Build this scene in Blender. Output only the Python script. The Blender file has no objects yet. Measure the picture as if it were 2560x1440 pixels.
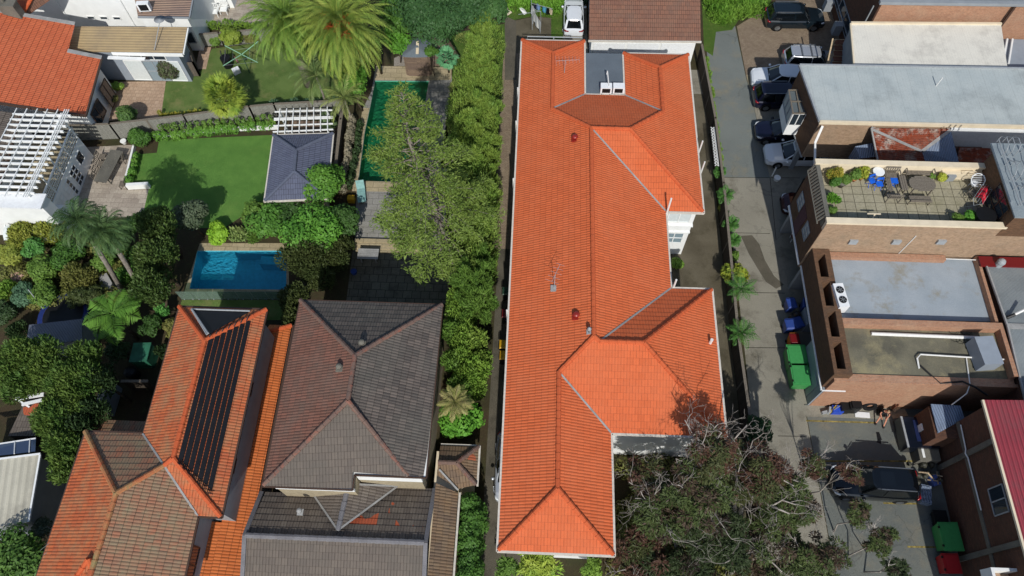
import bpy, math, random
import numpy as np
from mathutils import Vector, Matrix
from mathutils.geometry import tessellate_polygon
S = bpy.context.scene
# ---------------- camera, world, sun, exposure ----------------
RX = ((0.99912537, -0.03144729, 0.02756000), (0.04069952, 0.88257332, -0.46840995), (-0.00959350, 0.46912195, 0.88308129))
CAMH = 45.0; FPX = 1841.0
cd = bpy.data.cameras.new('camera'); cam = bpy.data.objects.new('camera', cd); S.collection.objects.link(cam)
cd.sensor_width = 36.0; cd.lens = 36.0*FPX/2560.0; cd.clip_end = 600.0; cd.clip_start = 0.5
m4 = Matrix(RX).to_4x4(); m4.translation = Vector((0, 0, CAMH)); cam.matrix_world = m4
S.camera = cam
SUNV = Vector((0.10, -1.11, 1.0)).normalized()
EL = math.asin(SUNV.z); AZ = math.atan2(SUNV.x, SUNV.y)
w = bpy.data.worlds.new('World'); S.world = w; w.use_nodes = True
nt = w.node_tree; bg = nt.nodes['Background']; sky = nt.nodes.new('ShaderNodeTexSky')
sky.sky_type = 'NISHITA'; sky.sun_disc = False; sky.sun_elevation = EL; sky.sun_rotation = AZ
nt.links.new(sky.outputs[0], bg.inputs[0]); bg.inputs[1].default_value = 0.1
sl = bpy.data.lights.new('sun', 'SUN'); so = bpy.data.objects.new('sun', sl); S.collection.objects.link(so)
sl.energy = 3.5; sl.angle = math.radians(0.55); sl.color = (1.0, 0.965, 0.91)
so.rotation_mode = 'QUATERNION'; so.rotation_quaternion = SUNV.to_track_quat('Z', 'Y'); so.location = (5, -20, 60)
S.view_settings.view_transform = 'Standard'; S.view_settings.look = 'None'; S.view_settings.exposure = 0.16; S.view_settings.gamma = 1.0
S.render.engine = 'CYCLES'
S.cycles.max_bounces = 6; S.cycles.transparent_max_bounces = 12

# ---------------- helpers ----------------
def _ray(px, py):
    c = ((px-1280.0), -(py-720.0), -FPX)
    return [sum(RX[i][j]*c[j] for j in range(3)) for i in range(3)]
def P(px, py, z=0.0):                       # the point at height z seen at this pixel of the photograph
    d = _ray(px, py); t = (z-CAMH)/d[2]; return Vector((d[0]*t, d[1]*t, z))
def PL(px, py, a, b, c):                    # same on the plane z = a + b x + c y
    d = _ray(px, py); t = (a-CAMH)/(d[2]-b*d[0]-c*d[1]); return Vector((d[0]*t, d[1]*t, CAMH+d[2]*t))
def PPM(v):                                 # pixels per metre near a point
    return FPX/(Vector(v)-Vector((0, 0, CAMH))).length
def lin(c): return c/12.92 if c <= .04045 else ((c+.055)/1.055)**2.4
def H(s, k=1.0):
    return tuple(min(1, lin(int(s[i:i+2], 16)/255)*k) for i in (0, 2, 4))+(1.0,)
def coll(o): S.collection.objects.link(o); return o
WM = {}
USED = {}
def tag(o, label=None, cat=None, group=None, kind=None):
    if label: o['label'] = label
    if cat: o['category'] = cat
    if group: o['group'] = group
    if kind: o['kind'] = kind
    return o
def thing(name, label, cat, loc, rz=0.0, group=None):
    o = bpy.data.objects.new(name, None); coll(o); o.location = loc; o.rotation_euler = (0, 0, rz); o.empty_display_size = .3
    WM[o.name] = Matrix.Translation(Vector(loc)) @ Matrix.Rotation(rz, 4, 'Z')
    return tag(o, label, cat, group)
def children(o): return [c for c in bpy.data.objects if c.parent == o]
def dup(o, loc, rz=None, label=None, group=None, parent=None, sc=None):
    c = o.copy(); coll(c); c.parent = parent
    if parent is None:
        c.location = loc
        if rz is not None: c.rotation_euler = (0, 0, rz)
        if sc: c.scale = sc
        if label: c['label'] = label
        if group: c['group'] = group
    for ch in children(o): dup(ch, None, parent=c)
    return c
class MB:
    def __init__(s): s.v = []; s.f = []; s.m = []; s.uv = []
    def poly(s, pts, mi=0, uv=None):
        b = len(s.v); s.v += [tuple(p) for p in pts]; s.f.append(tuple(range(b, b+len(pts)))); s.m.append(mi); s.uv.append(uv)
    def box(s, x0, x1, y0, y1, z0, z1, mi=0, top=None):
        s.prism([(x0, y0), (x1, y0), (x1, y1), (x0, y1)], z0, z1, mi, top)
    def prism(s, pts, z0, z1, mi=0, top=None, cap=True):
        pts = [(p[0], p[1]) for p in pts]
        A = sum(pts[i][0]*pts[(i+1) % len(pts)][1]-pts[(i+1) % len(pts)][0]*pts[i][1] for i in range(len(pts)))
        if A < 0: pts = pts[::-1]
        n = len(pts)
        for i in range(n):
            a, b = pts[i], pts[(i+1) % n]
            s.poly([(a[0], a[1], z0), (b[0], b[1], z0), (b[0], b[1], z1), (a[0], a[1], z1)], mi)
        if cap:
            s.poly([(p[0], p[1], z1) for p in pts], mi if top is None else top)
            s.poly([(p[0], p[1], z0) for p in pts[::-1]], mi)
    def obox(s, c, u, hx, hy, z0, z1, mi=0, top=None):   # box round c with half sizes along/across direction u
        u = Vector((u[0], u[1], 0)).normalized(); v = Vector((-u.y, u.x, 0)); c = Vector((c[0], c[1], 0))
        s.prism([c-u*hx-v*hy, c+u*hx-v*hy, c+u*hx+v*hy, c-u*hx+v*hy], z0, z1, mi, top)
    def bar(s, a, b, w, h, mi=0):                          # rectangular bar from a to b
        a = Vector(a); b = Vector(b); d = (b-a).normalized()
        up = Vector((0, 0, 1)) if abs(d.z) < .95 else Vector((0, 1, 0))
        x = d.cross(up).normalized(); y = x.cross(d).normalized()
        q = [(-w/2, -h/2), (w/2, -h/2), (w/2, h/2), (-w/2, h/2)]
        A = [a+x*i+y*j for i, j in q]; B = [b+x*i+y*j for i, j in q]
        for i in range(4): s.poly([A[i], A[(i+1) % 4], B[(i+1) % 4], B[i]], mi)
        s.poly(A[::-1], mi); s.poly(B, mi)
    def tube(s, pts, r, n=6, mi=0, caps=True):
        pts = [Vector(p) for p in pts]; R = r if hasattr(r, '__len__') else [r]*len(pts)
        b = len(s.v); prev = None
        for i, p in enumerate(pts):
            d = (pts[min(i+1, len(pts)-1)]-pts[max(i-1, 0)])
            if d.length < 1e-6: d = Vector((0, 0, 1))
            d.normalize()
            if prev is None: x = d.orthogonal().normalized()
            else:
                x = prev-d*prev.dot(d)
                x = x.normalized() if x.length > 1e-5 else d.orthogonal().normalized()
            prev = x; y = d.cross(x)
            for k in range(n):
                a = 2*math.pi*k/n; s.v.append(tuple(p+(x*math.cos(a)+y*math.sin(a))*R[i]))
        for i in range(len(pts)-1):
            for k in range(n):
                k2 = (k+1) % n
                s.f.append((b+i*n+k, b+i*n+k2, b+(i+1)*n+k2, b+(i+1)*n+k)); s.m.append(mi); s.uv.append(None)
        if caps:
            s.f.append(tuple(b+k for k in range(n))[::-1]); s.m.append(mi); s.uv.append(None)
            e = b+(len(pts)-1)*n; s.f.append(tuple(e+k for k in range(n))); s.m.append(mi); s.uv.append(None)
    def cyl(s, x, y, z0, z1, r, n=14, mi=0, r2=None): s.tube([(x, y, z0), (x, y, z1)], [r, r if r2 is None else r2], n, mi)
    def lathe(s, c, prof, n=14, mi=0):
        s.tube([(c[0], c[1], c[2]+z) for r, z in prof], [max(r, .001) for r, z in prof], n, mi)
    def ball(s, c, r, n=10, mi=0, sz=1.0):
        k = max(4, n//2); s.tube([(c[0], c[1], c[2]+r*sz*-math.cos(math.pi*i/k)) for i in range(k+1)], [max(.002, r*math.sin(math.pi*i/k)) for i in range(k+1)], n, mi)
    def build(s, name, mats, parent=None, smooth=False, local=False, bevel=0.0, subsurf=0, origin=None):
        if not isinstance(mats, (list, tuple)): mats = [mats]
        V = np.array(s.v, dtype=float)
        uvs = []
        for f, uv in zip(s.f, s.uv):
            if uv is not None: uvs += [tuple(q) for q in uv]; continue
            p = V[list(f)]; n = np.zeros(3)
            for i in range(len(f)):
                a, b = p[i], p[(i+1) % len(f)]; n += np.cross(a, b)
            L = np.linalg.norm(n); n = n/L if L > 1e-12 else np.array([0, 0, 1.])
            if abs(n[2]) > .999: u = np.array([1., 0, 0])
            else: u = np.array([-n[1], n[0], 0]); u /= np.linalg.norm(u)
            v = np.cross(n, u)
            if v[2] < -1e-6: v = -v
            uvs += [(float(q@u), float(q@v)) for q in p]
        me = bpy.data.meshes.new(name)
        off = Vector((0, 0, 0))
        if parent is not None:
            if not local:
                M = np.array(WM[parent.name].inverted()); V = V@M[:3, :3].T+M[:3, 3]
        else:
            off = Vector(origin) if origin is not None else Vector(((V[:, 0].min()+V[:, 0].max())/2, (V[:, 1].min()+V[:, 1].max())/2, V[:, 2].min()))
            V = V-np.array(off)
        me.from_pydata([tuple(q) for q in V], [], s.f)
        for m in mats: me.materials.append(m)
        me.polygons.foreach_set('material_index', s.m)
        if smooth: me.polygons.foreach_set('use_smooth', [True]*len(s.f))
        ul = me.uv_layers.new(name='UVMap'); ul.data.foreach_set('uv', [c for q in uvs for c in q])
        me.update(); me.validate()
        o = bpy.data.objects.new(name, me); coll(o)
        if parent is not None: o.parent = parent; WM[o.name] = WM[parent.name]
        else: o.location = off; WM[o.name] = Matrix.Translation(off)
        if bevel:
            b = o.modifiers.new('bevel', 'BEVEL'); b.width = bevel; b.segments = 2; b.limit_method = 'ANGLE'; b.harden_normals = False
        if subsurf:
            q = o.modifiers.new('sub', 'SUBSURF'); q.levels = subsurf; q.render_levels = subsurf
        return o

# ---------------- materials ----------------
class NB:
    def __init__(s, name):
        s.mat = bpy.data.materials.new(name); s.mat.use_nodes = True; s.t = s.mat.node_tree; s.t.nodes.clear()
        s.out = s.t.nodes.new('ShaderNodeOutputMaterial'); s.b = s.t.nodes.new('ShaderNodeBsdfPrincipled')
        s.t.links.new(s.b.outputs[0], s.out.inputs[0])
    def n(s, typ, **kw):
        x = s.t.nodes.new('ShaderNode'+typ)
        for k, v in kw.items():
            if k.startswith('_'): setattr(x, k[1:], v)
            else: s.set(x, k, v)
        return x
    def set(s, x, k, v):
        i = x.inputs[int(k[1:])] if k[0] == 'i' and k[1:].isdigit() else x.inputs[k]
        if hasattr(v, 'is_output') or isinstance(v, bpy.types.NodeSocket): s.t.links.new(v, i)
        else: i.default_value = v
    def math(s, op, a, b=0.0, c=0.0):
        x = s.t.nodes.new('ShaderNodeMath'); x.operation = op; s.set(x, 'i0', a); s.set(x, 'i1', b)
        if op in ('MULTIPLY_ADD', 'SMOOTH_MIN'): s.set(x, 'i2', c)
        return x.outputs[0]
    def mix(s, f, a, b, bt='MIX'):
        x = s.t.nodes.new('ShaderNodeMix'); x.data_type = 'RGBA'; x.blend_type = bt
        s.set(x, 'i0', f); s.set(x, 'i6', a); s.set(x, 'i7', b); return x.outputs[2]
    def noise(s, scale, vec=None, detail=4.0, rough=.55, lo=.35, hi=.65):
        x = s.n('TexNoise', Scale=scale, Detail=detail, Roughness=rough)
        if vec is not None: s.set(x, 'Vector', vec)
        r = s.n('MapRange', **{'From Min': lo, 'From Max': hi}); s.set(r, 'Value', x.outputs[0]); return r.outputs[0]
    def pos(s): return s.n('NewGeometry').outputs['Position']
    def uv(s): return s.n('UVMap').outputs[0]
    def sep(s, v): x = s.n('SeparateXYZ', Vector=v); return x.outputs
    def bump(s, h, d=.02, st=1.0):
        x = s.n('Bump', Height=h, Distance=d, Strength=st); s.set(s.b, 'Normal', x.outputs[0])
    def col(s, c, rough=.8, spec=.3, metal=0.0):
        s.set(s.b, 'Base Color', c); s.set(s.b, 'Roughness', rough); s.set(s.b, 'Specular IOR Level', spec); s.set(s.b, 'Metallic', metal)
        return s.mat
MC = {}
def plain(name, hexc, rough=.7, spec=.35, metal=0.0, var=.12, scale=6.0, k=1.0):
    if name in MC: return MC[name]
    b = NB(name); c = H(hexc, k); d = tuple(q*(1-var*2) for q in c[:3])+(1,)
    f = b.noise(scale, b.pos()); m = b.col(b.mix(f, c, d), rough, spec, metal); MC[name] = m; return m
def mottled(name, c1, c2, c3=None, s1=.6, s2=14.0, rough=.9, bump=.01, f3=.5, s3=2.5, bs=40.0, speck=0.0, crack=0.0):
    b = NB(name); p = b.pos()
    c = b.mix(b.noise(s1, p, 6), H(c1), H(c2))
    if c3: c = b.mix(b.math('MULTIPLY', b.noise(s3, p, 8, .7, .52, .68), f3), c, H(c3))
    g = b.noise(s2, p, 3, .6, .3, .7); c = b.mix(b.math('MULTIPLY', g, .35), c, (0.02, 0.02, 0.015, 1))
    if crack:
        vo = b.n('TexVoronoi', Scale=crack); vo.feature = 'DISTANCE_TO_EDGE'
        nz = b.n('TexNoise', Scale=1.5, Detail=5.0); b.set(nz, 'Vector', p); va = b.n('VectorMath'); va.operation = 'MULTIPLY_ADD'; b.set(va, 'i0', nz.outputs['Color']); va.inputs[1].default_value = (.9, .9, .9); b.set(va, 'i2', p); b.set(vo, 'Vector', va.outputs[0])
        c = b.mix(b.math('MULTIPLY', b.math('MULTIPLY', b.math('LESS_THAN', vo.outputs['Distance'], .012), b.noise(.3, p, 2, .5, .45, .6)), .28), c, (.05, .045, .04, 1))
    if speck: c = b.mix(b.math('MULTIPLY', b.math('MULTIPLY', b.noise(7, p, 6, .8, .6, .66), b.noise(.45, p, 3, .5, .4, .6)), speck), c, (.035, .028, .02, 1))
    if bump: b.bump(b.noise(bs, p, 3), bump)
    return b.col(c, rough, .2)
def brick(name, c1, c2, mor, bw=.24, bh=.086, mw=.01, c3=None, rough=.9, bump=.008, off=.5):
    b = NB(name); u = b.uv()
    t = b.n('TexBrick', Vector=u, Color1=H(c1), Color2=H(c2), Mortar=H(mor), Scale=1.0, **{'Mortar Size': mw, 'Mortar Smooth': .2, 'Bias': 0.0, 'Brick Width': bw, 'Row Height': bh})
    t.offset = off
    c = t.outputs[0]
    if c3: c = b.mix(b.math('MULTIPLY', b.noise(.9, b.pos(), 8, .7, .48, .7), .6), c, H(c3))
    c = b.mix(b.math('MULTIPLY', b.noise(8, b.pos(), 3), .22), c, (.03, .025, .02, 1))
    if bump: b.bump(b.math('SUBTRACT', 1.0, t.outputs[1]), bump)
    return b.col(c, rough, .2)
def tile(name, c1, c2, joint, old=None, oldf=.6, roll=.165, bw=.33, bh=.38, rough=.75, rb=.02, olds=.8, patch=None, joi=.28):
    b = NB(name); u = b.uv(); s = b.sep(u)
    t = b.n('TexBrick', Vector=u, Color1=H(c1), Color2=H(c2), Mortar=H(joint), Scale=1.0, **{'Mortar Size': .012, 'Mortar Smooth': .3, 'Bias': 0.0, 'Brick Width': bw, 'Row Height': bh})
    t.offset = .5
    c = t.outputs[0]
    if old: c = b.mix(b.math('MULTIPLY', b.noise(olds, b.pos(), 9, .72, .42, .66), oldf), c, H(old))
    if patch:
        t2 = b.n('TexBrick', Vector=u, Color1=(0, 0, 0, 1), Color2=(1, 1, 1, 1), Mortar=(0, 0, 0, 1), Scale=1.0, **{'Mortar Size': 0.0, 'Brick Width': bw*3, 'Row Height': bh*2})
        c = b.mix(b.math('GREATER_THAN', b.math('MULTIPLY', t2.outputs[0], b.noise(.5, b.pos(), 2, .5, .4, .7)), .62), c, H(patch))
    g = b.noise(25, b.pos(), 3, .6, .35, .65); c = b.mix(b.math('MULTIPLY', g, .16), c, (.05, .03, .02, 1))
    wv = b.math('ABSOLUTE', b.math('SINE', b.math('MULTIPLY', s[0], math.pi/roll)))
    groove = b.math('LESS_THAN', wv, .35)
    c = b.mix(b.math('MULTIPLY', groove, joi), c, H(joint))
    b.bump(wv, rb)
    return b.col(c, rough, .3)
def corr(name, c1, c2, period=.08, axis=0, depth=.012, rough=.45, spec=.4, rust=None, seam=None, metal=0.0, sk=.5, wk=.22):
    b = NB(name); s = b.sep(b.uv()); p = b.pos()
    c = b.mix(b.noise(.7, p, 6), H(c1), H(c2))
    if rust:
        c = b.mix(b.noise(1.1, p, 10, .75, .36, .5), c, H(rust)); c = b.mix(b.math('MULTIPLY', b.noise(5, p, 6, .7, .5, .6), .7), c, H('4a1c10'))
    w_ = b.math('SINE', b.math('MULTIPLY', s[axis], 2*math.pi/period))
    c = b.mix(b.math('MULTIPLY', b.math('LESS_THAN', w_, -.4), wk), c, (.02, .02, .02, 1))
    if seam:
        q = b.math('FRACT', b.math('DIVIDE', s[axis], seam)); c = b.mix(b.math('MULTIPLY', b.math('LESS_THAN', q, .04), sk), c, (.05, .05, .05, 1))
    c = b.mix(b.math('MULTIPLY', b.noise(18, p, 3, .6, .5, .75), .25), c, (.04, .04, .04, 1))
    c = b.mix(b.math('MULTIPLY', b.noise(.35, p, 8, .75, .5, .68), .3), c, (.16, .15, .13, 1))
    if depth: b.bump(w_, depth)
    return b.col(c, rough, spec, metal)
def leafm(name, c1, c2, c3=None, tr=.25):
    b = NB(name); g = b.n('NewGeometry'); r = g.outputs['Random Per Island']
    c = b.mix(r, H(c1, 1.22), H(c2, 1.22))
    c = b.mix(b.math('MULTIPLY', b.noise(.8, g.outputs['Position'], 4), .5), c, H(c3 or c2, 1.22))
    b.col(c, .55, .25)
    t = b.n('BsdfTranslucent', Color=c); mx = b.n('MixShader', Fac=tr)
    b.t.links.new(b.b.outputs[0], mx.inputs[1]); b.t.links.new(t.outputs[0], mx.inputs[2]); b.t.links.new(mx.outputs[0], b.out.inputs[0])
    return b.mat
def glassm(name, c, tint=.6):
    b = NB(name); b.col(H(c), .06, .8); return b.mat
def clearm(name, c, fac=.75):
    b = NB(name); b.col(H(c), .04, .6); t = b.n('BsdfTransparent', Color=H(c)); mx = b.n('MixShader', Fac=fac)
    b.t.links.new(b.b.outputs[0], mx.inputs[1]); b.t.links.new(t.outputs[0], mx.inputs[2]); b.t.links.new(mx.outputs[0], b.out.inputs[0]); return b.mat
def waterm(name, c):
    b = NB(name); g = b.n('BsdfGlossy', Roughness=.02, Color=(1, 1, 1, 1)); t = b.n('BsdfTransparent', Color=H(c)); fr = b.n('Fresnel', IOR=1.33)
    v = b.n('TexNoise', Scale=5.0, Detail=2.0); b.set(v, 'Vector', b.pos()); bp = b.n('Bump', Height=v.outputs[0], Distance=.03, Strength=.5)
    b.set(g, 'Normal', bp.outputs[0]); b.set(fr, 'Normal', bp.outputs[0])
    mx = b.n('MixShader', Fac=fr.outputs[0]); b.t.links.new(t.outputs[0], mx.inputs[1]); b.t.links.new(g.outputs[0], mx.inputs[2]); b.t.links.new(mx.outputs[0], b.out.inputs[0]); return b.mat
def paint(name, c, rough=.18, metal=.3):
    b = NB(name); b.col(H(c), rough, .5, metal); b.b.inputs['Coat Weight'].default_value = .6; b.b.inputs['Coat Roughness'].default_value = .05; return b.mat

M = {}
M['soil'] = mottled('soil', '4a3d2c', '3a3a24', '545a30', .5, 12)
M['grass'] = mottled('grass', '7c9650', '66823f', 'a39f68', .8, 30, f3=.7, s3=.6, speck=.3, bump=.03, bs=60)
M['lawn'] = mottled('lawn', '76a84c', '689a44', '8fb258', .9, 35, f3=.5, s3=.35, bump=.03, bs=70)
M['weeds'] = mottled('weeds', '6a8a38', '557a2a', '8a8a50', .9, 25, bump=.05, bs=40)
M['asphalt'] = mottled('asphalt', '7e8480', '747a77', '8f8874', .3, 50, f3=.8, s3=.5, speck=.9, crack=.35)
M['asphalt2'] = mottled('asphalt_worn', '82867f', '747976', '918c7c', .4, 60, f3=.85, s3=.5, bump=.02, speck=.8, crack=.4)
M['concrete'] = mottled('concrete', '9c988a', '8e8a7d', '676255', .35, 30, f3=.8, s3=.5, speck=.7, crack=.3)
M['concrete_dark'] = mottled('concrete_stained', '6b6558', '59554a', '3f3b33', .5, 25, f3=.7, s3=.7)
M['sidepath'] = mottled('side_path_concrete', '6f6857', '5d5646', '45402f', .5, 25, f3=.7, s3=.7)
M['pave_brick'] = brick('brick_paving', '8f7f6c', '80705e', '5c5348', .23, .115, .008, '9a8c76', off=.5)
M['slab'] = brick('square_paving', 'a59f88', '98927c', '5c5848', .62, .6, .02, '827e62', off=0.0)
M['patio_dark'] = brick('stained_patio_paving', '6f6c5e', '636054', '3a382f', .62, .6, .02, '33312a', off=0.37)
M['pool_slab'] = brick('pool_edge_paving', 'b0a284', 'a39678', '7c725a', .9, .5, .015, '8d8468', off=.5)
M['grey_slab'] = brick('grey_paving', '94928c', '868580', '686764', .8, .5, .015, '7c7a6e', off=.5)
M['stone'] = brick('pale_stone_paving', 'b3a99a', '9c9184', '857b6e', .6, .4, .008, '8a8074', off=.37)
M['pink_pave'] = brick('pink_paving', 'b89f88', 'a98f78', '8f7964', .35, .35, .012, '9a8672')
M['gravel'] = mottled('gravel', 'a8a095', '8d867c', None, 8, 60)
M['deckwood'] = brick('weathered_deck_boards', '8a7663', '77655a', '4c4036', 3.0, .14, .015, None)
M['tile_orange'] = tile('orange_terracotta_tile', 'd2673a', 'c66035', '9f5030', 'cd7048', .5, olds=.45, joi=.13)
M['tile_solar'] = tile('old_orange_tile', 'c2653a', 'ae5a38', '66341f', '9c8460', .6, olds=1.0)
M['tile_mixed'] = tile('mixed_grey_orange_tile', 'a06a50', '8c705a', '463830', '8a8468', .7, olds=1.5)
M['tile_dark'] = tile('brown_tile_shade_wear', '6a615a', '504b47', '2b2826', '5f5e57', .6, olds=.35)  # north and east faces: shade painted into the tile colour, plus weathering
M['tile_dark_w'] = tile('brown_tile_west_light_wear', '84594a', '715043', '3a2c28', '6b5f55', .6, olds=.5)  # same tile on the west face, its light painted in redder, plus weathering
M['tile_dark_s'] = tile('brown_tile_south_light_wear', '6d645b', '625a53', '423b36', '5a5750', .5, olds=.6)  # same tile on south slopes, light painted in as greyer tone, plus weathering
M['tile_grey'] = tile('grey_brown_tile', '6f675e', '5f5750', '3a332e', '4f4a46', .5, patch='b0583a')
M['tile_new'] = tile('bright_orange_tile', 'cc7038', 'bd632e', '74401f', 'b8693e', .3)
M['tile_red'] = tile('top_left_orange_tile', 'cc6a44', 'bf5f3c', '8a4830', 'bc6c4c', .3)
M['tile_slate'] = tile('blue_grey_tile', '5d6478', '555b6e', '30333f', '666b7a', .3)
M['tile_brown'] = tile('brown_garage_tile', '8e6450', '7e5a4b', '4b3830', '7a6658', .5)
M['tile_old'] = tile('mossy_narrow_roof_tile', '7d6a55', '6b5a4b', '30261f', '8a6a48', .5, patch='a0583c')
M['cap_orange'] = mottled('orange_ridge_cap', 'ca623a', 'c05b36', 'c66c46', 1, 20, bump=0)
M['cap_brown'] = mottled('brown_ridge_cap', '7a6358', '6c5a53', 'a05844', 1.5, 20, bump=0, f3=.6)
M['cap_grey'] = mottled('grey_ridge_cap', '7d7c80', '6e6d71', None, 1, 20, bump=0)
M['cap_slate'] = mottled('slate_ridge_cap', '5f6678', '565c6d', None, 1, 20, bump=0)
M['cap_moss'] = mottled('mossy_ridge_cap', 'a9875c', 'b96240', '8f8a60', 1.2, 20, bump=0, f3=.9)
M['lead'] = mottled('lead_flashing', 'a8a8a6', '929290', 'b4b4b2', 1.5, 20, rough=.5, bump=0)
M['white'] = plain('white_paint', 'e4e6e4', .6, .3, var=.04, scale=1.5)
M['whitemetal'] = plain('white_metal', 'e2e5e6', .4, .4, var=.05)
M['cream'] = plain('cream_paint', 'd9cbb0', .7, .3, var=.06, scale=2)
M['greywall'] = plain('grey_paint', '8b9094', .7, .3, var=.06, scale=2)
M['greyblue'] = plain('grey_blue_panel', '8d96a0', .5, .3, var=.05, scale=2)
M['gutter'] = plain('pale_gutter', 'cfc9bd', .5, .4, var=.1)
M['gutter_dark'] = plain('brown_gutter', '4c3a30', .5, .4, var=.1)
M['gutter_green'] = plain('dark_green_gutter', '2c4a38', .5, .4, var=.1)
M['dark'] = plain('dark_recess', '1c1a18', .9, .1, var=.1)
M['black'] = plain('black_plastic', '17181a', .5, .3, var=.1)
M['rubber'] = plain('rubber', '1b1b1c', .85, .2, var=.1)
M['solar'] = plain('black_pool_heating_mat', '15161a', .55, .35, var=.2, scale=3)
M['timber'] = brick('weathered_fence_palings', '766d62', '665e55', '2f2a25', .1, 2.2, .012, '55503f', off=0.0)
M['timber_dark'] = brick('dark_fence_palings', '554b41', '463e36', '241f1b', .1, 2.4, .012, '3d3a2c', off=0.0)
M['timber_pale'] = brick('pale_grey_fence', '94948c', '86867e', '56564e', .1, 2.2, .01, None, off=0.0)
M['plank'] = plain('weathered_timber', '7c7468', .8, .2, var=.2, scale=15)
M['wood'] = plain('brown_timber', '6e4634', .7, .3, var=.15, scale=12)
M['palewood'] = plain('pale_timber', 'b5a184', .8, .2, var=.15, scale=12)
M['bark'] = mottled('bark', '6d5f50', '54483c', None, 5, 30, bump=.02)
M['palebark'] = mottled('pale_bark', 'a79f93', '8a8177', None, 5, 30, bump=.02)
M['barebark'] = mottled('bare_grey_bark', 'b5aea6', '938b83', None, 4, 30, bump=.0)
M['glass'] = glassm('window_glass', '28323a')
M['glass_blue'] = glassm('pale_window_glass', '7d8f98')
M['curtain'] = plain('white_curtain_behind_glass', 'ccd4d4', .3, .6, var=.05)
M['steel'] = plain('galvanised_steel', '9a9fa2', .55, .4, 0.0, var=.1)
M['terracotta'] = plain('terracotta_pot', 'b06a48', .8, .2)
M['brick_tan'] = brick('tan_brick', 'b3957a', 'a08468', '9a8c7a', c3='8f806c')
M['brick_brown'] = brick('brown_brick', '75563f', '634834', '5a4c40', c3='4f463c')
M['brick_red'] = brick('orange_brick', 'b8886a', 'aa7a5e', 'a59180', c3='b89a80')
M['brick_dark'] = brick('dark_brown_brick', '6e4b3b', '5c3f33', '4d423a', c3='57483c')
M['band'] = mottled('cement_band', '7d7a70', '6c6a62', None, 1, 20)
M['roof_beige'] = corr('pale_grey_sheet_roof', 'aeb5b3', 'a3acac', .2, 0, .0, .7, .2, seam=.86, sk=.16, wk=.03)
M['roof_white'] = corr('cream_sheet_roof', 'd9d6ca', 'd2cfc4', .2, 0, .0, .7, .2, seam=.9, sk=.08, wk=.03)
M['roof_tan'] = corr('tan_corrugated_roof', 'ab9670', 'a08b68', .25, 1, .010, .6)
M['roof_brown'] = corr('brown_corrugated_roof', 'a08672', '94796a', .2, 1, .03, .6)
M['roof_grey'] = corr('grey_corrugated_roof', '949b9c', '878f92', .08, 0, .015, .5)
M['roof_red'] = corr('red_corrugated_roof', 'a8434c', '9c3c46', .24, 1, .05, .5)
M['roof_blue'] = corr('blue_grey_corrugated_roof', '7f8fa6', '73829a', .15, 0, .02, .5)
M['roof_cream'] = corr('cream_ribbed_roof', 'bdb9a8', 'b0ac9c', .4, 0, .01, .6, seam=.4)
M['roof_rust'] = corr('rusty_corrugated_iron', 'b9b0a6', 'a29080', .12, 1, .02, .7, .2, rust='8a3d22')
M['roof_shed'] = corr('grey_shed_roof', '6c7280', '60666f', .1, 0, .02, .6)
M['fibre_grey'] = mottled('grey_flat_roof', '6c7780', '616b74', None, .6, 20, bump=0)
M['slabroof'] = mottled('blue_grey_membrane_roof', 'a4aeb6', '95a1aa', '8f8c7e', .5, 40, f3=.9, s3=.6, rough=.6, bump=0)
M['conc_roof'] = mottled('stained_concrete_roof', '827e6b', '5f5d52', 'a39a78', .5, 30, f3=.9, s3=.4, speck=.5)
M['cap_roof'] = mottled('mottled_grey_roof_sheet', '8f9a9e', '818c92', 'a8aeb0', 1.3, 30, bump=0)
M['poolblue'] = plain('pool_tiles_blue', '66cbdc', .5, .4, var=.1, scale=5)
M['poolgreen'] = plain('pool_render_green', '56ac8e', .6, .3, var=.15, scale=3)
M['water_b'] = waterm('pool_water_blue', 'b2e2ee'); M['water_g'] = waterm('pool_water_green', 'b0dcc6')
M['yellow'] = plain('yellow_line_paint', '9c8c52', .9, .1, var=.35, scale=5)
M['pvc'] = plain('white_pvc', 'dcdcd8', .5, .4, var=.05)
M['skin'] = plain('skin', 'c48a70', .6, .3, var=.05)
M['green_bin'] = plain('green_plastic', '3c8c4c', .5, .4, var=.06)
M['blue_bin'] = plain('blue_plastic', '2c4488', .5, .4, var=.06)
M['red_bin'] = plain('red_plastic', 'a81f22', .5, .4, var=.06)
M['darkred'] = plain('dark_red_plastic', '6a1014', .5, .4, var=.06)
M['orange_bin'] = plain('orange_yellow_plastic', 'c8741c', .5, .4, var=.06)
M['yellow_bin'] = plain('yellow_plastic', 'c79a1e', .5, .4, var=.06)
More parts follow.
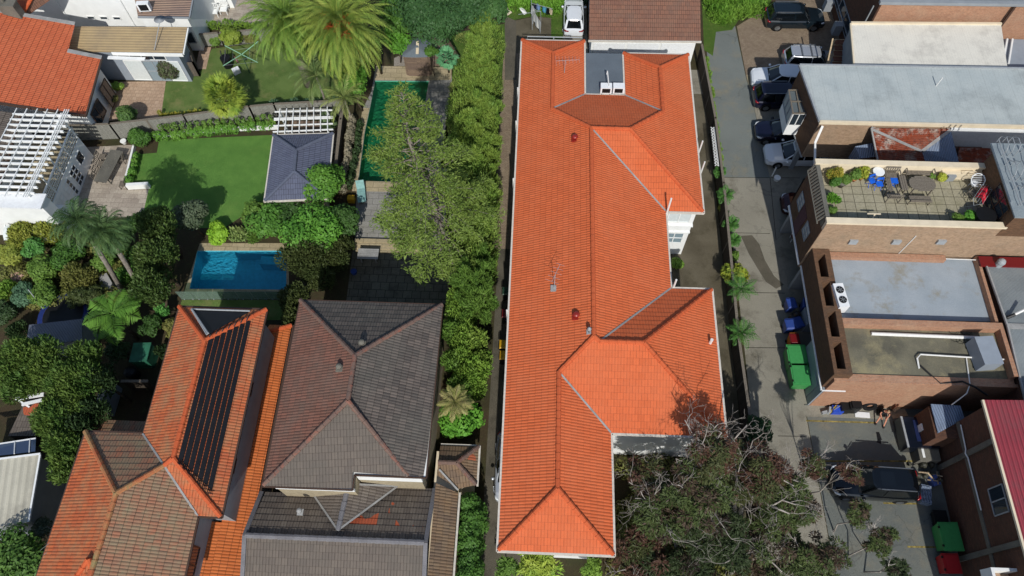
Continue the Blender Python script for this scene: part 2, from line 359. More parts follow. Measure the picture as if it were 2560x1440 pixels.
# ---------------- geometry builders ----------------
def offs(pts, d):                            # offset a plan polygon outward by d
    pts = [Vector((p[0], p[1])) for p in pts]; n = len(pts)
    A = sum(pts[i].x*pts[(i+1) % n].y-pts[(i+1) % n].x*pts[i].y for i in range(n))
    if A < 0: pts = pts[::-1]
    out = []
    for i in range(n):
        a, b, c = pts[i-1], pts[i], pts[(i+1) % n]
        d1 = (b-a).normalized(); d2 = (c-b).normalized(); n1 = Vector((d1.y, -d1.x)); n2 = Vector((d2.y, -d2.x))
        k = 1+n1.dot(n2); q = b+(n1+n2)*(d/max(k, .3)); out.append((q.x, q.y))
    return out
def frame(poly):
    p = [np.array(tuple(q), float) for q in poly]; n = np.zeros(3)
    for i in range(len(p)): n += np.cross(p[i], p[(i+1) % len(p)])
    n /= np.linalg.norm(n)
    if n[2] < 0: n = -n
    u = np.array([-n[1], n[0], 0.]); L = np.linalg.norm(u); u = u/L if L > 1e-6 else np.array([1., 0, 0]); v = np.cross(n, u)
    if v[2] < 0: v = -v; u = -u
    return p, n, u, v
def clipb(pts, b, keep):                     # keep side of line b
    out = []
    for i in range(len(pts)):
        p, q = pts[i], pts[(i+1) % len(pts)]
        ip = (p[1] >= b) if keep > 0 else (p[1] <= b); iq = (q[1] >= b) if keep > 0 else (q[1] <= b)
        if ip: out.append(p)
        if ip != iq:
            t = (b-p[1])/(q[1]-p[1]); out.append((p[0]+(q[0]-p[0])*t, b))
    return out
def tiled(mb, poly, mi=0, c=.38, t=.024):     # overlapping courses of tiles as real steps
    p, n, u, v = frame(poly); d = float(np.mean([q@n for q in p]))
    P2 = [(float(q@u), float(q@v)) for q in p]
    A = sum(P2[i][0]*P2[(i+1) % len(P2)][1]-P2[(i+1) % len(P2)][0]*P2[i][1] for i in range(len(P2)))
    sgn = float(np.dot(np.cross(u, v), n))
    if A*sgn < 0: P2 = P2[::-1]
    lo = min(q[1] for q in P2); hi = max(q[1] for q in P2)
    for k in range(int(math.floor(lo/c)), int(math.ceil(hi/c))+1):
        b0 = k*c; q = clipb(clipb(P2, b0, 1), b0+c, -1)
        if len(q) < 3: continue
        L = lambda a, b, o: tuple(u*a+v*b+n*(d+o))
        mb.poly([L(a, b, t*(1-(b-b0)/c)) for a, b in q], mi, q)
        for i in range(len(q)):
            a1, a2 = q[i], q[(i+1) % len(q)]
            if abs(a1[1]-b0) < 1e-6 and abs(a2[1]-b0) < 1e-6 and abs(a1[0]-a2[0]) > 1e-4:
                mb.poly([L(a1[0], b0, t), L(a2[0], b0, t), L(a2[0], b0, -.01), L(a1[0], b0, -.01)][::-1], mi, [a1, a2, a2, a1])
def caps(mb, a, b, r=.13, mi=0, step=.42, lift=.03):
    a = Vector(a)+Vector((0, 0, lift)); b = Vector(b)+Vector((0, 0, lift)); L = (b-a).length; k = max(1, int(L/step))
    pts, R = [], []
    for i in range(k):
        pts += [a.lerp(b, i/k), a.lerp(b, (i+.97)/k)]; R += [r*1.1, r*.92]
    mb.tube(pts, R, 8, mi)
def roof_parts(root, faces, mat, ridges=(), capm=None, valleys=(), course=.38, t=.024, capr=.13, name='roof'):
    mb = MB()
    for f in faces: tiled(mb, f, 0, course, t)
    r = mb.build(name, M[mat], root)
    if ridges:
        q = MB()
        for a, b in ridges: caps(q, a, b, capr)
        q.build('ridge_cap', M[capm], r)
    if valleys:
        for a, b in valleys: q = MB(); q.bar(Vector(a)+Vector((0, 0, .04)), Vector(b)+Vector((0, 0, .04)), .1, .03); q.build('valley_flashing', M['lead'], r)
    return r
def gutter(root, pts, z, mat='gutter', w=.11, h=.13, closed=True):
    mb = MB(); n = len(pts)
    for i in range(n if closed else n-1):
        a = pts[i]; b = pts[(i+1) % n]; za = a[2] if len(a) > 2 else z; zb = b[2] if len(b) > 2 else z
        mb.bar((a[0], a[1], za-h/2), (b[0], b[1], zb-h/2), w, h)
    return mb.build('gutter', M[mat], root)
def walls(root, pts, z0, z1, mat, soffit=None, name='wall'):
    mb = MB(); mb.prism(pts, z0, z1, 0); o = mb.build(name, M[mat], root)
    return o
def flat(root, name, pts, z, th, mat):
    mb = MB(); mb.prism(pts, z-th, z, 0); return mb.build(name, M[mat], root)
def window(root, a, b, z0, z1, n, frame='white', pane='glass', mull=1, trans=0, name='window', fw=.06, proud=.05):
    a = Vector((a[0], a[1], 0)); b = Vector((b[0], b[1], 0)); u = (b-a).normalized(); n = Vector((n[0], n[1], 0)).normalized()*proud
    mb = MB()
    def bb(p, q, w_=fw): mb.bar(p, q, w_, w_)
    A = a+n*.5; B = b+n*.5
    for z in [z0, z1]+[z0+(z1-z0)*(i+1)/(trans+1) for i in range(trans)]: bb(A+Vector((0, 0, z)), B+Vector((0, 0, z)))
    for i in range(mull+2):
        q = A.lerp(B, i/(mull+1)); bb(q+Vector((0, 0, z0)), q+Vector((0, 0, z1)))
    o = mb.build(name, M[frame], root)
    g = MB(); q = n*.42
    pts = [a+q+Vector((0, 0, z0)), b+q+Vector((0, 0, z0)), b+q+Vector((0, 0, z1)), a+q+Vector((0, 0, z1))]
    g.poly(pts); g.build('pane', M[pane], o)
    return o
def solo(mb, name, mats, label, cat, group=None, kind=None, **k):
    return tag(mb.build(name, mats, **k), label, cat, group, kind)
def sheet(name, pts, z, mat, label=None, kind='structure', hole=None, world=False):
    cv = (lambda q: Vector((q[0], q[1], z))) if world else (lambda q: (lambda r: Vector((r[0], r[1], z)))(P(q[0], q[1], 0)))
    loops = [[cv(q) for q in pts]]+[[cv(q) for q in h] for h in (hole or [])]
    mb = MB()
    if hole:                                   # keyhole polygon round the openings
        def ar(q): return sum(q[i].x*q[(i+1) % len(q)].y-q[(i+1) % len(q)].x*q[i].y for i in range(len(q)))
        out = loops[0] if ar(loops[0]) > 0 else loops[0][::-1]
        for h in loops[1:]:
            h = h if ar(h) < 0 else h[::-1]; best = None
            for i, p in enumerate(out):
                for j, r in enumerate(h):
                    d = (p-r).length
                    if best is None or d < best[0]: best = (d, i, j)
            _, i, j = best; out = out[:i+1]+h[j:]+h[:j+1]+out[i:]
        mb.poly(out)
    else:
        q = loops[0]; A = sum(q[i].x*q[(i+1) % len(q)].y-q[(i+1) % len(q)].x*q[i].y for i in range(len(q)))
        mb.poly(q if A > 0 else q[::-1])
    o = mb.build(name, M[mat]); o['kind'] = kind
    if label: o['label'] = label
    return o

# ---------------- vegetation ----------------
LM = {}
def leafmat(c1, c2, c3, tr=.25):
    k = (c1, c2, c3)
    if k not in LM: LM[k] = leafm('leaves_%02d' % len(LM), c1, c2, c3, tr)
    return LM[k]
def qmesh(name, C, N, U, s1, s2, mat, parent, midx=None, mats=None):
    C = np.asarray(C, float); N = np.asarray(N, float); U = np.asarray(U, float)
    N /= np.linalg.norm(N, axis=1)[:, None]+1e-9
    U = U-N*(U*N).sum(1)[:, None]; U /= np.linalg.norm(U, axis=1)[:, None]+1e-9
    W = np.cross(N, U); s1 = np.broadcast_to(s1, (len(C),))[:, None]; s2 = np.broadcast_to(s2, (len(C),))[:, None]
    loc = np.array(WM[parent.name].translation); C = C-loc
    V = np.stack([C-U*s1, C+W*s2-U*s1*.1, C+U*s1, C-W*s2-U*s1*.1], 1).reshape(-1, 3)
    n = len(C); me = bpy.data.meshes.new(name)
    me.vertices.add(4*n); me.vertices.foreach_set('co', V.ravel())
    me.loops.add(4*n); me.loops.foreach_set('vertex_index', np.arange(4*n, dtype=np.int32))
    me.polygons.add(n); me.polygons.foreach_set('loop_start', np.arange(0, 4*n, 4, dtype=np.int32)); me.polygons.foreach_set('loop_total', np.full(n, 4, dtype=np.int32))
    for m in (mats or [mat]): me.materials.append(m)
    if midx is not None: me.polygons.foreach_set('material_index', np.asarray(midx, dtype=np.int32))
    me.update(calc_edges=True)
    o = bpy.data.objects.new(name, me); coll(o); o.parent = parent; WM[o.name] = WM[parent.name]; return o
def rdir(rng, n):
    v = rng.normal(size=(n, 3)); return v/np.linalg.norm(v, axis=1)[:, None]
def cloud(rng, blobs, n, mode='radial', jit=.7, zb=.25, shell=.35):
    B = np.array(blobs, float); wgt = (B[:, 3]*B[:, 4]+B[:, 3]*B[:, 5])
    k = rng.choice(len(B), n, p=wgt/wgt.sum()); d = rdir(rng, n); d[:, 2] += zb; d /= np.linalg.norm(d, axis=1)[:, None]
    r = 1-shell*rng.random(n)**1.5
    C = B[k, :3]+d*B[k, 3:6]*r[:, None]
    if mode == 'radial':
        N = d+rng.normal(size=(n, 3))*jit*.6+np.array([0, 0, .35]); U = rdir(rng, n)
    elif mode == 'up':
        U = d*.7+np.array([0, 0, .9])+rng.normal(size=(n, 3))*.35; N = np.cross(U, rdir(rng, n))+d*.4
    elif mode == 'droop':
        U = d*np.array([1, 1, .2])+np.array([0, 0, -.35])+rng.normal(size=(n, 3))*.35; N = np.array([0, 0, 1.])+rng.normal(size=(n, 3))*.4
    else:
        U = d+rng.normal(size=(n, 3))*.3; N = np.array([0, 0, 1.])+rng.normal(size=(n, 3))*.5
    cloud.k = k
    return C, N, U
def crown(parent, c, R, rz, dens, size, asp, mat, rng, mode='radial', K=16, cr=.4, spread=.68, name='crown', mats=None, mprob=None, low=-.35):
    d = rdir(rng, K); d[:, 2] = np.where(d[:, 2] < low, -d[:, 2]*.6, d[:, 2])
    rad = spread*(.55+.45*rng.random(K)); s = cr*(.4+1.0*rng.random(K))
    bl = [(c[0]+d[i, 0]*R*rad[i], c[1]+d[i, 1]*R*rad[i], c[2]+d[i, 2]*R*rz*rad[i], R*s[i], R*s[i], R*s[i]*min(1, rz*.9)) for i in range(K)]
    bl.append((c[0], c[1], c[2]-.1*R*rz, R*.6, R*.6, R*rz*.6))
    n = int(min(26000, dens*4*math.pi*R*R*(.4+.6*rz)/(2*size*size*asp)))
    C, N, U = cloud(rng, bl, n, mode)
    s1 = size*(.7+.6*rng.random(n)); midx = None
    if mats:
        bc = rng.choice(len(mats), len(bl), p=mprob); midx = np.where(rng.random(n) < .8, bc[cloud.k], rng.choice(len(mats), n, p=mprob))
    qmesh(name, C, N, U, s1, s1*asp, mat, parent, midx, mats)
    return bl
def limbs(parent, base, bl, r, mat, rng, k=5, name='trunk', lean=None):
    mb = MB(); b = Vector(base); c = Vector(bl[-1][:3]); h = c.z-b.z
    fork = b.lerp(c, .55); j = lambda s: Vector((rng.normal()*s, rng.normal()*s, 0))
    mb.tube([b, b.lerp(fork, .5)+j(.06*h), fork, c], [r, r*.82, r*.62, r*.25], 7)
    for i in rng.choice(len(bl)-1, min(k, len(bl)-1), replace=False):
        e = Vector(bl[i][:3]); mid = fork.lerp(e, .5)+j(.12)+Vector((0, 0, .05*h))
        mb.tube([fork.lerp(c, .1*rng.random()), mid, e], [r*.5, r*.32, r*.1], 5)
    return mb.build(name, mat, parent, smooth=True)
def tree(name, label, cat, px, py, zc, rpx, cols, rz=.9, size=.13, asp=.55, mode='radial', K=18, dens=2.0, seed=None, base=None, r=.12, bark='bark', group=None, cr=.4, tw=None, spread=.68, nolimb=False):
    rng = np.random.default_rng(int(px*7+py*13) if seed is None else seed)
    c = P(px, py, zc); R = rpx/PPM(c); b = P(base[0], base[1], 0) if base else Vector((c.x, c.y, 0))
    t = thing(name, label, cat, (b.x, b.y, b.z), 0, group)
    bl = crown(t, c, R, rz, dens, size, asp, leafmat(*cols), rng, mode, K, cr, spread)
    if not nolimb: limbs(t, b, bl, r, M[bark], rng)
    if tw:                                    # bare twigs poking out
        mb = MB()
        for i in range(tw):
            d = rdir(rng, 1)[0]; d[2] = abs(d[2])*.8+.2; p0 = c+Vector(d)*R*.5; p1 = c+Vector((d[0], d[1], d[2]*rz))*R*(1.0+.25*rng.random())
            m = p0.lerp(p1, .5)+Vector(rng.normal(size=3)*.15); mb.tube([p0, m, p1], [.03, .02, .008], 4)
            for q in range(2):
                e = p1.lerp(m, .4*rng.random())+Vector(rng.normal(size=3)*.3); mb.tube([m, e], [.015, .005], 3)
        mb.build('branch', M['barebark'], t)
    return t
def plant(name, label, cat, px, py, R, h, cols, size=.1, asp=.5, mode='radial', z=0, group=None, dens=2.0, K=8, sp=.6, seed=None):  # low shrub, R in metres
    rng = np.random.default_rng(int(px*3+py*17) if seed is None else seed)
    c = P(px, py, z+h*.5); t = thing(name, label, cat, (c.x, c.y, z), 0, group)
    bl = crown(t, c, R, h/(2*R), dens, size, asp, leafmat(*cols), rng, mode, K, .45, sp, 'foliage')
    mb = MB(); mb.tube([(c.x, c.y, z), (c.x, c.y, z+h*.5)], [.04, .02], 5); mb.build('stem', M['bark'], t)
    return t
def row(name, label, cat, path, w_, z0, z1, cols, size=.1, asp=.5, mode='radial', step=.5, dens=1.7, seed=1, jr=.25, world=False, stem=True, zs=None):
    rng = np.random.default_rng(seed); pts = [Vector((q[0], q[1], 0)) if world else P(q[0], q[1], (z0+z1)/2 if zs is None else zs) for q in path]
    bl = []
    for a, b in zip(pts, pts[1:]):
        L = (b-a).xy.length; k = max(1, int(L/step))
        for i in range(k):
            q = a.lerp(b, (i+.5)/k); nz = max(1, int((z1-z0)/(w_*1.1)))
            for j in range(nz):
                rr = w_*.5*(1+jr*rng.normal()*.6); z = z0+(z1-z0)*(j+.5)/nz
                bl.append((q.x+rng.normal()*jr*w_*.4, q.y+rng.normal()*jr*w_*.4, z+rng.normal()*.1, rr, rr, max(rr, (z1-z0)/nz*.62)))
    area = sum(2*math.pi*x[3]*(x[3]+x[5]) for x in bl)*.55; n = int(min(45000, dens*area/(2*size*size*asp)))
    C, N, U = cloud(rng, bl, n, mode); s1 = size*(.7+.6*rng.random(n))
    t = thing(name, label, cat, (pts[0].x, pts[0].y, z0), 0)
    qmesh('foliage', C, N, U, s1, s1*asp, leafmat(*cols), t)
    if stem:
        mb = MB()
        for a, b in zip(pts, pts[1:]):
            k = max(1, int((b-a).xy.length/1.2))
            for i in range(k):
                q = a.lerp(b, (i+.5)/k); mb.tube([(q.x, q.y, z0-.05), (q.x+rng.normal()*.1, q.y, z0+(z1-z0)*.7)], [.05, .02], 5)
        mb.build('stem', M['bark'], t)
    return t
def fronds(rng, c, n, L, e0, e1, droop, ll, lw, m=30, vee=.35, fwd=.55, hang=.3, az0=None):
    C, N, U, s1, s2 = [], [], [], [], []; rach = []
    for i in range(n):
        az = (2*math.pi*i*.618 if az0 is None else az0[i])+rng.normal()*.1; el = e0+(e1-e0)*((i+.5)/n)+rng.normal()*.07; Lf = L*(.85+.25*rng.random()); dr = droop*(.8+.4*rng.random())
        p = np.array(c, float); pts = [p.copy()]; ds = Lf/m
        side = np.array([-math.sin(az), math.cos(az), 0.])
        for k in range(m):
            s = k/m; e = el-dr*s*s*1.2-dr*.25*s; d = np.array([math.cos(az)*math.cos(e), math.sin(az)*math.cos(e), math.sin(e)])
            p = p+d*ds; pts.append(p.copy()); up = np.cross(d, side)*-1
            if up[2] < 0: up = -up
            if s < .08: continue
            w_ = ll*max(.12, math.sin(math.pi*min(1, s*.9+.12)))*(.9+.2*rng.random())
            for sg in (1, -1):
                u = side*sg*(1-fwd*.3)+d*fwd*(1+.6*s)+up*vee-np.array([0, 0, hang])*(1 if hang else 0)+rng.normal(size=3)*.06
                u /= np.linalg.norm(u)
                C.append(p+u*w_*.5); U.append(u); N.append(up+side*sg*.35); s1.append(w_*.5); s2.append(lw*.5)
        rach.append(pts[::5])
    return C, N, U, s1, s2, rach
def palm(name, label, px, py, zc, nf, L, cols, e0=1.35, e1=-.5, droop=1.2, ll=.5, lw=.06, m=34, base=None, tr=.25, vee=.3, hang=.25, seed=3, cat='palm tree', dead=None, fwd=.55, bark='palebark', group=None):
    rng = np.random.default_rng(seed); c = P(px, py, zc); b = P(base[0], base[1], 0) if base else Vector((c.x, c.y, 0))
    t = thing(name, label, cat, tuple(b), 0, group)
    C, N, U, s1, s2, ra = fronds(rng, c, nf, L, e0, e1, droop, ll, lw, m, vee, fwd, hang)
    qmesh('crown', C, N, U, np.array(s1), np.array(s2), leafmat(*cols), t)
    mb = MB()
    for r_ in ra: mb.tube(r_, [.035-.028*i/len(r_) for i in range(len(r_))], 4)
    mb.build('frond_stem', leafmat(cols[2], cols[1], cols[1]), t)
    mb = MB(); mb.tube([b, b.lerp(c, .5)+Vector((.05, .03, 0)), c-Vector((0, 0, .1))], [tr*1.15, tr, tr*.85], 10); mb.build('trunk', M[bark], t, smooth=True)
    return t
def fan(rng, c, n, L, br, e0, e1, nl=18, spread=2.4):
    C, N, U, s1, s2 = [], [], [], [], []; st = []
    for i in range(n):
        az = 2*math.pi*i*.618+rng.normal()*.15; e = e0+(e1-e0)*(i+.5)/n; d = np.array([math.cos(az)*math.cos(e), math.sin(az)*math.cos(e), math.sin(e)])
        side = np.array([-math.sin(az), math.cos(az), 0.]); tip = np.array(c)+d*L*(.8+.4*rng.random()); st.append([np.array(c), tip]); up = np.cross(side, d); up = up if up[2] > 0 else -up
        for k in range(nl):
            a = -spread/2+spread*k/(nl-1); u = d*math.cos(a)+side*math.sin(a)-np.array([0, 0, .15+.15*rng.random()]); u /= np.linalg.norm(u)
            ln = br*(.8+.3*rng.random())*(1-.25*abs(a)/(spread/2)); C.append(tip+u*ln*.5); U.append(u); N.append(up+rng.normal(size=3)*.15); s1.append(ln*.5); s2.append(.05)
    return C, N, U, s1, s2, st
def fanpalm(name, label, px, py, zc, n, L, br, cols, base=None, seed=5, tr=.2, e0=1.4, e1=-.9, cat='fan palm'):
    rng = np.random.default_rng(seed); c = P(px, py, zc); b = P(base[0], base[1], 0) if base else Vector((c.x, c.y, 0))
    t = thing(name, label, cat, tuple(b)); C, N, U, s1, s2, st = fan(rng, c, n, L, br, e0, e1)
    qmesh('crown', C, N, U, np.array(s1), np.array(s2), leafmat(*cols), t)
    mb = MB()
    for q in st: mb.tube(q, [.02, .012], 3)
    mb.build('frond_stem', leafmat(*cols), t)
    mb = MB(); mb.tube([b, c], [tr, tr*.8], 8); mb.build('trunk', M['bark'], t, smooth=True); return t
def branches(mb, rng, p, d, L, r, depth, mi=0, up=.15):
    p = Vector(p); d = Vector(d).normalized(); pts = [p]; R = [r]; k = 4
    for i in range(k):
        d = (d+Vector(rng.normal(size=3)*.22)+Vector((0, 0, up*.3))).normalized(); p = p+d*L/k; pts.append(p); R.append(max(.006, r*(1-.6*(i+1)/k)))
    mb.tube(pts, R, 5 if r > .03 else 3, mi)
    if depth > 0:
        for j in range(2 if depth > 2 else 3):
            q = pts[2+int(rng.integers(0, 3))]; nd = d+Vector(rng.normal(size=3)*.65); branches(mb, rng, q, nd, L*(.55+.2*rng.random()), r*.45, depth-1, mi, up)
# ---------------- the ground ----------------
pool1 = [(493, 627), (716, 627), (716, 724), (474, 722)]
pool2 = [(938, 202), (1072, 203), (1064, 250), (1038, 335), (1012, 455), (896, 452), (912, 330), (925, 270)]
g_out = [(-160, -120), (160, -120), (160, 200), (-160, 200)]
def gw(l): return [tuple(P(a, b, 0).xy) for a, b in l]
sheet('ground', g_out, 0.0, 'soil', hole=[gw(pool1), gw(pool2)], world=True)
sheet('grass', gw([(530, 122), (640, 108), (760, 118), (860, 160), (885, 262), (700, 272), (640, 268), (400, 296), (415, 205), (470, 190), (505, 175)]), .004, 'grass', kind='structure', world=True)
sheet('lawn', gw([(398, 350), (695, 337), (668, 500), (560, 570), (350, 570), (372, 464), (318, 464), (345, 386), (392, 382)]), .004, 'lawn', world=True)
sheet('pool_deck', gw([(500, 608), (722, 608), (722, 748), (455, 748)]), .004, 'pool_slab', hole=[gw(pool1)], world=True)
sheet('artificial_turf', gw([(455, 750), (722, 750), (722, 800), (470, 800), (420, 960), (400, 960), (440, 790)]), .004, 'grass', world=True)
sheet('terrace_paving', gw([(285, 205), (415, 203), (402, 294), (268, 302)]), .008, 'pink_pave', world=True)
sheet('path', gw([(500, 118), (528, 118), (515, 173), (488, 173)]), .008, 'pink_pave', world=True)
sheet('stone_patio', gw([(212, 368), (337, 362), (312, 464), (374, 463), (356, 542), (180, 545), (190, 440)]), .006, 'stone', world=True)
sheet('pool_surround', gw([(940, 165), (1132, 168), (1120, 340), (1112, 600), (888, 600), (892, 450), (880, 450), (908, 270), (928, 230)]), .004, 'grey_slab', hole=[gw(pool2)], world=True)
sheet('pool_coping', gw([(906, 270), (924, 270), (911, 330), (895, 452), (1012, 456), (1010, 480), (880, 478), (893, 380)]), .008, 'pool_slab', world=True)
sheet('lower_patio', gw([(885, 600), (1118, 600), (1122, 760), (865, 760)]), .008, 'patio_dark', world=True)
sheet('rear_pool_paving', gw([(940, 165), (1130, 168), (1128, 200), (1074, 201), (936, 200)]), .008, 'pool_slab', world=True)
sheet('gravel_bed', gw([(985, 145), (1010, 135), (1075, 150), (1075, 165), (985, 165)]), .009, 'gravel', world=True)
sheet('timber_deck', gw([(1075, 92), (1120, 92), (1118, 165), (1062, 165)]), .012, 'deckwood', world=True)
sheet('rear_lawn', gw([(1120, 85), (1260, 60), (1275, 160), (1240, 420), (1100, 420), (1130, 200)]), .004, 'weeds', world=True)
sheet('cottage_paving', gw([(490, -60), (760, -60), (700, 70), (640, 62), (500, 62)]), .004, 'stone', world=True)
sheet('garden_grass', gw([(1255, -60), (1412, -60), (1410, 40), (1405, 140), (1378, 140), (1378, 45), (1335, 40), (1285, 50), (1262, 80)]), .006, 'weeds', world=True)
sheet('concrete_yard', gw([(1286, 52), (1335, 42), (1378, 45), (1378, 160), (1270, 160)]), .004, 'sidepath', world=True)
sheet('car_path', gw([(1402, 8), (1466, 8), (1470, 160), (1395, 160)]), .004, 'concrete', world=True)
sheet('rear_yard', [(3.2, 38), (14, 38), (14, 44.6), (3.2, 44.6)], .004, 'concrete', world=True)
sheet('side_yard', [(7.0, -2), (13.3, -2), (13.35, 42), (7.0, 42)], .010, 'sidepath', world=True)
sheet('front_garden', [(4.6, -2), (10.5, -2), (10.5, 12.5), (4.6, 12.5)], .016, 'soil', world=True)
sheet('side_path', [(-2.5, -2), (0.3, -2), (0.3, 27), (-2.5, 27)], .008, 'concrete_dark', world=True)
sheet('brick_path', [(-3.0, 27), (0.3, 27), (0.3, 46), (-3.0, 46)], .008, 'pave_brick', world=True)
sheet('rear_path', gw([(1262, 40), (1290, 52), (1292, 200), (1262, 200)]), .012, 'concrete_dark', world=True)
sheet('lane', gw([(1760, 60), (1838, 66), (1864, 190), (1878, 240), (1925, 445), (1805, 443), (1790, 320), (1768, 140)]), .006, 'asphalt', world=True)
sheet('weedy_verge', gw([(1752, -60), (1935, -60), (1925, 30), (1850, 45), (1830, 75), (1790, 80), (1782, 140), (1760, 125)]), .012, 'weeds', world=True)
sheet('brick_parking', gw([(1842, 66), (1880, 42), (2150, -60), (2300, -60), (2300, 195), (1866, 192)]), .009, 'pave_brick', world=True)
sheet('undercroft_floor', gw([(1866, 192), (2500, 192), (2500, 445), (1925, 445), (1880, 245)]), .006, 'concrete', world=True)
sheet('driveway', gw([(1805, 444), (2400, 444), (2400, 1006), (2010, 1010), (2068, 1330), (2110, 1560), (1560, 1560), (1560, 1110), (1885, 1100), (1862, 880), (1826, 560)]), .006, 'concrete', world=True)
sheet('car_park', gw([(2012, 1011), (2340, 1007), (2900, 1007), (2900, 1560), (2112, 1560), (2070, 1330)]), .008, 'asphalt2', world=True)
sheet('kerb_strip', [(17.5, 15.35), (22.8, 15.35), (22.8, 16.1), (17.5, 16.1)], .012, 'concrete', world=True)
mb = MB()
for a, b, w_ in [((2015, 1052), (2190, 1057), .1), ((2055, 1153), (2310, 1153), .1), ((2208, 1258), (2320, 1260), .1), ((2268, 1367), (2340, 1368), .1)]:
    p, q = P(*a), P(*b); mb.poly([(p.x, p.y-w_/2, .0125), (q.x, q.y-w_/2, .0125), (q.x, q.y+w_/2, .0125), (p.x, p.y+w_/2, .0125)])
o = mb.build('bay_lines', M['yellow']); o['kind'] = 'structure'
mb = MB()                                     # expansion joints in the drive
for a, b in [((1790, 443.5), (2000, 445)), ((1832, 582), (1925, 584)), ((1850, 731), (1962, 733)), ((1862, 869), (1975, 870)), ((1945, 1090), (2012, 1091)), ((1925, 445), (1940, 600))]:
    p, q = P(*a), P(*b); d = (q-p).normalized(); s_ = Vector((-d.y, d.x, 0))*.018; mb.poly([p-s_+Vector((0, 0, .012)), q-s_+Vector((0, 0, .012)), q+s_+Vector((0, 0, .012)), p+s_+Vector((0, 0, .012))])
o = mb.build('drive_joints', M['dark']); o['kind'] = 'structure'
st = [(1852, 590), (1880, 588), (1898, 610), (1912, 650), (1935, 690), (1960, 712), (1940, 722), (1915, 705), (1893, 670), (1872, 635)]
o = sheet('oil_stain', gw(st), .0125, 'concrete_dark', world=True)
o = sheet('joined_concrete_patch', gw([(1866, 188), (1876, 188), (1880, 215), (1874, 220)]), .0125, 'pool_slab', world=True)
# steps between the pool terrace and the lower patio
mb = MB()
for i, y in enumerate((604, 611, 618, 625)):
    a, b = P(888, y), P(1048, y); mb.box(a.x, b.x, a.y-.16, a.y+.13, .009, .26-.06*i, 0)
solo(mb, 'garden_steps', M['pool_slab'], 'low pale stone steps leading down to the shaded lower patio', 'steps')
def pool(name, px, wat, tiles, label, depth=1.3, steps=None):
    t = thing(name, label, 'swimming pool', (P(*px[0]).x, P(*px[0]).y, 0)); mb = MB(); q = gw(px); n = len(q)
    A = sum(q[i][0]*q[(i+1) % n][1]-q[(i+1) % n][0]*q[i][1] for i in range(n)); q = q if A > 0 else q[::-1]
    for i in range(n):
        a, b = q[i], q[(i+1) % n]; mb.poly([(b[0], b[1], -depth), (a[0], a[1], -depth), (a[0], a[1], .004), (b[0], b[1], .004)])
    mb.poly([(a, b, -depth) for a, b in q]); mb.build('basin', M[tiles], t)
    w_ = MB(); w_.poly([(a, b, -.1) for a, b in q]); w_.build('water', M[wat], t)
    if steps:
        s_ = MB()
        for (x0, x1, y0, y1, z) in steps: s_.box(x0, x1, y0, y1, -depth+.004, z)
        s_.build('pool_step', M[tiles], t)
    return t
a, b = P(475, 722), P(716, 627)
pool('swimming_pool', pool1, 'water_b', 'poolblue', 'rectangular bright blue pool with its right half in shade', 1.3, [(b.x-1.9, b.x-.2, b.y-.9, b.y-.25, -.45)])
pool('garden_pool', pool2, 'water_g', 'poolgreen', 'long green pool half hidden under the tall pine tree', 1.2)

# ---------------- buildings ----------------
# 1 long apartment house with the orange tiled roof
t = thing('apartment_house', 'long two storey white apartment house with bright orange hipped tile roof', 'house', (3.5, 23, 0))
E_, RZ = 6.0, 8.1
x0, x1, x2, x3, x4, x5 = -1.3, 3.2, 6.05, 10.65, 8.27, 4.5
v = dict(A=(x0, 41.2, 6), B=(x1, 41.2, 6), C=(x1, 36.1, 6), D=(x2, 36.1, 6), E=(x2, 40.1, 6), F=(x3, 40.1, 6), G=(x3, 26.55, 6), Hh=(x4, 26.55, 6), I=(x4, 21, 6), J=(10.7, 21, 6), K=(10.7, 12, 6), L=(x5, 12, 6), M=(x5, 5.7, 6), O=(x0, 5.7, 6),
         r1=(.95, 38.95, 7.0), r2=(.95, 33.85, 7.0), r3=(3.45, 31.35, 8.1), r4=(5.95, 31.35, 8.08), r5=(8.35, 33.85, 7.0), r6=(8.35, 37.8, 7.0),
         s2=(3.45, 16.75, 8.1), s3=(3.78, 16.5, 8.0), s4=(6.2, 16.5, 8.0), s5=(1.6, 14.9, 7.29), s6=(1.6, 8.6, 7.29))
v = {k: Vector(q) for k, q in v.items()}
F = lambda s_: [v[k] for k in s_.split()]
faces = [F('A O s6 s5 s2 r3 r2 r1'), F('A r1 B'), F('B r1 r2 C'), F('C r2 r3 r4 r5 D'), F('D r5 r6 E'), F('E r6 F'), F('F r6 r5 r4 G'), F('G r4 r3 Hh'), F('Hh r3 s2 s3 I'), F('I s3 s4 J'), F('J s4 K'), F('K s4 s3 s2 s5 L'), F('L s5 s6 M'), F('M s6 O')]
R_ = lambda s_: [(v[q.split('-')[0]], v[q.split('-')[1]]) for q in s_.split()]
roof_parts(t, faces, 'tile_orange', R_('A-r1 B-r1 r1-r2 r2-r3 r3-r4 r4-r5 r5-r6 E-r6 F-r6 r4-G r3-s2 s2-s3 s3-s4 s4-J s4-K s2-s5 s5-s6 s6-M s6-O'), 'cap_orange', R_('Hh-r3 I-s3 L-s5 C-r2 D-r5'))
ring = F('A O M L K J I Hh G F E D C B')
gutter(t, offs([(p.x, p.y) for p in ring], .06), 6.0)
flat(t, 'soffit', offs([(p.x, p.y) for p in ring], -.02), 5.93, .06, 'white')
wr = [(-.1, 40.6), (-.1, 6.3), (4.0, 6.3), (4.0, 12.5), (10.2, 12.5), (10.2, 20.5), (7.75, 20.5), (7.75, 27.0), (10.42, 27.0), (10.42, 39.6), (6.5, 39.6), (6.5, 35.7), (2.8, 35.7), (2.8, 40.6)]
walls(t, wr, 0, 5.87, 'white')
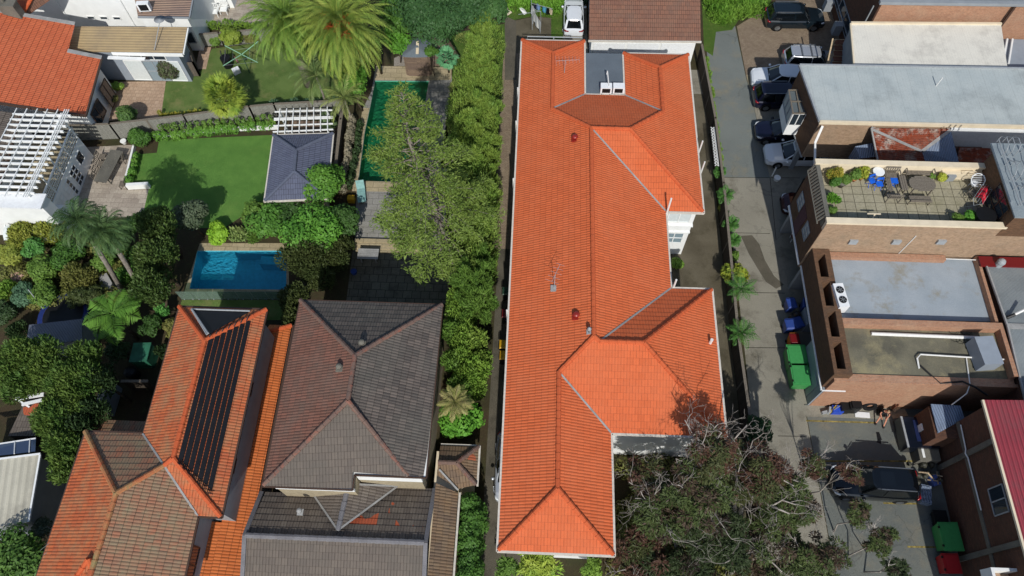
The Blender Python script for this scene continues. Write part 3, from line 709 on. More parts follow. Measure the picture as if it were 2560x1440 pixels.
flat(t, 'flat_roof', [(3.22, 36.2), (6.03, 36.2), (6.03, 40.1), (3.22, 40.1)], 5.95, .25, 'fibre_grey')
window(t, (8.7, 27.0), (10.15, 27.0), 4.15, 5.35, (0, -1), 'white', 'curtain', 1); window(t, (8.3, 27.0), (10.1, 27.0), 1.6, 2.8, (0, -1), 'white', 'glass_blue', 2, 1)
window(t, (10.42, 30), (10.42, 31.6), 4.0, 5.2, (1, 0)); window(t, (10.42, 35), (10.42, 36.6), 4.0, 5.2, (1, 0)); window(t, (10.2, 15), (10.2, 16.6), 4.0, 5.2, (1, 0))
window(t, (5.2, 12.5), (8.8, 12.5), 3.9, 5.2, (0, -1), 'white', 'glass', 3)
window(t, (.4, 6.3), (2.0, 6.3), 3.9, 5.2, (0, -1), 'white', 'curtain', 1)
mb = MB()                                     # bay under the east gable
mb.box(8.2, 10.5, 26.9, 27.2, 5.55, 5.8); mb.box(8.1, 10.47, 26.85, 27.2, 3.75, 3.85); mb.box(8.1, 10.45, 26.9, 27.2, 2.9, 3.0); mb.build('moulding', M['white'], t)
mb = MB(); mb.box(.0, 3.9, 6.0, 6.32, 3.2, 3.5); mb.box(-.05, 3.95, 6.15, 6.32, 5.4, 5.86); mb.build('moulding', M['white'], t)
# 2 dark tiled house
t = thing('brown_roof_house', 'two storey house with dark brown hipped tile roof and two round vents', 'house', (-9.4, 13, 0))
v = dict(NW=(-13.6, 19.15, 6.5), NE=(-5.25, 19.15, 6.5), SE=(-5.25, 9.12, 6.5), sm=(-9.02, 9.12, 6.5), SM=(-9.02, 8.35, 6.5), SW=(-13.65, 8.35, 6.5), rN=(-9.42, 15.0, 8.4), rS=(-9.42, 12.45, 8.4), q=(-6.15, 9.12, 6.5))
v = {k: Vector(q) for k, q in v.items()}
v['c'] = Vector((-9.02, 9.12, 6.83))
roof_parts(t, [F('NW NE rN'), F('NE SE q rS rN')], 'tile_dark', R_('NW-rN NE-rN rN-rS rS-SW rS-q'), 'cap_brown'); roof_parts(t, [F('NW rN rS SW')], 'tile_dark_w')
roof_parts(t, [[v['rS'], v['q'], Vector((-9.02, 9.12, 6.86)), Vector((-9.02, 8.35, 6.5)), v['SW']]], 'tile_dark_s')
ring = [(-13.6, 19.15), (-5.25, 19.15), (-5.25, 9.1), (-9.02, 9.1), (-9.02, 8.33), (-13.65, 8.33)]
gutter(t, offs(ring, .04), 6.5, 'gutter_dark', .07, .1); flat(t, 'soffit', offs(ring, -.02), 6.42, .06, 'white')
walls(t, [(-13.2, 18.8), (-5.7, 18.8), (-5.7, 9.5), (-9.4, 9.5), (-9.4, 9.1), (-13.2, 9.1)], 0, 6.36, 'cream')
window(t, (-5.7, 16.6), (-5.7, 18.0), 4.2, 5.6, (1, 0), 'white', 'glass_blue'); window(t, (-5.7, 11.2), (-5.7, 12.8), 4.2, 5.6, (1, 0), 'white', 'glass_blue')
# its front wing with cross gable
ZN, ZR = 3.7, 4.8; yr, yn = 6.1, 8.6
a, b = Vector((-14.65, yr, ZR)), Vector((-5.2, yr, ZR))
fl = [Vector((-14.45, yn, ZN)), Vector((-9.0, yn, ZN)), Vector((-9.0, 9.2, ZN-.27)), Vector((-5.1, 9.2, ZN-.27)), b, a]
fs = [a, b, Vector((-5.2, 2.4, 3.1)), Vector((-14.65, 2.4, 3.1))]
roof_parts(t, [fl], 'tile_grey', [], None, name='front_roof')
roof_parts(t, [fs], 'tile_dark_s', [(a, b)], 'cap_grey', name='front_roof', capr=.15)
top = Vector((-9.6, 8.95, ZR+.1)); pk = P(845, 1326, ZR+.1); wl = P(786, 1240, 3.85); wr2 = P(994, 1216, 3.85); tw1 = P(850, 1222, 4.9); tw2 = Vector((-9.55, 9.2, 4.9))
roof_parts(t, [[top, wl, pk], [top, pk, wr2]], 'tile_grey', [(top, pk)], 'cap_grey', [(wl, pk), (wr2, pk), (wl, top), (wr2, top)], name='saddle_roof', capr=.14)
for q0, q1 in (((-14.65, yn, ZN+.03), (-14.7, yr, ZR+.05)), ((-14.7, yr, ZR+.05), (-14.7, 2.4, 3.15)), ((-5.1, 9.2, ZN-.24), (-5.15, yr, ZR+.05)), ((-5.15, yr, ZR+.05), (-5.15, 2.4, 3.15))): mb = MB(); mb.bar(q0, q1, .22, .12); mb.build('barge_board', M['cap_grey'], t)
mb = MB(); mb.prism([(-14.4, 8.4), (-5.4, 8.4), (-5.4, 2.8), (-14.4, 2.8)], 0, 3.0); mb.build('wall', M['cream'], t)
mb = MB(); mb.box(-13.2, -9.05, 8.42, 9.2, 3.0, 5.6); mb.build('panel', plain('dull_beige_wall', 'a3977d', .8), t); mb = MB(); mb.box(-9.0, -5.6, 9.16, 9.6, 3.0, 5.2); mb.build('panel', plain('dull_beige_wall', 'a3977d', .8), t)
mb = MB(); mb.box(-13.25, -9.03, 8.39, 8.5, 5.6, 6.3); mb.build('fascia', M['white'], t); mb = MB(); mb.box(-9.0, -5.55, 9.13, 9.3, 5.2, 6.3); mb.build('fascia', M['white'], t)
# narrow side wing with mossy tiles
V_ = Vector
n1 = [V_((-5.0, 9.4, 4.0)), V_((-5.0, 3, 4.0)), V_((-3.78, 3, 3.25)), V_((-3.78, 9.05, 3.25))]
pA, pB, pC, pD = V_((-5.0, 11.75, 3.25)), V_((-2.8, 11.75, 3.25)), V_((-2.8, 9.55, 3.25)), V_((-3.9, 9.1, 3.2)); rA, rB = V_((-5.0, 10.6, 3.8)), V_((-3.95, 10.6, 3.8))
roof_parts(t, [n1, [pA, pB, rB, rA], [pB, pC, rB], [rA, rB, pC, V_((-3.78, 9.3, 3.25)), V_((-5.0, 9.9, 3.6))]], 'tile_old', [(rA, rB), (rB, pB), (rB, pC)], 'cap_brown', [(V_((-4.9, 10.2, 3.75)), V_((-3.8, 9.2, 3.3)))], name='side_roof')
gutter(t, [(-3.7, 3, 3.2), (-3.7, 9.1, 3.2)], 0, 'gutter', closed=False); gutter(t, [(-2.74, 9.5, 3.2), (-2.74, 11.8, 3.2), (-5, 11.8, 3.2)], 0, 'gutter', closed=False)
mb = MB(); mb.prism([(-5.2, 11.4), (-3.1, 11.4), (-3.1, 9.8), (-4.0, 9.4), (-4.0, 3), (-5.2, 3)], 0, 3.15); mb.build('wall', M['cream'], t)
# 3 house with pool-heating mats
t = thing('solar_roof_house', 'house with weathered orange tile roof carrying black pool heating mats', 'house', (-19, 12, 0))
def sc(q): return Vector((q[0]*.9625, q[1]*.9625, 6.5+(q[2]-5)*.97)) if len(q) > 2 else (q[0]*.9625, q[1]*.9625)
v = dict(NW=(-21.45, 19.2, 5), NE=(-16.1, 19.2, 5), SE=(-16.1, 6.95, 5), e2=(-17.35, 6.95, 5), WA=(-21.5, 11.25, 5), q=(-24.75, 11.25, 5), W0=(-24.95, 2.0, 5), S0=(-17.3, 2.0, 5), ap=(-18.78, 16.5, 6.22), rg=(-18.85, 9.65, 6.22), v2=(-21.1, 7.6, 6.68), vv=(-19.35, 9.3, 5.98), rd=(-21.25, 2.0, 6.68), nk=(-16.1, 18.6, 5))
v = {k: sc(q) for k, q in v.items()}
roof_parts(t, [F('NW NE ap'), F('NW ap rg vv WA'), F('NE SE rg ap')], 'tile_solar', R_('NW-ap NE-ap ap-rg rg-SE rg-vv'), 'cap_orange', R_('WA-vv'))
roof_parts(t, [F('rg SE e2 vv')], 'tile_solar', [], None, R_('vv-e2'))
roof_parts(t, [F('q WA vv v2')], 'tile_mixed', R_('q-v2 v2-vv'), 'cap_moss')
roof_parts(t, [F('q v2 rd W0')], 'tile_solar', R_('v2-rd'), 'cap_moss')
roof_parts(t, [F('v2 vv e2 S0 rd')], 'tile_mixed', [], None)
pk = P(222, 1398, 8.2); g1, g2 = sc((-22.7, 2.6, 6.0)), sc((-20.6, 2.6, 6.0)); roof_parts(t, [[pk, g1, g2]], 'tile_solar', [(pk, g1), (pk, g2)], 'cap_orange', name='front_gablet')
gutter(t, [tuple(sc(q)) for q in ((-24.95, 2, 5), (-24.8, 11.3, 5), (-21.5, 11.3, 5), (-21.5, 19.25, 5), (-16.05, 19.25, 5), (-16.05, 6.9, 5), (-17.3, 6.9, 5), (-17.25, 2, 5))], 0, 'gutter_dark', .09, .1, False)
walls(t, [sc(q) for q in [(-21.0, 18.8), (-16.5, 18.8), (-16.5, 7.3), (-17.7, 7.3), (-17.7, 2), (-24.4, 2), (-24.4, 10.9), (-21.0, 10.9)]], 0, 6.38, 'greywall')
for y in (9.2, 13.6): window(t, (-15.88, y), (-15.88, y+.8), 5.2, 5.9, (1, 0), 'gutter_dark', 'glass', 1)
window(t, (-17.04, 3.6), (-17.04, 5.4), 4.6, 5.8, (1, 0), 'gutter_dark', 'glass', 1)
mb = MB()                                     # heating mats on the east slope, in strips
nrm = frame(F('NE SE rg ap'))[1]; nn = Vector(nrm)
def on_e(x, y): return sc((x, y, 5+(-16.1-x)*(1.22/2.7)))+nn*.1
for i in range(7):
    xa = -18.62+i*.27; ya = 18.3-abs(xa+16.1)*.0; yt = 16.6+(xa+18.7)*.93; yb = 9.75-(xa+18.75)*.8
    mb.poly([on_e(xa, yb), on_e(xa+.22, yb-.1), on_e(xa+.22, yt), on_e(xa, yt)][::1])
    p = on_e(xa, yt); mb.tube([p, p+Vector((.1, .15, .12)), p+Vector((.15, .35, .05))], .035, 5)
    for k in range(3):
        p = on_e(xa+.04+.08*k, yb-.02); mb.tube([p, p+Vector((0, -.22, .03)), p+Vector((.12, -.3, .03))], .025, 4)
mb.build('pool_heating_mat', M['solar'], t)
mb = MB(); A1, B1, C1 = v['NW'], v['NE'], v['ap']; cc = (A1+B1+C1)/3
q = [A1.lerp(cc, .33), B1.lerp(cc, .33), C1.lerp(cc, .2)]; n2 = Vector(frame([A1, B1, C1])[1])
mb.poly([p+n2*.075 for p in q]); mb.build('pool_heating_mat', M['solar'], t)
mb = MB(); mb.tube([q[0]+n2*.12, q[1]+n2*.12], .05, 6); mb.tube([q[0]+n2*.12, q[2]+n2*.12], .05, 6); mb.tube([q[0]+n2*.2+V_((.1, -.1, 0)), q[2]+n2*.2+V_((.1, 0, 0))], .05, 6); mb.build('pipe', M['steel'], t)
# low side roof in bright tiles
v = dict(a=(-16.35, 19.1, 3.0), b=(-15.1, 19.1, 3.0), c=(-15.05, 2, 3.0), d=(-16.6, 2, 3.6), e=(-16.5, 18.3, 3.6))
v = {k: Vector(q) for k, q in v.items()}
roof_parts(t, [F('b c d e'), [v['b'], v['e'], V_((-16.5, 19.1, 3.0))]], 'tile_new', [(v['b'], v['e'])], 'cap_orange', name='side_roof')
roof_parts(t, [[V_((-16.5, 6.9, 3.55)), V_((-16.5, 2, 3.55)), V_((-17.65, 2, 4.0)), V_((-17.65, 6.9, 4.0))]], 'tile_new', [], None, name='side_roof')
gutter(t, [(-15.0, 19.15, 2.98), (-14.98, 2, 2.98)], 0, 'gutter_dark', .09, .1, False)
mb = MB(); mb.box(-16.5, -15.4, 2, 18.6, 0, 2.9); mb.build('wall', M['greywall'], t)
v = dict(a=(-25.7, 12.5, 3.2), b=(-21.6, 12.5, 3.2), c=(-21.6, 10.9, 3.9), d=(-24.7, 10.9, 3.9), e=(-25.75, 10.9, 3.2))
v = {k: Vector(q) for k, q in v.items()}
roof_parts(t, [F('a b c d'), F('a d e')], 'tile_mixed', [(v['a'], v['d'])], 'cap_orange', name='lean_to_roof')
mb = MB(); mb.box(-25.3, -21.6, 10.9, 12.1, 0, 3.1); mb.build('wall', M['cream'], t)
# 4 top-left orange house
t = thing('corner_orange_house', 'orange tile roofed house cut by the left picture edge above the pergola', 'house', (-38, 40, 0))
pa, pb_ = 3.2-.36*33.0, -.36
Q = lambda x, y: PL(x, y, 3.2-.36*33.0, -.36, 0)
f = [Q(255, 145), Q(215, 290), Q(-60, 250), Q(-200, 230), Q(-200, 20), Q(0, 28), Q(188, 60), Q(170, 128)]
roof_parts(t, [f], 'tile_red')
mb = MB(); mb.bar(f[0], f[1], .12, .12); mb.bar(f[1], f[2], .15, .15); mb.build('gutter', M['gutter_dark'], t)
mb = MB(); mb.bar(f[5]+V_((0, 0, .05)), f[6]+V_((0, 0, .05)), .35, .04); mb.bar(f[0]+V_((0, 0, .06)), f[7]+V_((0, 0, .06)), .35, .04); mb.build('flashing', M['lead'], t)
mb = MB(); ww = [(f[0].x-.5, f[0].y-.3), (f[1].x-.5, f[1].y+.5), (-43, 36.6), (-43, 44.5), (-37.5, 44.5)]; mb.prism(ww, 0, 3.1); mb.build('wall', M['white'], t)
window(t, (f[1].x-.5, f[1].y+1.0), (f[1].x-.5, f[1].y+2.6), .9, 2.3, (1, 0), 'gutter_dark'); window(t, (f[1].x-.5, f[1].y+3.4), (f[1].x-.5, f[1].y+4.6), .3, 2.4, (1, 0), 'gutter_dark')
c = Q(40, 35); mb = MB(); mb.box(c.x-.7, c.x+.5, c.y-.35, c.y+.35, c.z-1, c.z+1.0); mb.box(c.x-.8, c.x+.6, c.y-.45, c.y+.45, c.z+1.0, c.z+1.12); mb.tube([(c.x-.3, c.y, c.z+1.1), (c.x-.3, c.y, c.z+1.6)], .15, 8); mb.build('chimney', M['band'], t)
A_, B_, C_, D_ = P(-90, -60, 6.6), P(112, -60, 6.6), P(60, 30, 5.4), P(-90, 6, 5.4); roof_parts(t, [[A_, B_, C_, D_]], 'tile_red', [(B_, C_)], 'cap_orange', name='rear_roof'); roof_parts(t, [[B_, P(215, -60, 5.2), P(66, 38, 4.9), C_]], 'tile_brown', name='rear_roof')
# tan roofed wing
q = [P(188, 66, 3.7), P(468, 68, 3.7), P(456, 133, 3.35), P(168, 127, 3.35)]
mb = MB(); mb.poly(q[::-1]); mb.poly([p-V_((0, 0, .08)) for p in q]); mb.build('wing_roof', M['roof_tan'], t)
yw = q[2].y+.25; mb = MB(); mb.prism([(q[3].x, yw), (q[2].x-.6, yw), (q[1].x-.6, q[1].y-.3), (q[0].x+.3, q[0].y-.3)], 0, 3.25); mb.build('wing_wall', M['greyblue'], t)
mb = MB(); mb.bar(q[3]+V_((3.5, -.05, -.15)), q[2]+V_((0, -.05, -.15)), .06, .3); mb.bar(q[1]+V_((.05, 0, -.1)), q[2]+V_((.05, 0, -.1)), .1, .12); mb.bar(q[3]+V_((3.2, -.35, -.25)), q[2]+V_((-3, -.35, -.35)), .3, .06); mb.build('fascia', M['white'], t)
window(t, (-33.2, yw), (-29.4, yw), 2.35, 3.0, (0, -1), 'white', 'glass', 3); window(t, (-33.0, yw), (-31.5, yw), .1, 2.2, (0, -1), 'white', 'curtain', 0); window(t, (-31.5, yw), (-29.9, yw), .1, 2.2, (0, -1), 'steel', 'glass_blue', 1, 1, proud=.09); window(t, (-29.9, yw), (-28.6, yw), .1, 2.2, (0, -1), 'white', 'curtain', 0)
# 5 white two-storey house behind
t = thing('white_house', 'tall white rendered house behind the tan roofed wing', 'house', (-38, 49, 0))
mb = MB(); mb.prism([(-46, 47.4), (-33.0, 47.4), (-33.0, 56), (-46, 56)], 0, 8.5); mb.build('wall', M['white'], t)
for x in (-37.9, -36.8, -35.7): window(t, (x, 47.4), (x+.62, 47.4), 1.4, 1.7, (0, -1), 'white', 'glass', 0)
window(t, (-38.6, 47.4), (-37.7, 47.4), 4.6, 5.6, (0, -1), 'white', 'glass', 1, 1)
mb = MB(); mb.tube([(-39.6, 47.33, 0), (-39.6, 47.33, 8)], .05, 6); mb.tube([(-34.2, 47.33, 0), (-34.2, 47.33, 8)], .05, 6); mb.build('downpipe', M['white'], t)
q = [P(345, 43, 3.6), P(474, 45, 3.6), P(490, -40, 3.6), P(330, -40, 3.6)]
mb = MB(); mb.poly(q); mb.poly([p-V_((0, 0, .1)) for p in q[::-1]]); mb.build('rear_roof', M['roof_brown'], t)
mb = MB(); mb.prism([(q[0].x+.1, q[0].y+.15), (q[1].x-.3, q[1].y+.15), (q[1].x-.3, 56), (q[0].x+.1, 56)], 0, 3.45); mb.build('rear_wall', M['white'], t)
mb = MB(); mb.bar(q[0], q[1], .12, .12); mb.bar(q[1], q[2], .12, .12); mb.build('gutter', M['greywall'], t)
window(t, (q[1].x-1.9, q[0].y+.15), (q[1].x-.5, q[0].y+.15), .9, 2.0, (0, -1), 'greywall')
# brown gable slope of that house rising at its left
q = [V_((-46, 45.2, 4.0)), V_((-37.4, 45.3, 4.0)), V_((-40.5, 47.3, 6.2)), V_((-46, 47.3, 6.2))]
# 6 cottage at the top
t = thing('white_cottage', 'small white cottage wall with paned windows at the top edge', 'house', (-24.6, 51, 0))
a = P(500, 18, 0); b = P(587, 18, 0); mb = MB(); mb.box(a.x, b.x, a.y, a.y+5, 0, 3); mb.build('wall', M['white'], t)
window(t, (a.x+.7, a.y), (a.x+2.3, a.y), .9, 2.2, (0, -1), 'white', 'glass_blue', 3, 2)
q = [V_((a.x-.3, a.y-.3, 3)), V_((b.x+.3, a.y-.3, 3)), V_((b.x+.3, a.y+3, 4.4)), V_((a.x-.3, a.y+3, 4.4))]; roof_parts(t, [q], 'tile_slate')
# 7 pergola house
t = thing('pergola_house', 'white house with an upper deck under a white timber pergola', 'house', (-37, 31, 0))
mb = MB(); mb.prism([(-46, 26.9), (-33.2, 26.9), (-33.2, 28.2), (-34.0, 28.2), (-34.05, 34.2), (-46, 34.2)], 0, 2.2); mb.build('wall', M['white'], t)
mb = MB(); mb.prism([(-46, 26.6), (-33.0, 26.6), (-33.0, 27.5), (-37.3, 27.5), (-37.5, 34.3), (-46, 34.3)], 2.2, 4.3); mb.build('upper_wall', M['white'], t)
flat(t, 'deck', [(-37.4, 27.5), (-34.1, 27.5), (-34.1, 34.2), (-37.4, 34.2)], 2.26, .05, 'pool_slab')
mb = MB()
for y in (27.6, 29.2, 30.8, 32.4, 34.1): mb.box(-34.15, -34.05, y, y+.1, 2.2, 4.6)
for i in range(34): mb.bar((-34.1, 27.6+i*.195, 2.3), (-34.1, 27.95+i*.195, 3.2), .03, .05); mb.bar((-34.1, 27.95+i*.195, 2.3), (-34.1, 27.6+i*.195, 3.2), .03, .05)
mb.bar((-34.1, 27.6, 3.25), (-34.1, 34.2, 3.25), .12, .06); mb.build('balustrade', M['white'], t)
mb = MB()
for i in range(15): mb.bar((-37.6, 27.4+i*.48, 4.72), (-33.5+.02*i, 27.4+i*.48, 4.72), .1, .18)
mb.build('rafter', M['white'], t)
mb = MB()
for x in (-37.5, -36.75, -36.0, -35.25, -34.5, -34.0, -33.85, -33.7): mb.bar((x+.25-.0, 34.6, 4.84), (x-.1, 27.0, 4.84), .05, .06)
mb.bar((-34.05, 34.4, 4.6), (-33.9, 27.2, 4.6), .1, .2); mb.build('batten', M['white'], t)
for y in (28.6, 29.9, 31.2): window(t, (-34.04, y), (-34.04, y+.9), .2, 1.8, (1, 0), 'white', 'glass', 1, 3)
window(t, (-34.04, 32.6), (-34.04, 33.4), .9, 1.8, (1, 0), 'white', 'glass', 0)
q = [P(-200, 282, 5.0), P(48, 282, 4.8), P(2, 428, 4.8), P(-40, 520, 4.8), P(-200, 520, 5.0)]
q = [V_((p.x, p.y, 4.7+(-37.2-p.x)*.36)) for p in q]; roof_parts(t, [q], 'tile_grey'); mb = MB(); mb.bar(q[1], q[2], .12, .12); mb.bar(q[2], q[3], .12, .12); mb.build('gutter', M['gutter_dark'], t)
mb = MB(); mb.prism([(-46, 26.4), (-32.95, 26.4), (-32.95, 27.6), (-46, 27.6)], 4.3, 4.42); mb.build('parapet_cap', M['whitemetal'], t)
mb = MB()
for i in range(6):
    a0 = i/6*math.pi/2; a1 = (i+1)/6*math.pi/2; ya, za = 26.55-.9*math.sin(a0), 1.9-.5*(1-math.cos(a0)); yb, zb = 26.55-.9*math.sin(a1), 1.9-.5*(1-math.cos(a1))
    mb.poly([(-37.0, ya, za), (-37.0, yb, zb), (-33.4, yb, zb), (-33.4, ya, za)][::-1])
mb.build('awning', M['curtain'], t); mb = MB()
for x in (-37.0, -35.8, -34.6, -33.4): mb.bar((x, 26.6, 1.95), (x, 25.65, 1.4), .07, .07)
mb.build('awning_frame', M['white'], t); window(t, (-36.4, 26.6), (-34.4, 26.6), .5, 1.6, (0, -1), 'white', 'glass', 1, proud=.08)
# 8 cabana with its own little pergola
t = thing('pool_cabana', 'small garden pavilion with blue grey hipped tile roof beside the lawn', 'pavilion', (-17, 32, 0))
v = dict(NW=(-19.45, 34.75, 2.4), NE=(-15.1, 35.05, 2.4), SE=(-14.65, 29.3, 2.4), SW=(-18.95, 28.9, 2.4), a=(-17.2, 32.75, 3.2), b=(-17.0, 30.9, 3.2)); v = {k: Vector(q) for k, q in v.items()}
roof_parts(t, [F('NW NE a'), F('NW a b SW'), F('NE SE b a'), F('SW b SE')], 'tile_slate', R_('NW-a NE-a a-b SW-b SE-b'), 'cap_slate')
gutter(t, [(-19.5, 34.8), (-15.05, 35.1), (-14.6, 29.25), (-19.0, 28.85)], 2.4, 'gutter', .1, .12)
mb = MB(); mb.prism([(-19.0, 34.3), (-15.5, 34.6), (-15.1, 29.7), (-18.5, 29.4)], 0, 2.3); mb.build('wall', M['cream'], t)
t = thing('garden_pergola', 'white lattice pergola over brown paving behind the cabana', 'pergola', (-17, 36.5, 0))
a, b, c, d = P(700, 280, 2.4), P(818, 275, 2.4), P(820, 330, 2.4), P(695, 337, 2.4); mb = MB()
for i in range(8): mb.bar(a.lerp(b, i/7)+V_((0, .2, .1)), d.lerp(c, i/7)+V_((0, 0, .1)), .06, .1)
mb.build('rafter', M['white'], t); mb = MB()
for k in (0, .3, .36, .62, .88): mb.bar(a.lerp(d, k)+V_((-.4, 0, 0)), b.lerp(c, k)+V_((.4, 0, 0)), .07, .1)
mb.build('beam', M['white'], t)
for q in (a, b, c, d): mb = MB(); q2 = q; mb.box(q.x-.07, q.x+.07, q.y-.07, q.y+.07, 0, 2.35); mb.build('post', M['white'], t)
sheet('pergola_paving', [(-19.6, 35), (-15, 35), (-15, 38.2), (-19.6, 38.2)], .01, 'deckwood', world=True)
# 9 garage at the top centre
t = thing('garage_block', 'white garage with plain brown tile roof and roller doors', 'garage', (8.2, 47, 0))
roof_parts(t, [[V_((3.85, 44.8, 2.75)), V_((12.65, 44.95, 2.75)), V_((12.65, 54, 5.5)), V_((3.85, 54, 5.5))]], 'tile_brown')
mb = MB(); mb.prism([(4.1, 45.1), (12.4, 45.3), (12.4, 54), (4.1, 54)], 0, 2.7); mb.build('wall', M['white'], t)
mb = MB(); mb.bar((3.8, 44.74, 2.7), (12.7, 44.9, 2.7), .12, .12); mb.build('gutter', M['gutter'], t)
for x0_ in (4.3, 7.0, 9.7):
    mb = MB(); ydoor = 45.1+(x0_-4.1)*.024
    for k in range(9): mb.box(x0_, x0_+2.5, ydoor-.05, ydoor-.01, .02+.24*k, .24*k+.24)
    dr = mb.build('roller_door', M['whitemetal'], t); mb = MB(); mb.box(x0_+1.1, x0_+1.4, ydoor-.09, ydoor-.05, .9, .96); mb.build('handle', M['black'], dr)
# green garage
t = thing('green_garage', 'dark green roller door of a garage behind the white hatchback', 'garage', (2.6, 50, 0))
a = P(1408, 12, 0); b = P(1462, 12, 0); mb = MB(); mb.box(a.x-.2, b.x+.2, a.y+.1, a.y+6, 0, 2.6); mb.build('wall', M['gutter_green'], t); mb = MB(); mb.box(a.x, b.x, a.y+.04, a.y+.1, 0, 2.2); mb.build('roller_door', M['gutter_green'], t)
# 10 brick building at the top right
t = thing('brick_block', 'tall orange brick building with grey ribbed roof at the top right corner', 'building', (33, 50, 0))
mb = MB(); mb.prism([(25.3, 45.35), (44, 45.6), (44, 62), (24.6, 62)], 0, 6.7, 0, None); mb.build('wall', M['brick_red'], t)
mb = MB(); mb.prism([(25.2, 45.4), (25.28, 45.34), (24.6, 62), (24.5, 62)], .0, 6.69); mb.build('side_wall', M['brick_dark'], t)
mb = MB(); mb.poly([(24.9, 45.0, 6.75), (45, 45.2, 6.75), (45, 62, 8), (24.3, 62, 8)]); mb.build('roof', M['roof_grey'], t); mb = MB(); mb.bar((24.9, 45.1, 6.72), (45, 45.3, 6.72), .3, .25); mb.build('gutter', M['greywall'], t)
mb = MB(); mb.bar((25.1, 46, 1.3), (24.8, 53, 1.3), .06, .06); mb.bar((25.1, 46, 5.6), (25.05, 46, 0), .08, .08); mb.build('downpipe', M['steel'], t)
window(t, (25.17, 47.6), (24.95, 52.4), .9, 2.2, (-1, -.04), 'greywall', 'glass', 2, proud=.2)
mb = MB(); mb.bar((34.9, 45.25, 6.5), (34.9, 45.25, 1), .15, .15); mb.build('downpipe', M['gutter_dark'], t)
# 11 cream roofed building
t = thing('cream_roof_building', 'building with a plain cream sheet roof next to the brown stairs', 'building', (28.5, 42.6, 0))
q = [P(2136, 166, 5.1), P(2519, 171, 5.1), P(2503, 62, 5.1), P(2127, 60, 5.1)]; mb = MB(); mb.poly(q); mb.poly([p-V_((0, 0, .12)) for p in q[::-1]]); mb.build('roof', M['roof_white'], t)
mb = MB(); mb.prism([(q[0].x+.15, q[0].y), (q[1].x-.2, q[1].y), (q[2].x-.2, q[2].y), (q[3].x+.15, q[3].y)], 0, 4.95); mb.build('wall', M['greywall'], t)
mb = MB(); mb.bar(q[2]+V_((0, .05, .05)), q[3]+V_((0, .05, .05)), .18, .15); mb.bar(q[0]+V_((-.04, 0, 0)), q[3]+V_((-.04, 0, 0)), .1, .16); mb.build('flashing', M['cream'], t)
t = thing('grey_side_building', 'grey walled building beyond the cream roof at the right edge', 'building', (37, 42, 0))
mb = MB(); mb.prism([(34.9, 40.6), (46, 40.6), (46, 45.2), (35.4, 45.2)], 0, 3.4); mb.build('wall', M['greyblue'], t); mb = MB(); mb.bar((34.9, 42.5, 3.6), (35.9, 45.0, 3.6), .12, .1); mb.bar((35.3, 42.4, 3.6), (36.3, 45.0, 3.6), .12, .1); mb.build('rail', M['white'], t)
# 12 long grey roofed brick building on the undercroft
t = thing('grey_roof_building', 'long brick building with pale grey flat sheet roof over parked cars', 'building', (30, 36.7, 0))
q = [P(2049, 303, 6.2), P(2860, 322, 6.2), P(2860, 178, 6.2), P(1999, 164, 6.2)]; mb = MB(); mb.poly(q); mb.poly([p-V_((0, 0, .1)) for p in q[::-1]]); mb.build('roof', M['roof_beige'], t)
a, b, c, d = [Vector((p.x, p.y)) for p in q]
mb = MB(); mb.prism([(a.x+.1, a.y+.12), (b.x, b.y+.1), (c.x, c.y-.1), (d.x+.1, d.y-.1)], 2.35, 6.08); mb.build('wall', M['brick_brown'], t)
mb = MB(); mb.prism([(a.x+2.2, a.y+.3), (b.x, b.y+.3), (c.x, c.y-.3), (d.x+5.5, d.y-.3)], 0, 2.34); mb.build('undercroft_wall', M['greywall'], t)
mb = MB(); mb.prism([(a.x+.1, a.y+.02), (b.x, b.y), (b.x, b.y+.1), (a.x+.1, a.y+.119)], 2.35, 6.05); mb.build('south_wall', M['brick_tan'], t)
mb = MB(); mb.bar((a.x, a.y-.03, 6.14), (b.x, b.y-.03, 6.14), .14, .28); mb.build('fascia', M['cream'], t)
mb = MB(); mb.bar((a.x-.02, a.y, 6.2), (d.x-.02, d.y, 6.2), .12, .16); mb.bar((d.x, d.y+.05, 6.22), (c.x, c.y+.05, 6.22), .12, .14); mb.bar((a.x+.1, a.y, 2.33), (d.x+.1, d.y, 2.33), .12, .1); mb.build('gutter', M['steel'], t)
a2 = P(2380, 320, 6.0); mb = MB(); mb.box(a2.x, a2.x+5.6, a.y-.16, a.y-.04, 3.9, 5.95); mb.build('white_panel', M['whitemetal'], t)
mb = MB()                                     # glazed bay on the west wall
mb.prism([(17.95, 35.95), (19.1, 35.95), (19.1, 38.15), (17.95, 38.15)], 2.5, 3.5); by = mb.build('bay', M['white'], t)
window(by, (17.95, 36.0), (17.95, 38.1), 3.55, 4.75, (-1, 0), 'greywall', 'glass_blue', 2); window(by, (18.0, 35.97), (18.9, 35.97), 3.55, 4.75, (0, -1), 'white', 'glass', 1)
mb = MB(); mb.box(18.0, 19.0, 36.0, 38.1, 3.5, 4.7); mb.build('glazing', MC.setdefault('gl2', glassm('dusty_glass', '5f686c')), by)
mb = MB()
for y in (35.95, 37.05, 38.12): mb.bar((17.93, y, 4.78), (19.0, y, 4.82), .08, .08)
for x in (17.95, 18.45, 18.95): mb.bar((x, 35.95, 4.79), (x, 38.15, 4.79), .08, .08)
mb.build('skylight_frame', M['plank'], by)
for y in (34.9, 39.0): mb = MB(); mb.box(19.0, 19.35, y-.15, y+.15, 0, 2.33); mb.build('pillar', M['greywall'], t)
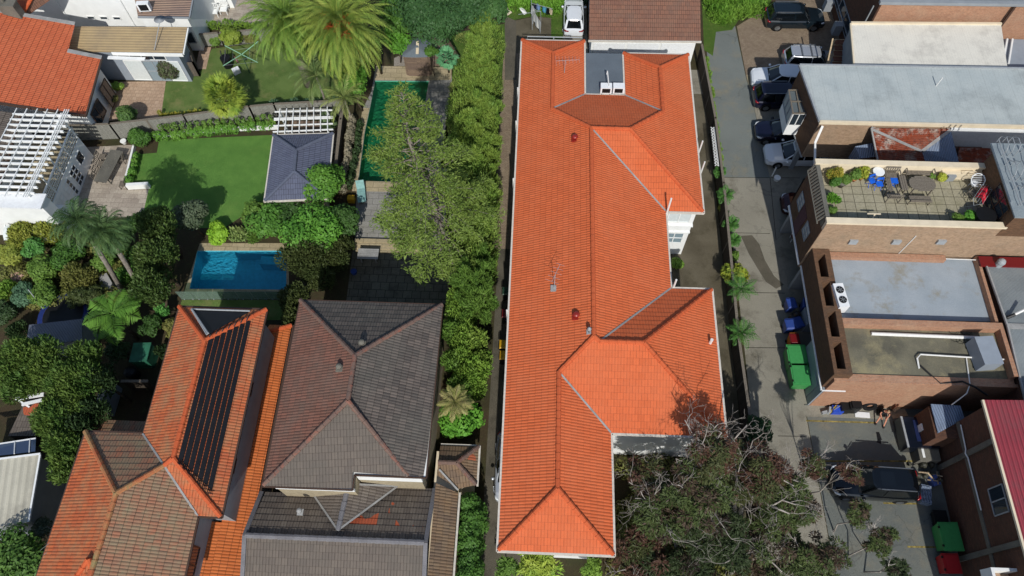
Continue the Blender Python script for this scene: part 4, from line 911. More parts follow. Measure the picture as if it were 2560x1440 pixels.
# 13 rusty low roofs
t = thing('rusty_roof_building', 'low building with rusty corrugated iron roof between brick buildings', 'building', (26, 31.7, 0))
A_, B_, C_, D_, E2, F2 = P(2178, 320, 5.8), P(2376, 322, 5.8), P(2304, 376, 5.0), P(2194, 400, 4.9), P(2314, 408, 4.5), P(2398, 408, 4.9)
mb = MB(); mb.poly([A_, C_, B_][::1]); mb.poly([A_, D_, E2, C_]); mb.build('roof', M['roof_rust'], t)
mb = MB(); mb.poly([C_, E2, F2, B_]); mb.build('roof', M['roof_blue'], t)
mb = MB(); mb.bar(A_, C_, .35, .04); mb.bar(C_, B_, .35, .04); mb.bar(A_, D_, .1, .08); mb.build('valley_flashing', M['lead'], t)
G1, G2, G3, G4 = P(2398, 368, 4.4), P(2500, 371, 4.4), P(2475, 410, 4.4), P(2392, 404, 4.4); mb = MB(); mb.poly([G1, G4, G3, G2]); mb.build('roof', M['roof_rust'], t)
mb = MB(); mb.prism([(D_.x+.2, 29.7), (G3.x, 29.7), (G3.x, 33.9), (A_.x+.2, 33.9)], 0, 4.15); mb.build('wall', M['brick_dark'], t)
mb = MB(); mb.prism([(18.6, 29.7), (D_.x, 29.7), (D_.x, 31.5), (18.6, 31.5)], 0, 3.2); mb.build('gap_shade', M['dark'], t)  # near-black block painted in for the shade of the gap, no roof here
a, b, c, d = P(2138, 366, 4.5), P(2180, 358, 4.7), P(2190, 392, 4.3), P(2150, 396, 4.2); mb = MB(); mb.poly([a, d, c, b]); mb.poly([a, d, V_((d.x, d.y, 3.3)), V_((a.x, a.y, 3.3))]); mb.build('awning', M['roof_blue'], t)
# 14 terrace building
t = thing('terrace_building', 'brick building with a paved roof terrace behind cream parapets', 'building', (22.6, 27, 0))
X0, X1, Y0, Y1, ZT, ZF = 17.48, 28.0, 24.85, 29.45, 7.9, 6.9
mb = MB(); mb.prism([(X0, Y0), (X1+6, Y0), (X1+6, Y1), (X0, Y1)], 2.8, ZF); mb.build('wall', M['brick_brown'], t)
mb = MB(); mb.prism([(X0+.02, Y0-.03), (X1+6, Y0-.03), (X1+6, Y0), (X0+.02, Y0)], 2.5, ZT-.16); mb.build('south_wall', M['brick_tan'], t)
sh = MB(); sh.poly([(X0+.2, Y0+.2, ZF+.01), (X1, Y0+.2, ZF+.01), (X1, Y1-.2, ZF+.01), (X0+.2, Y1-.2, ZF+.01)]); sh.build('terrace_floor', M['slab'], t)
mb = MB(); mb.box(X0+.02, X1, Y0, Y0+.22, ZF, ZT-.16); mb.box(X0+.02, X1, Y1-.22, Y1, ZF, ZT-.16); mb.box(X1-2.6, X1, Y1-.5, Y1-.23, ZF, ZT-.4); mb.build('parapet', M['cream'], t)
mb = MB(); mb.box(X0-.05, X1, Y0-.1, Y0+.3, ZT-.158, ZT); mb.box(X0-.05, X1, Y1-.3, Y1+.08, ZT-.158, ZT); mb.build('coping', M['cream'], t)
mb = MB(); mb.box(X0-.02, X0+.24, Y0+.32, Y1-.32, ZF, ZT-.1); mb.build('west_parapet', M['band'], t)
mb = MB()
for i in range(17): mb.bar((X0-.32, Y0+.5+i*.235, ZF+.25), (X0-.03, Y0+.5+i*.235, ZT-.15), .1, .05)
mb.bar((X0-.32, Y0+.3, ZF+.27), (X0-.32, Y1-.4, ZF+.27), .07, .06); mb.build('louvre', M['band'], t)
mb = MB(); mb.bar((X0-.06, Y1, 2.8), (X0-.04, 24.8, 2.8), .1, .12); mb.build('edge_beam', M['whitemetal'], t)
for y in (25.7, 28.0): window(t, (X0, y), (X0, y+.9), 4.2, 5.3, (-1, 0), 'greywall', 'glass_blue', 1, 2, proud=.08, fw=.04)
mb = MB(); mb.box(X0-.03, X0, 26.9, 27.9, 2.9, 5.2); mb.build('painted_panel', plain('faded_maroon_paint', '5a3f44', .8, .2), t)
for px in (2132, 2240, 2352):
    mb = MB(); q = PL(px, 602, 0, 0, 0); z_ = 6.35; p = [P(px, 602, z) for z in np.arange(5, 8, .02)]; p = min(p, key=lambda a: abs(a.y-Y0)); mb.box(p.x-.25, p.x+.25, Y0-.16, Y0-.03, p.z-.2, p.z+.2); mb.build('wall_vent', M['steel'], t)
def wallpt(px, py, y): return min((P(px, py, z) for z in np.arange(0, 12, .01)), key=lambda a: abs(a.y-y))
mb = MB(); mb.tube([wallpt(2290, 590, Y0-.06), wallpt(2228, 653, Y0-.06), (wallpt(2228, 653, Y0-.06).x, Y0-.3, 4.55), (28.0, Y0-.35, 4.55), (28.1, Y0-1.2, 4.55)], .03, 6); mb.build('conduit', M['pvc'], t)
# walls dividing the parking bays under the building
for (a, b) in (((1950, 582), (1983, 548)), ((1972, 722), (2004, 692))):
    p, q = P(a[0], a[1], 0), P(b[0], b[1], 0); mb = MB(); mb.box(p.x, p.x+4, p.y-.02, p.y+.22, 0, 2.48); mb.build('bay_wall', M['greywall'], t)
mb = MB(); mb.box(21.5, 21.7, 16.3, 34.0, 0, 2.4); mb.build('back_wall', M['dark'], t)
# stair tower on the terrace
t = thing('roof_tower', 'brown block with mottled grey sheet roof and pipe rails above terrace', 'building', (31, 27, 6.9))
zt = 9.25; a, b, c, d = P(2543, 531, zt), P(2800, 540, zt), P(2800, 372, zt), P(2487, 372, zt)
mb = MB(); mb.prism([(27.85, 24.8), (36, 24.8), (36, 29.6), (27.85, 29.6)], 6.92, zt-.1); mb.build('wall', M['brick_brown'], t)
mb = MB(); mb.prism([(27.6, 24.6), (36, 24.6), (36, 30.0), (27.6, 30.0)], zt-.1, zt); mb.build('roof', M['cap_roof'], t)
window(t, (27.85, 25.5), (27.85, 27.4), 7.0, 8.7, (-1, 0), 'gutter_dark', 'glass', 1, 2)
mb = MB()
for (x, y) in ((28.0, 25.4), (28.0, 27.2), (28.0, 29.0), (29.2, 28.2), (29.4, 26.2)):
    for dx in (0, .35, .7): mb.tube([(x+dx, y, zt), (x+dx, y, zt+.55), (x+dx+.1, y+.3, zt+.75), (x+dx+.1, y+.8, zt+.75), (x+dx, y+1.1, zt+.5), (x+dx, y+1.1, zt)], .025, 5)
mb.tube([(27.7, 25, zt+.6), (27.7, 29.8, zt+.6)], .03, 5); mb.build('pipe_rail', M['steel'], t)
# 15 lower brick building with hollow parapet
t = thing('lower_brick_building', 'brick building with grey membrane roof and stained concrete roof', 'building', (22.6, 20, 0))
W0, W1, S0, N0, ZL, ZP = 17.6, 28.2, 16.3, 24.75, 4.2, 4.9
mb = MB(); mb.prism([(W0+.9, S0+.02), (W1, S0+.02), (W1, N0), (W0+.9, N0)], 2.5, ZL-.02); mb.build('wall', M['brick_brown'], t)
mb = MB(); mb.box(W0+1.0, W1, 20.0, N0, ZL-.02, ZL+.02); mb.build('north_roof', M['slabroof'], t)
mb = MB(); mb.box(W0+1.0, W1, S0+.3, 19.6, ZL-.02, ZL+.02); mb.build('south_roof', M['conc_roof'], t)
mb = MB(); mb.box(W0+1.0, W1, 19.6, 20.0, ZL-.1, ZP-.1); mb.box(W0+1.0, 26, N0-.35, N0, ZL, ZP-.3); mb.box(W1-.25, W1, S0+.3, 19.6, ZL, ZP-.1); mb.box(W1-.3, W1-.12, 20, N0, ZL, ZP-.25); mb.build('party_wall', M['brick_red'], t)
mb = MB(); mb.box(W0, W0+.22, S0, N0, 2.8, ZP); mb.box(W0+.72, W0+1.06, S0, N0, 2.6, ZP)
for y in (S0, 18.35, 20.4, 22.4, 24.4): mb.box(W0+.22, W0+.72, y, y+.34, 2.6, ZP-.004)
mb.build('parapet', M['brick_brown'], t)
mb = MB(); mb.box(W0+.22, W0+.72, S0+.1, N0, 2.5, 2.58); mb.build('slot_floor', M['dark'], t)
mb = MB(); mb.box(W0+.2, 36, S0-.2, S0, 0, ZL+.1); mb.box(W0+1.0, W1, S0, S0+.3, ZL-.2, ZL+.1); mb.build('south_wall', M['brick_red'], t)
mb = MB(); mb.box(W0+.1, W0+.22, S0-.18, 19.6, 0, 2.8); sg = mb.build('panel_wall', M['greyblue'], t)
mb = MB(); mb.box(W0+.06, W0+.1, S0+.35, S0+1.25, .05, 2.1); mb.build('door', M['greyblue'], sg)
mb = MB(); mb.bar((W0-.03, S0-.2, 2.8), (W0-.03, 24.7, 2.8), .1, .1); mb.bar((W0, S0-.23, 2.8), (W0+1.4, S0-.23, 2.8), .07, .07); mb.build('edge_beam', M['whitemetal'], t)
mb = MB(); mb.tube([(20.5, 19.25, ZL+.1), (26.8, 19.2, ZL+.1), (27.2, 18.85, ZL+.1), (27.6, 18.8, ZL+.1), (27.6, 18.8, ZL)], .11, 8); mb.build('drain_pipe', M['pvc'], t)
mb = MB(); mb.tube([(22.9, 17.1, ZL+.06), (22.85, 17.7, ZL+.2), (23.1, 17.95, ZL+.2), (28.1, 17.8, ZL+.2), (28.3, 17.9, ZL+.4)], .05, 6); mb.tube([(25.8, 17.85, ZL+.1), (25.6, 16.2, ZL+.1), (25.4, 15.7, ZL-.1), (24.9, 15.3, ZL-1)], .035, 6); mb.build('conduit', M['pvc'], t)
mb = MB(); mb.tube([(23.0, 17.3, ZL+.06), (23.9, 16.2, ZL+.06), (25.2, 16.35, ZL+.12), (25.8, 16.0, ZL+.2), (26.5, 15.6, ZL)], .06, 6); mb.tube([(18.6, 20.2, ZL+.06), (27.9, 20.3, ZL+.06)], .03, 5); mb.build('black_hose', M['black'], t)
mb = MB()
rng = np.random.default_rng(9)
for k in range(7):
    c = P(2405+rng.integers(-22, 22), 842+rng.integers(-12, 14), ZL+.04); r_ = .2+.15*rng.random(); mb.tube([(c.x+r_*math.cos(a_), c.y+r_*math.sin(a_)*.8, ZL+.04+.02*k) for a_ in np.linspace(0, 6.3, 14)], .012, 3)
solo(mb, 'cable_coil', M['black'], 'tangle of black cables lying on the stained concrete roof', 'cable')
# 16 grey sheet building at the right edge
t = thing('grey_sheet_building', 'building with grey corrugated metal roof cut by the right edge', 'building', (32, 20, 0))
mb = MB(); mb.poly([(28.3, 15.0, 4.6), (38, 15.0, 4.6), (38, 19.7, 5.0), (28.3, 19.7, 5.0)]); mb.poly([(28.3, 19.7, 5.0), (38, 19.7, 5.0), (38, 24.5, 4.7), (28.3, 24.5, 4.7)]); mb.build('roof', M['roof_grey'], t)
mb = MB(); mb.bar((28.3, 19.7, 5.03), (38, 19.7, 5.03), .35, .05); mb.bar((28.26, 15, 4.65), (28.26, 19.7, 5.05), .1, .12); mb.bar((28.26, 19.7, 5.05), (28.26, 24.5, 4.75), .1, .12); mb.build('ridge_cap', M['lead'], t)
mb = MB(); mb.prism([(28.35, 15.2), (38, 15.2), (38, 24.4), (28.35, 24.4)], 0, 4.4); mb.build('wall', M['brick_dark'], t)
mb = MB(); c = P(2498, 660, 4.9); mb.box(27.9, 31, 23.9, 24.6, 4.72, 4.85); mb.build('flashing', M['darkred'], t)
mb = MB(); mb.cyl(c.x, c.y, 4.7, 5.1, .22, 12); mb.ball((c.x, c.y, 5.15), .25, 12); mb.build('whirly_vent', M['steel'], t)
# 17 red roofed brick building
t = thing('red_roof_building', 'dark brick building with red corrugated roof at the bottom right', 'building', (29, 8, 0))
XW = 25.05; mb = MB(); mb.poly([(24.85, -2, 6.35), (40, -2, 7.6), (40, 14.5, 7.6), (24.75, 14.5, 6.35)]); mb.build('roof', M['roof_red'], t)
mb = MB(); mb.bar((24.8, 14.5, 6.3), (24.9, -2, 6.3), .12, .14); mb.build('gutter', M['cream'], t)
mb = MB(); mb.prism([(XW, -2), (38, -2), (38, 14.3), (XW, 14.3)], 0, 6.2); mb.build('wall', M['brick_dark'], t)
for y in (12.35, 7.1, 1.8): mb = MB(); mb.box(XW-.12, XW, y-.14, y+.14, 0, 6.2); mb.build('pilaster', M['band'], t)
mb = MB(); mb.box(XW-.05, XW, -2, 6.96, 3.0, 3.3); mb.box(XW-.05, XW, 7.24, 12.21, 3.0, 3.3); mb.box(XW-.05, XW, 12.49, 14.3, 3.0, 3.3); mb.build('band_course', M['band'], t)
mb = MB(); mb.tube([(XW-.09, 14.0, 3.5), (XW-.09, 12.6, 3.4), (XW-.18, 12.35, 3.4), (XW-.09, 12.1, 3.4), (XW-.09, 9.2, 3.4)], .04, 5); mb.build('conduit', M['pvc'], t)
window(t, (XW, 8.7), (XW, 10.1), 4.4, 5.7, (-1, 0), 'steel', 'glass', 1, proud=.08); window(t, (XW, 4.0), (XW, 5.6), 1.6, 2.9, (-1, 0), 'steel', 'glass', 1, proud=.08)
mb = MB(); mb.box(23.9, XW, 1.6, 6.0, 4.0, 4.2); mb.box(23.75, 23.9, 1.6, 6.0, 4.0, 5.0); mb.box(23.9, XW, 5.85, 6.0, 4.2, 5.0); bal = mb.build('balcony', M['white'], t)
mb = MB(); mb.box(23.92, XW-.02, 1.6, 5.84, 4.21, 4.23); mb.build('balcony_floor', M['pink_pave'], t)
t = thing('brick_kiosk', 'small brick shed with blue grey corrugated roof against the dark wall', 'shed', (24.7, 14.5, 0))
q = [P(2345, 1083, 2.9), P(2411, 1046, 2.9), P(2401, 1014, 3.1), P(2327, 1010, 3.1)]; mb = MB(); mb.poly(q); mb.poly([p-V_((0, 0, .06)) for p in q[::-1]]); mb.build('roof', M['roof_blue'], t)
mb = MB(); mb.prism([(23.75, 13.4), (25.04, 13.4), (25.04, 15.3), (23.75, 15.3)], 0, 2.8); mb.build('wall', M['brick_dark'], t)
mb = MB(); mb.box(23.68, 23.75, 14.2, 14.6, 1.2, 1.7); mb.build('meter_box', M['whitemetal'], t)
# 18 little sheds
t = thing('curved_hut', 'small round ended timber hut with grey metal roof near the deck', 'shed', (P(1040, 150).x, P(1040, 150).y, 0))
q = [(1005, 140), (1012, 143), (1040, 144), (1068, 143), (1076, 138), (1078, 110), (1070, 96), (1030, 95), (1012, 110)]
pr = [P(a, b, 2.1) for a, b in q]; cx = sum(p.x for p in pr)/9; cy = sum(p.y for p in pr)/9
mb = MB()
for i in range(9): a, b = pr[i], pr[(i+1) % 9]; mb.poly([a, b, V_((cx, cy, 2.5))])
mb.build('roof', M['fibre_grey'], t); mb = MB(); mb.prism([((p.x-cx)*.93+cx, (p.y-cy)*.93+cy) for p in pr], 0, 2.1); mb.build('wall', M['deckwood'], t)
mb = MB(); a = P(1043, 135, 2.35); b = P(1044, 103, 2.5); mb.bar(a, b, .22, .03); mb.build('light_strip', M['cream'], t)
t = thing('garden_shed', 'blue grey ribbed shed roof beside the trampoline', 'shed', (P(140, 830).x, P(140, 830).y, 0))
q = [P(62, 870, 2.3), P(205, 850, 2.3), P(206, 797, 2.3), P(73, 812, 2.3)]; mb = MB(); mb.poly(q); mb.poly([p-V_((0, 0, .06)) for p in q[::-1]]); mb.build('roof', M['roof_shed'], t)
mb = MB(); mb.prism([((p.x-q[0].lerp(q[2], .5).x)*.94+q[0].lerp(q[2], .5).x, (p.y-q[0].lerp(q[2], .5).y)*.9+q[0].lerp(q[2], .5).y) for p in q], 0, 2.2); mb.build('wall', M['greywall'], t)
mb = MB(); q = [P(322, 905, 1.3), P(366, 903, 1.3), P(378, 856, 1.45), P(334, 857, 1.45)]; mb.poly(q)
t = thing('green_shed', 'small green metal garden shed in the shade of trees', 'shed', (q[0].x+.5, q[0].y+.7, 0)); mb.poly([p-V_((0, 0, .06)) for p in q[::-1]])
grn = plain('green_shed_paint', '2f6a52', .5, .4, var=.2, scale=2); mb.build('roof', grn, t); c = q[0].lerp(q[2], .5)
mb = MB(); mb.prism([((p.x-c.x)*.93+c.x, (p.y-c.y)*.93+c.y) for p in q], 0, 1.25); mb.build('wall', grn, t)
t = thing('cream_roof_outbuilding', 'outbuilding with ribbed cream metal roof at the left edge', 'building', (-30.5, 8.5, 0))
q = [P(-120, 1338, 3.2), P(72, 1305, 3.2), P(101, 1137, 3.4), P(-120, 1165, 3.4)]; mb = MB(); mb.poly(q); mb.poly([p-V_((0, 0, .1)) for p in q[::-1]]); mb.build('roof', M['roof_cream'], t)
c = q[0].lerp(q[2], .5); mb = MB(); mb.prism([((p.x-c.x)*.96+c.x, (p.y-c.y)*.94+c.y) for p in q], 0, 3.1); mb.build('wall', M['greywall'], t)
mb = MB(); mb.bar(q[1], q[2], .1, .12); mb.bar(q[2]+V_((0, .06, 0)), q[3]+V_((0, .06, 0)), .1, .12); mb.build('gutter', M['whitemetal'], t)
q2 = [P(-120, 1152, 3.3), P(88, 1129, 3.3), P(90, 1096, 2.9), P(-120, 1128, 2.9)]; mb = MB(); mb.poly(q2); mb.build('skylight', glassm('blue_skylight', '3c4a66'), t)
mb = MB(); mb.bar(q2[2], q2[3], .08, .08)
for k in (.55, .75, .93): mb.bar(q2[0].lerp(q2[1], k)+V_((0, 0, .02)), q2[3].lerp(q2[2], k)+V_((0, 0, .02)), .06, .04)
mb.build('skylight_frame', M['whitemetal'], t)
t = thing('dark_lean_to', 'shadowy grey tiled lean-to beside the left conifer', 'shed', (-30, 12.2, 0))
q = [P(20, 1090, 2.2), P(88, 1090, 2.2), P(100, 990, 2.2), P(64, 1000, 2.2)]; mb = MB(); mb.poly(q); mb.build('roof', M['tile_grey'], t)
mb = MB(); a, b = P(40, 997, 2.6), P(110, 986, 2.6); mb.bar(a, b, .22, .1); mb.bar(a+V_((.5, -.35, 0)), b+V_((0, -.35, 0)), .18, .1); mb.bar(a, a+V_((.8, -.4, -.3)), .1, .1); mb.build('beam', M['whitemetal'], t)
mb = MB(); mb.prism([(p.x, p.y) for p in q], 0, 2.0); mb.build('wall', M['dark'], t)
# ---------------- fences and walls ----------------
def fence(name, label, pts, h, mat, th=.06, cap=None, posts=True, z=0, cat='fence', world=False, postm='plank'):
    q = [Vector((p[0], p[1], 0)) if world else P(p[0], p[1], 0) for p in pts]; t = thing(name, label, cat, (q[0].x, q[0].y, z)); mb = MB()
    for a, b in zip(q, q[1:]):
        d = (b-a).normalized(); n = Vector((-d.y, d.x, 0))*th/2; mb.prism([a-n, b-n, b+n, a+n], z, z+h)
    mb.build('panel', M[mat], t)
    if cap:
        for a, b in zip(q, q[1:]): mb = MB(); mb.bar(a+V_((0, 0, z+h+.02)), b+V_((0, 0, z+h+.02)), th*2.2, .045); mb.build('capping', M[cap], t)
    if posts:
        for a, b in zip(q, q[1:]):
            k = max(1, int((b-a).length/2.4))
            for i in range(k+1): p = a.lerp(b, i/k); mb = MB(); mb.box(p.x-.06, p.x+.06, p.y-.06, p.y+.06, z, z+h+.06); mb.build('post', M[postm], t)
    return t
fence('lane_fence', 'long dark timber paling fence between the orange roofed house and the lane', [(13.2, -1), (13.46, 14.0), (13.3, 20), (13.48, 32), (13.42, 38), (13.0, 45.6)], 1.75, 'timber_dark', .08, 'plank', world=True)
fence('paling_fence', 'grey paling fence running behind the striped lawn and fan palm', [(160, 352), (300, 346), (480, 325), (640, 303), (700, 297), (868, 288)], 1.7, 'timber_pale', .07, 'plank')
fence('side_fence', 'low grey wall with dry vines between the cabana and the green pool', [(868, 290), (862, 330), (845, 480)], 1.5, 'timber', .12, 'plank')
fence('back_fence', 'timber fence behind the top left lawn near the rotary clothesline', [(478, 118), (560, 112), (650, 104), (700, 100)], 1.3, 'timber_pale', .07, 'plank')
fence('yard_fence', 'timber fence beside the side of the tan roofed wing', [(478, 118), (500, 190), (470, 190)], 1.5, 'timber', .06)
fence('court_wall', 'small grey courtyard wall with pale capping beside the solar roofed house', [(303, 972), (282, 1040)], 1.9, 'greywall', .2, 'gutter', False, cat='wall')
fence('court_fence', 'short dark slatted fence closing the shaded courtyard', [(332, 975), (398, 975)], 1.6, 'timber_dark', .08, 'plank', False)
mb = MB(); t = thing('pool_fence', 'frameless glass fence along the near edge of the blue pool', 'fence', tuple(P(455, 750)))
a, b = P(455, 749), P(712, 749)
for i in range(7):
    p, q = a.lerp(b, i/7), a.lerp(b, (i+.97)/7); mb = MB(); mb.bar(p+V_((0, 0, .6)), q+V_((0, 0, .6)), .015, 1.15); mb.build('glass_panel', MC.setdefault('pg', clearm('pool_fence_glass', 'b9cfc4', .8)), t)
    for s_ in (p.lerp(q, .2), p.lerp(q, .8)): m2 = MB(); m2.box(s_.x-.03, s_.x+.03, s_.y-.03, s_.y+.03, 0, .12); m2.build('spigot', M['steel'], t)
t = thing('lawn_edging', 'low white stone edging along the hedge behind the striped lawn', 'edging', tuple(P(385, 330))); mb = MB()
pp = [P(a, b, .25) for a, b in ((385, 342), (480, 330), (600, 322), (695, 318))]
for a, b in zip(pp, pp[1:]): mb.bar(a, b, .22, .3)
mb.build('kerb', M['white'], t)
mb = MB(); a, b = P(318, 466, .35), P(373, 463, .35); mb.bar(a, b, .25, .5); mb.bar(P(336, 365, .2), P(312, 466, .2), .15, .35); solo(mb, 'garden_wall', M['white'], 'low white L shaped garden wall between the stone patio and the lawn', 'wall')

# ---------------- vehicles ----------------
CARG = clearm('dummy_glass', '222a30', 0) if False else glassm('car_glass', '0c1013')
LAMP = plain('headlamp_glass', 'd0d6da', .15, .8); TAIL = plain('red_lamp', '8a1218', .2, .6)
RIM = plain('alloy_rim', '8d9194', .3, .6, .7)
def car(label, cat, c, heading, L, W, Hh, col, kind='suv', group='cars parked by the brick buildings', rim=True, rails=False, bars=False, name='parked_car', metal=.3, sunroof=False, rot=0, roofpaint=None):
    t = thing(name, label, cat, (c[0], c[1], c[2] if len(c) > 2 else .012), heading, group); pm = col
    hw = W/2; belt = Hh*.60; hood = Hh*.58; nose = Hh*.46; tail = Hh*(.60 if kind != 'sedan' else .57)
    st = [(-.5, .78, .36, Hh*.42), (-.492, .88, .26, tail*.93), (-.46, .95, .2, tail), (-.3, 1, .18, belt), (0, 1, .18, belt), (.14, 1, .18, belt), (.24, .99, .18, hood), (.38, .96, .18, hood*.93), (.465, .88, .2, nose), (.492, .76, .24, nose*.86), (.5, .62, .3, nose*.62)]
    mb = MB(); rings = []
    for x, w_, zl, zt in st:
        w_ *= hw; rings.append([(x*L, y, z) for y, z in ((-w_*.86, zl), (-w_*.99, zl+.12), (-w_, zt*.62+zl*.2), (-w_*.97, zt-.1), (-w_*.88, zt-.015), (-w_*.5, zt+.03), (0, zt+.04), (w_*.5, zt+.03), (w_*.88, zt-.015), (w_*.97, zt-.1), (w_, zt*.62+zl*.2), (w_*.99, zl+.12), (w_*.86, zl))])
    for r0, r1 in zip(rings, rings[1:]):
        for i in range(len(r0)-1): mb.poly([r0[i], r1[i], r1[i+1], r0[i+1]])
        mb.poly([r0[-1], r1[-1], r1[0], r0[0]])
    mb.poly(rings[0]); mb.poly(rings[-1][::-1])
    body = mb.build('body', pm, t, smooth=True, local=True)
    if kind == 'sedan': gx = (-.36, -.24, .08, .22)
    elif kind == 'hatch': gx = (-.46, -.36, .06, .22)
    elif kind == 'coupe': gx = (-.4, -.2, .04, .2)
    else: gx = (-.475, -.41, .08, .2)
    wb, wt = hw*.9, hw*.70; zb = belt-.05; zr = Hh
    lo = [(gx[0]*L, zb), (gx[1]*L*.9, zb), (gx[2]*L, zb), (gx[3]*L, zb)]
    def loop(f, xs0, xs1, w_, z): return [(xs0+.04*L*.3, -w_*.9, z), ((xs0*2+xs1)/3, -w_, z), ((xs0+xs1*2)/3, -w_, z), (xs1-.02*L, -w_*.9, z), (xs1+.012*L, -w_*.5, z), (xs1+.012*L, w_*.5, z), (xs1-.02*L, w_*.9, z), ((xs0+xs1*2)/3, w_, z), ((xs0*2+xs1)/3, w_, z), (xs0+.04*L*.3, w_*.9, z), (xs0, w_*.5, z), (xs0, -w_*.5, z)]
    A_ = loop(0, gx[0]*L, gx[3]*L, wb, zb+.03); B_ = loop(0, gx[1]*L, gx[2]*L, wt, zr-.06)
    mb = MB(); n = len(A_)
    for i in range(n): mb.poly([A_[i], A_[(i+1) % n], B_[(i+1) % n], B_[i]])
    mb.poly(B_); mb.build('windows', CARG, t, local=True)
    C0 = loop(0, gx[1]*L-.03, gx[2]*L+.02, wt+.03, zr-.07); C1 = loop(0, gx[1]*L+.02, gx[2]*L-.04, wt-.03, zr-.015); C2 = loop(0, gx[1]*L+.25, gx[2]*L-.3, wt*.6, zr)
    mb = MB()
    for Aa, Bb in ((C0, C1), (C1, C2)):
        for i in range(n): mb.poly([Aa[i], Aa[(i+1) % n], Bb[(i+1) % n], Bb[i]])
    mb.poly(C2); rf = mb.build('roof', roofpaint or pm, t, smooth=True, local=True)
    if sunroof: mb = MB(); mb.box(gx[2]*L-1.15, gx[2]*L-.35, -wt*.6, wt*.6, zr-.004, zr+.006); mb.build('sunroof', CARG, rf, local=True)
    for s_ in (1, -1):
        mb = MB()
        for pa_, pb2, pw in (((gx[3]*L-.04, s_*wb*.9, zb+.03), (gx[2]*L-.02, s_*wt*.93, zr-.06), .07), ((gx[0]*L+.05, s_*wb*.9, zb+.03), (gx[1]*L+.05, s_*wt*.93, zr-.06), .16), ((-.06*L, s_*(wb+.005), zb+.03), (-.07*L, s_*(wt+.02), zr-.06), .06)): mb = MB(); mb.bar(pa_, pb2, pw, .04); mb.build('pillar', pm, t, local=True)
        mb = MB(); mb.ball((gx[3]*L-.12, s_*(hw+.1), belt+.02), .12, 8, 0, .7); mb.build('mirror', pm, t, local=True, smooth=True)
        mb = MB(); mb.tube([(.5*L-.07, s_*hw*.58, nose*.83), (.455*L, s_*hw*.80, nose*.93), (.41*L, s_*hw*.9, nose*.98)], [.05, .085, .05], 6); mb.build('headlight', LAMP, t, local=True, smooth=True)
        mb = MB(); mb.tube([(-.498*L, s_*hw*.5, tail*.86), (-.49*L, s_*hw*.8, tail*.88), (-.455*L, s_*hw*.93, tail*.88)], [.05, .08, .05], 6); mb.build('taillight', TAIL, t, local=True, smooth=True)
        for x in (.31*L, -.31*L):
            mb = MB(); r_ = .34 if Hh > 1.55 else .31
            mb.tube([(x, s_*(hw-.23), r_), (x, s_*(hw-.16), r_), (x, s_*(hw+.005), r_), (x, s_*(hw+.02), r_)], [r_*.9, r_, r_, r_*.86], 16); wh = mb.build('wheel', M['rubber'], t, local=True, smooth=True)
            mb = MB(); mb.tube([(x, s_*(hw+.012), r_), (x, s_*(hw+.026), r_)], [r_*.66, r_*.66], 14)
            for k in range(5): a_ = k*1.2566; mb.bar((x, s_*(hw+.03), r_), (x+math.cos(a_)*r_*.62, s_*(hw+.03), r_+math.sin(a_)*r_*.62), .05, .02)
            mb.build('rim', RIM, wh, local=True)
            mb = MB(); mb.tube([(x, s_*(hw-.1), r_+.02), (x, s_*(hw+.004), r_+.02)], [r_*1.2, r_*1.2], 16); mb.build('wheel_arch', M['black'], t, local=True)
    mb = MB(); mb.box(.5*L-.05, .5*L-.002+.01, -hw*.45, hw*.45, .36, nose*.62); mb.build('grille', M['black'], t, local=True)
    mb = MB(); mb.box(gx[3]*L-.05, gx[3]*L+.1, -hw*.75, hw*.75, belt-.01, belt+.012); mb.build('wiper_cowl', M['black'], t, local=True)
    if rails:
        for s_ in (1, -1): mb = MB(); mb.bar((gx[1]*L+.15, s_*(wt-.03), zr+.03), (gx[2]*L-.3, s_*(wt-.03), zr+.03), .05, .05); mb.build('roof_rail', RIM, t, local=True)
    if bars:
        for x in (gx[1]*L+.75, gx[2]*L-.75): mb = MB(); mb.bar((x, -wt-.05, zr+.07), (x, wt+.05, zr+.07), .09, .04); mb.build('roof_bar', RIM, t, local=True)
    return t
PW = paint('white_car_paint', 'd2d7db', .2, .0); PB = paint('black_car_paint', '0e1216', .12, .3); PN = paint('navy_car_paint', '14162c', .15, .3); PS = paint('silver_car_paint', 'b5bac0', .25, .5); PR_ = paint('maroon_car_paint', '3a0c14', .15, .3); PT = paint('dark_teal_car_paint', '16222a', .15, .3)
def at(px, py, z=0): p = P(px, py, z); return (p.x, p.y, .012)
car('white hatchback seen from behind parked beside the washing line', 'car', (at(1433, 62)[0], at(1433, 55)[1], .012), math.pi/2, 4.0, 1.72, 1.52, PW, 'hatch', None)
car('dark grey suv with alloy wheels on brick paving at the top', 'car', (21.4, 50.2, .012), 0.02, 4.9, 1.95, 1.7, PT, 'suv', rails=True)
car('silver wagon with roof bars beside the brown timber stairs', 'car', (22.1, 45.35, .012), 0, 4.6, 1.85, 1.6, PS, 'suv', rails=True, bars=True)
car('white sedan parked between the silver wagon and the navy wagon', 'car', (19.45, 43.35, .012), math.pi-.03, 4.9, 1.9, 1.5, PW, 'sedan')
car('dark navy wagon with its red tail lamps towards the lane', 'car', (19.3, 41.35, .012), 0.03, 4.7, 1.9, 1.62, PN, 'suv', rails=True)
car('black hatchback with round headlamps under the glazed bay', 'car', (18.75, 37.9, .012), math.pi, 4.1, 1.8, 1.45, PN, 'coupe')
car('pale silver white sedan nosing out below the glazed bay', 'car', (19.55, 35.75, .012), math.pi+.03, 4.8, 1.9, 1.48, PW, 'sedan')
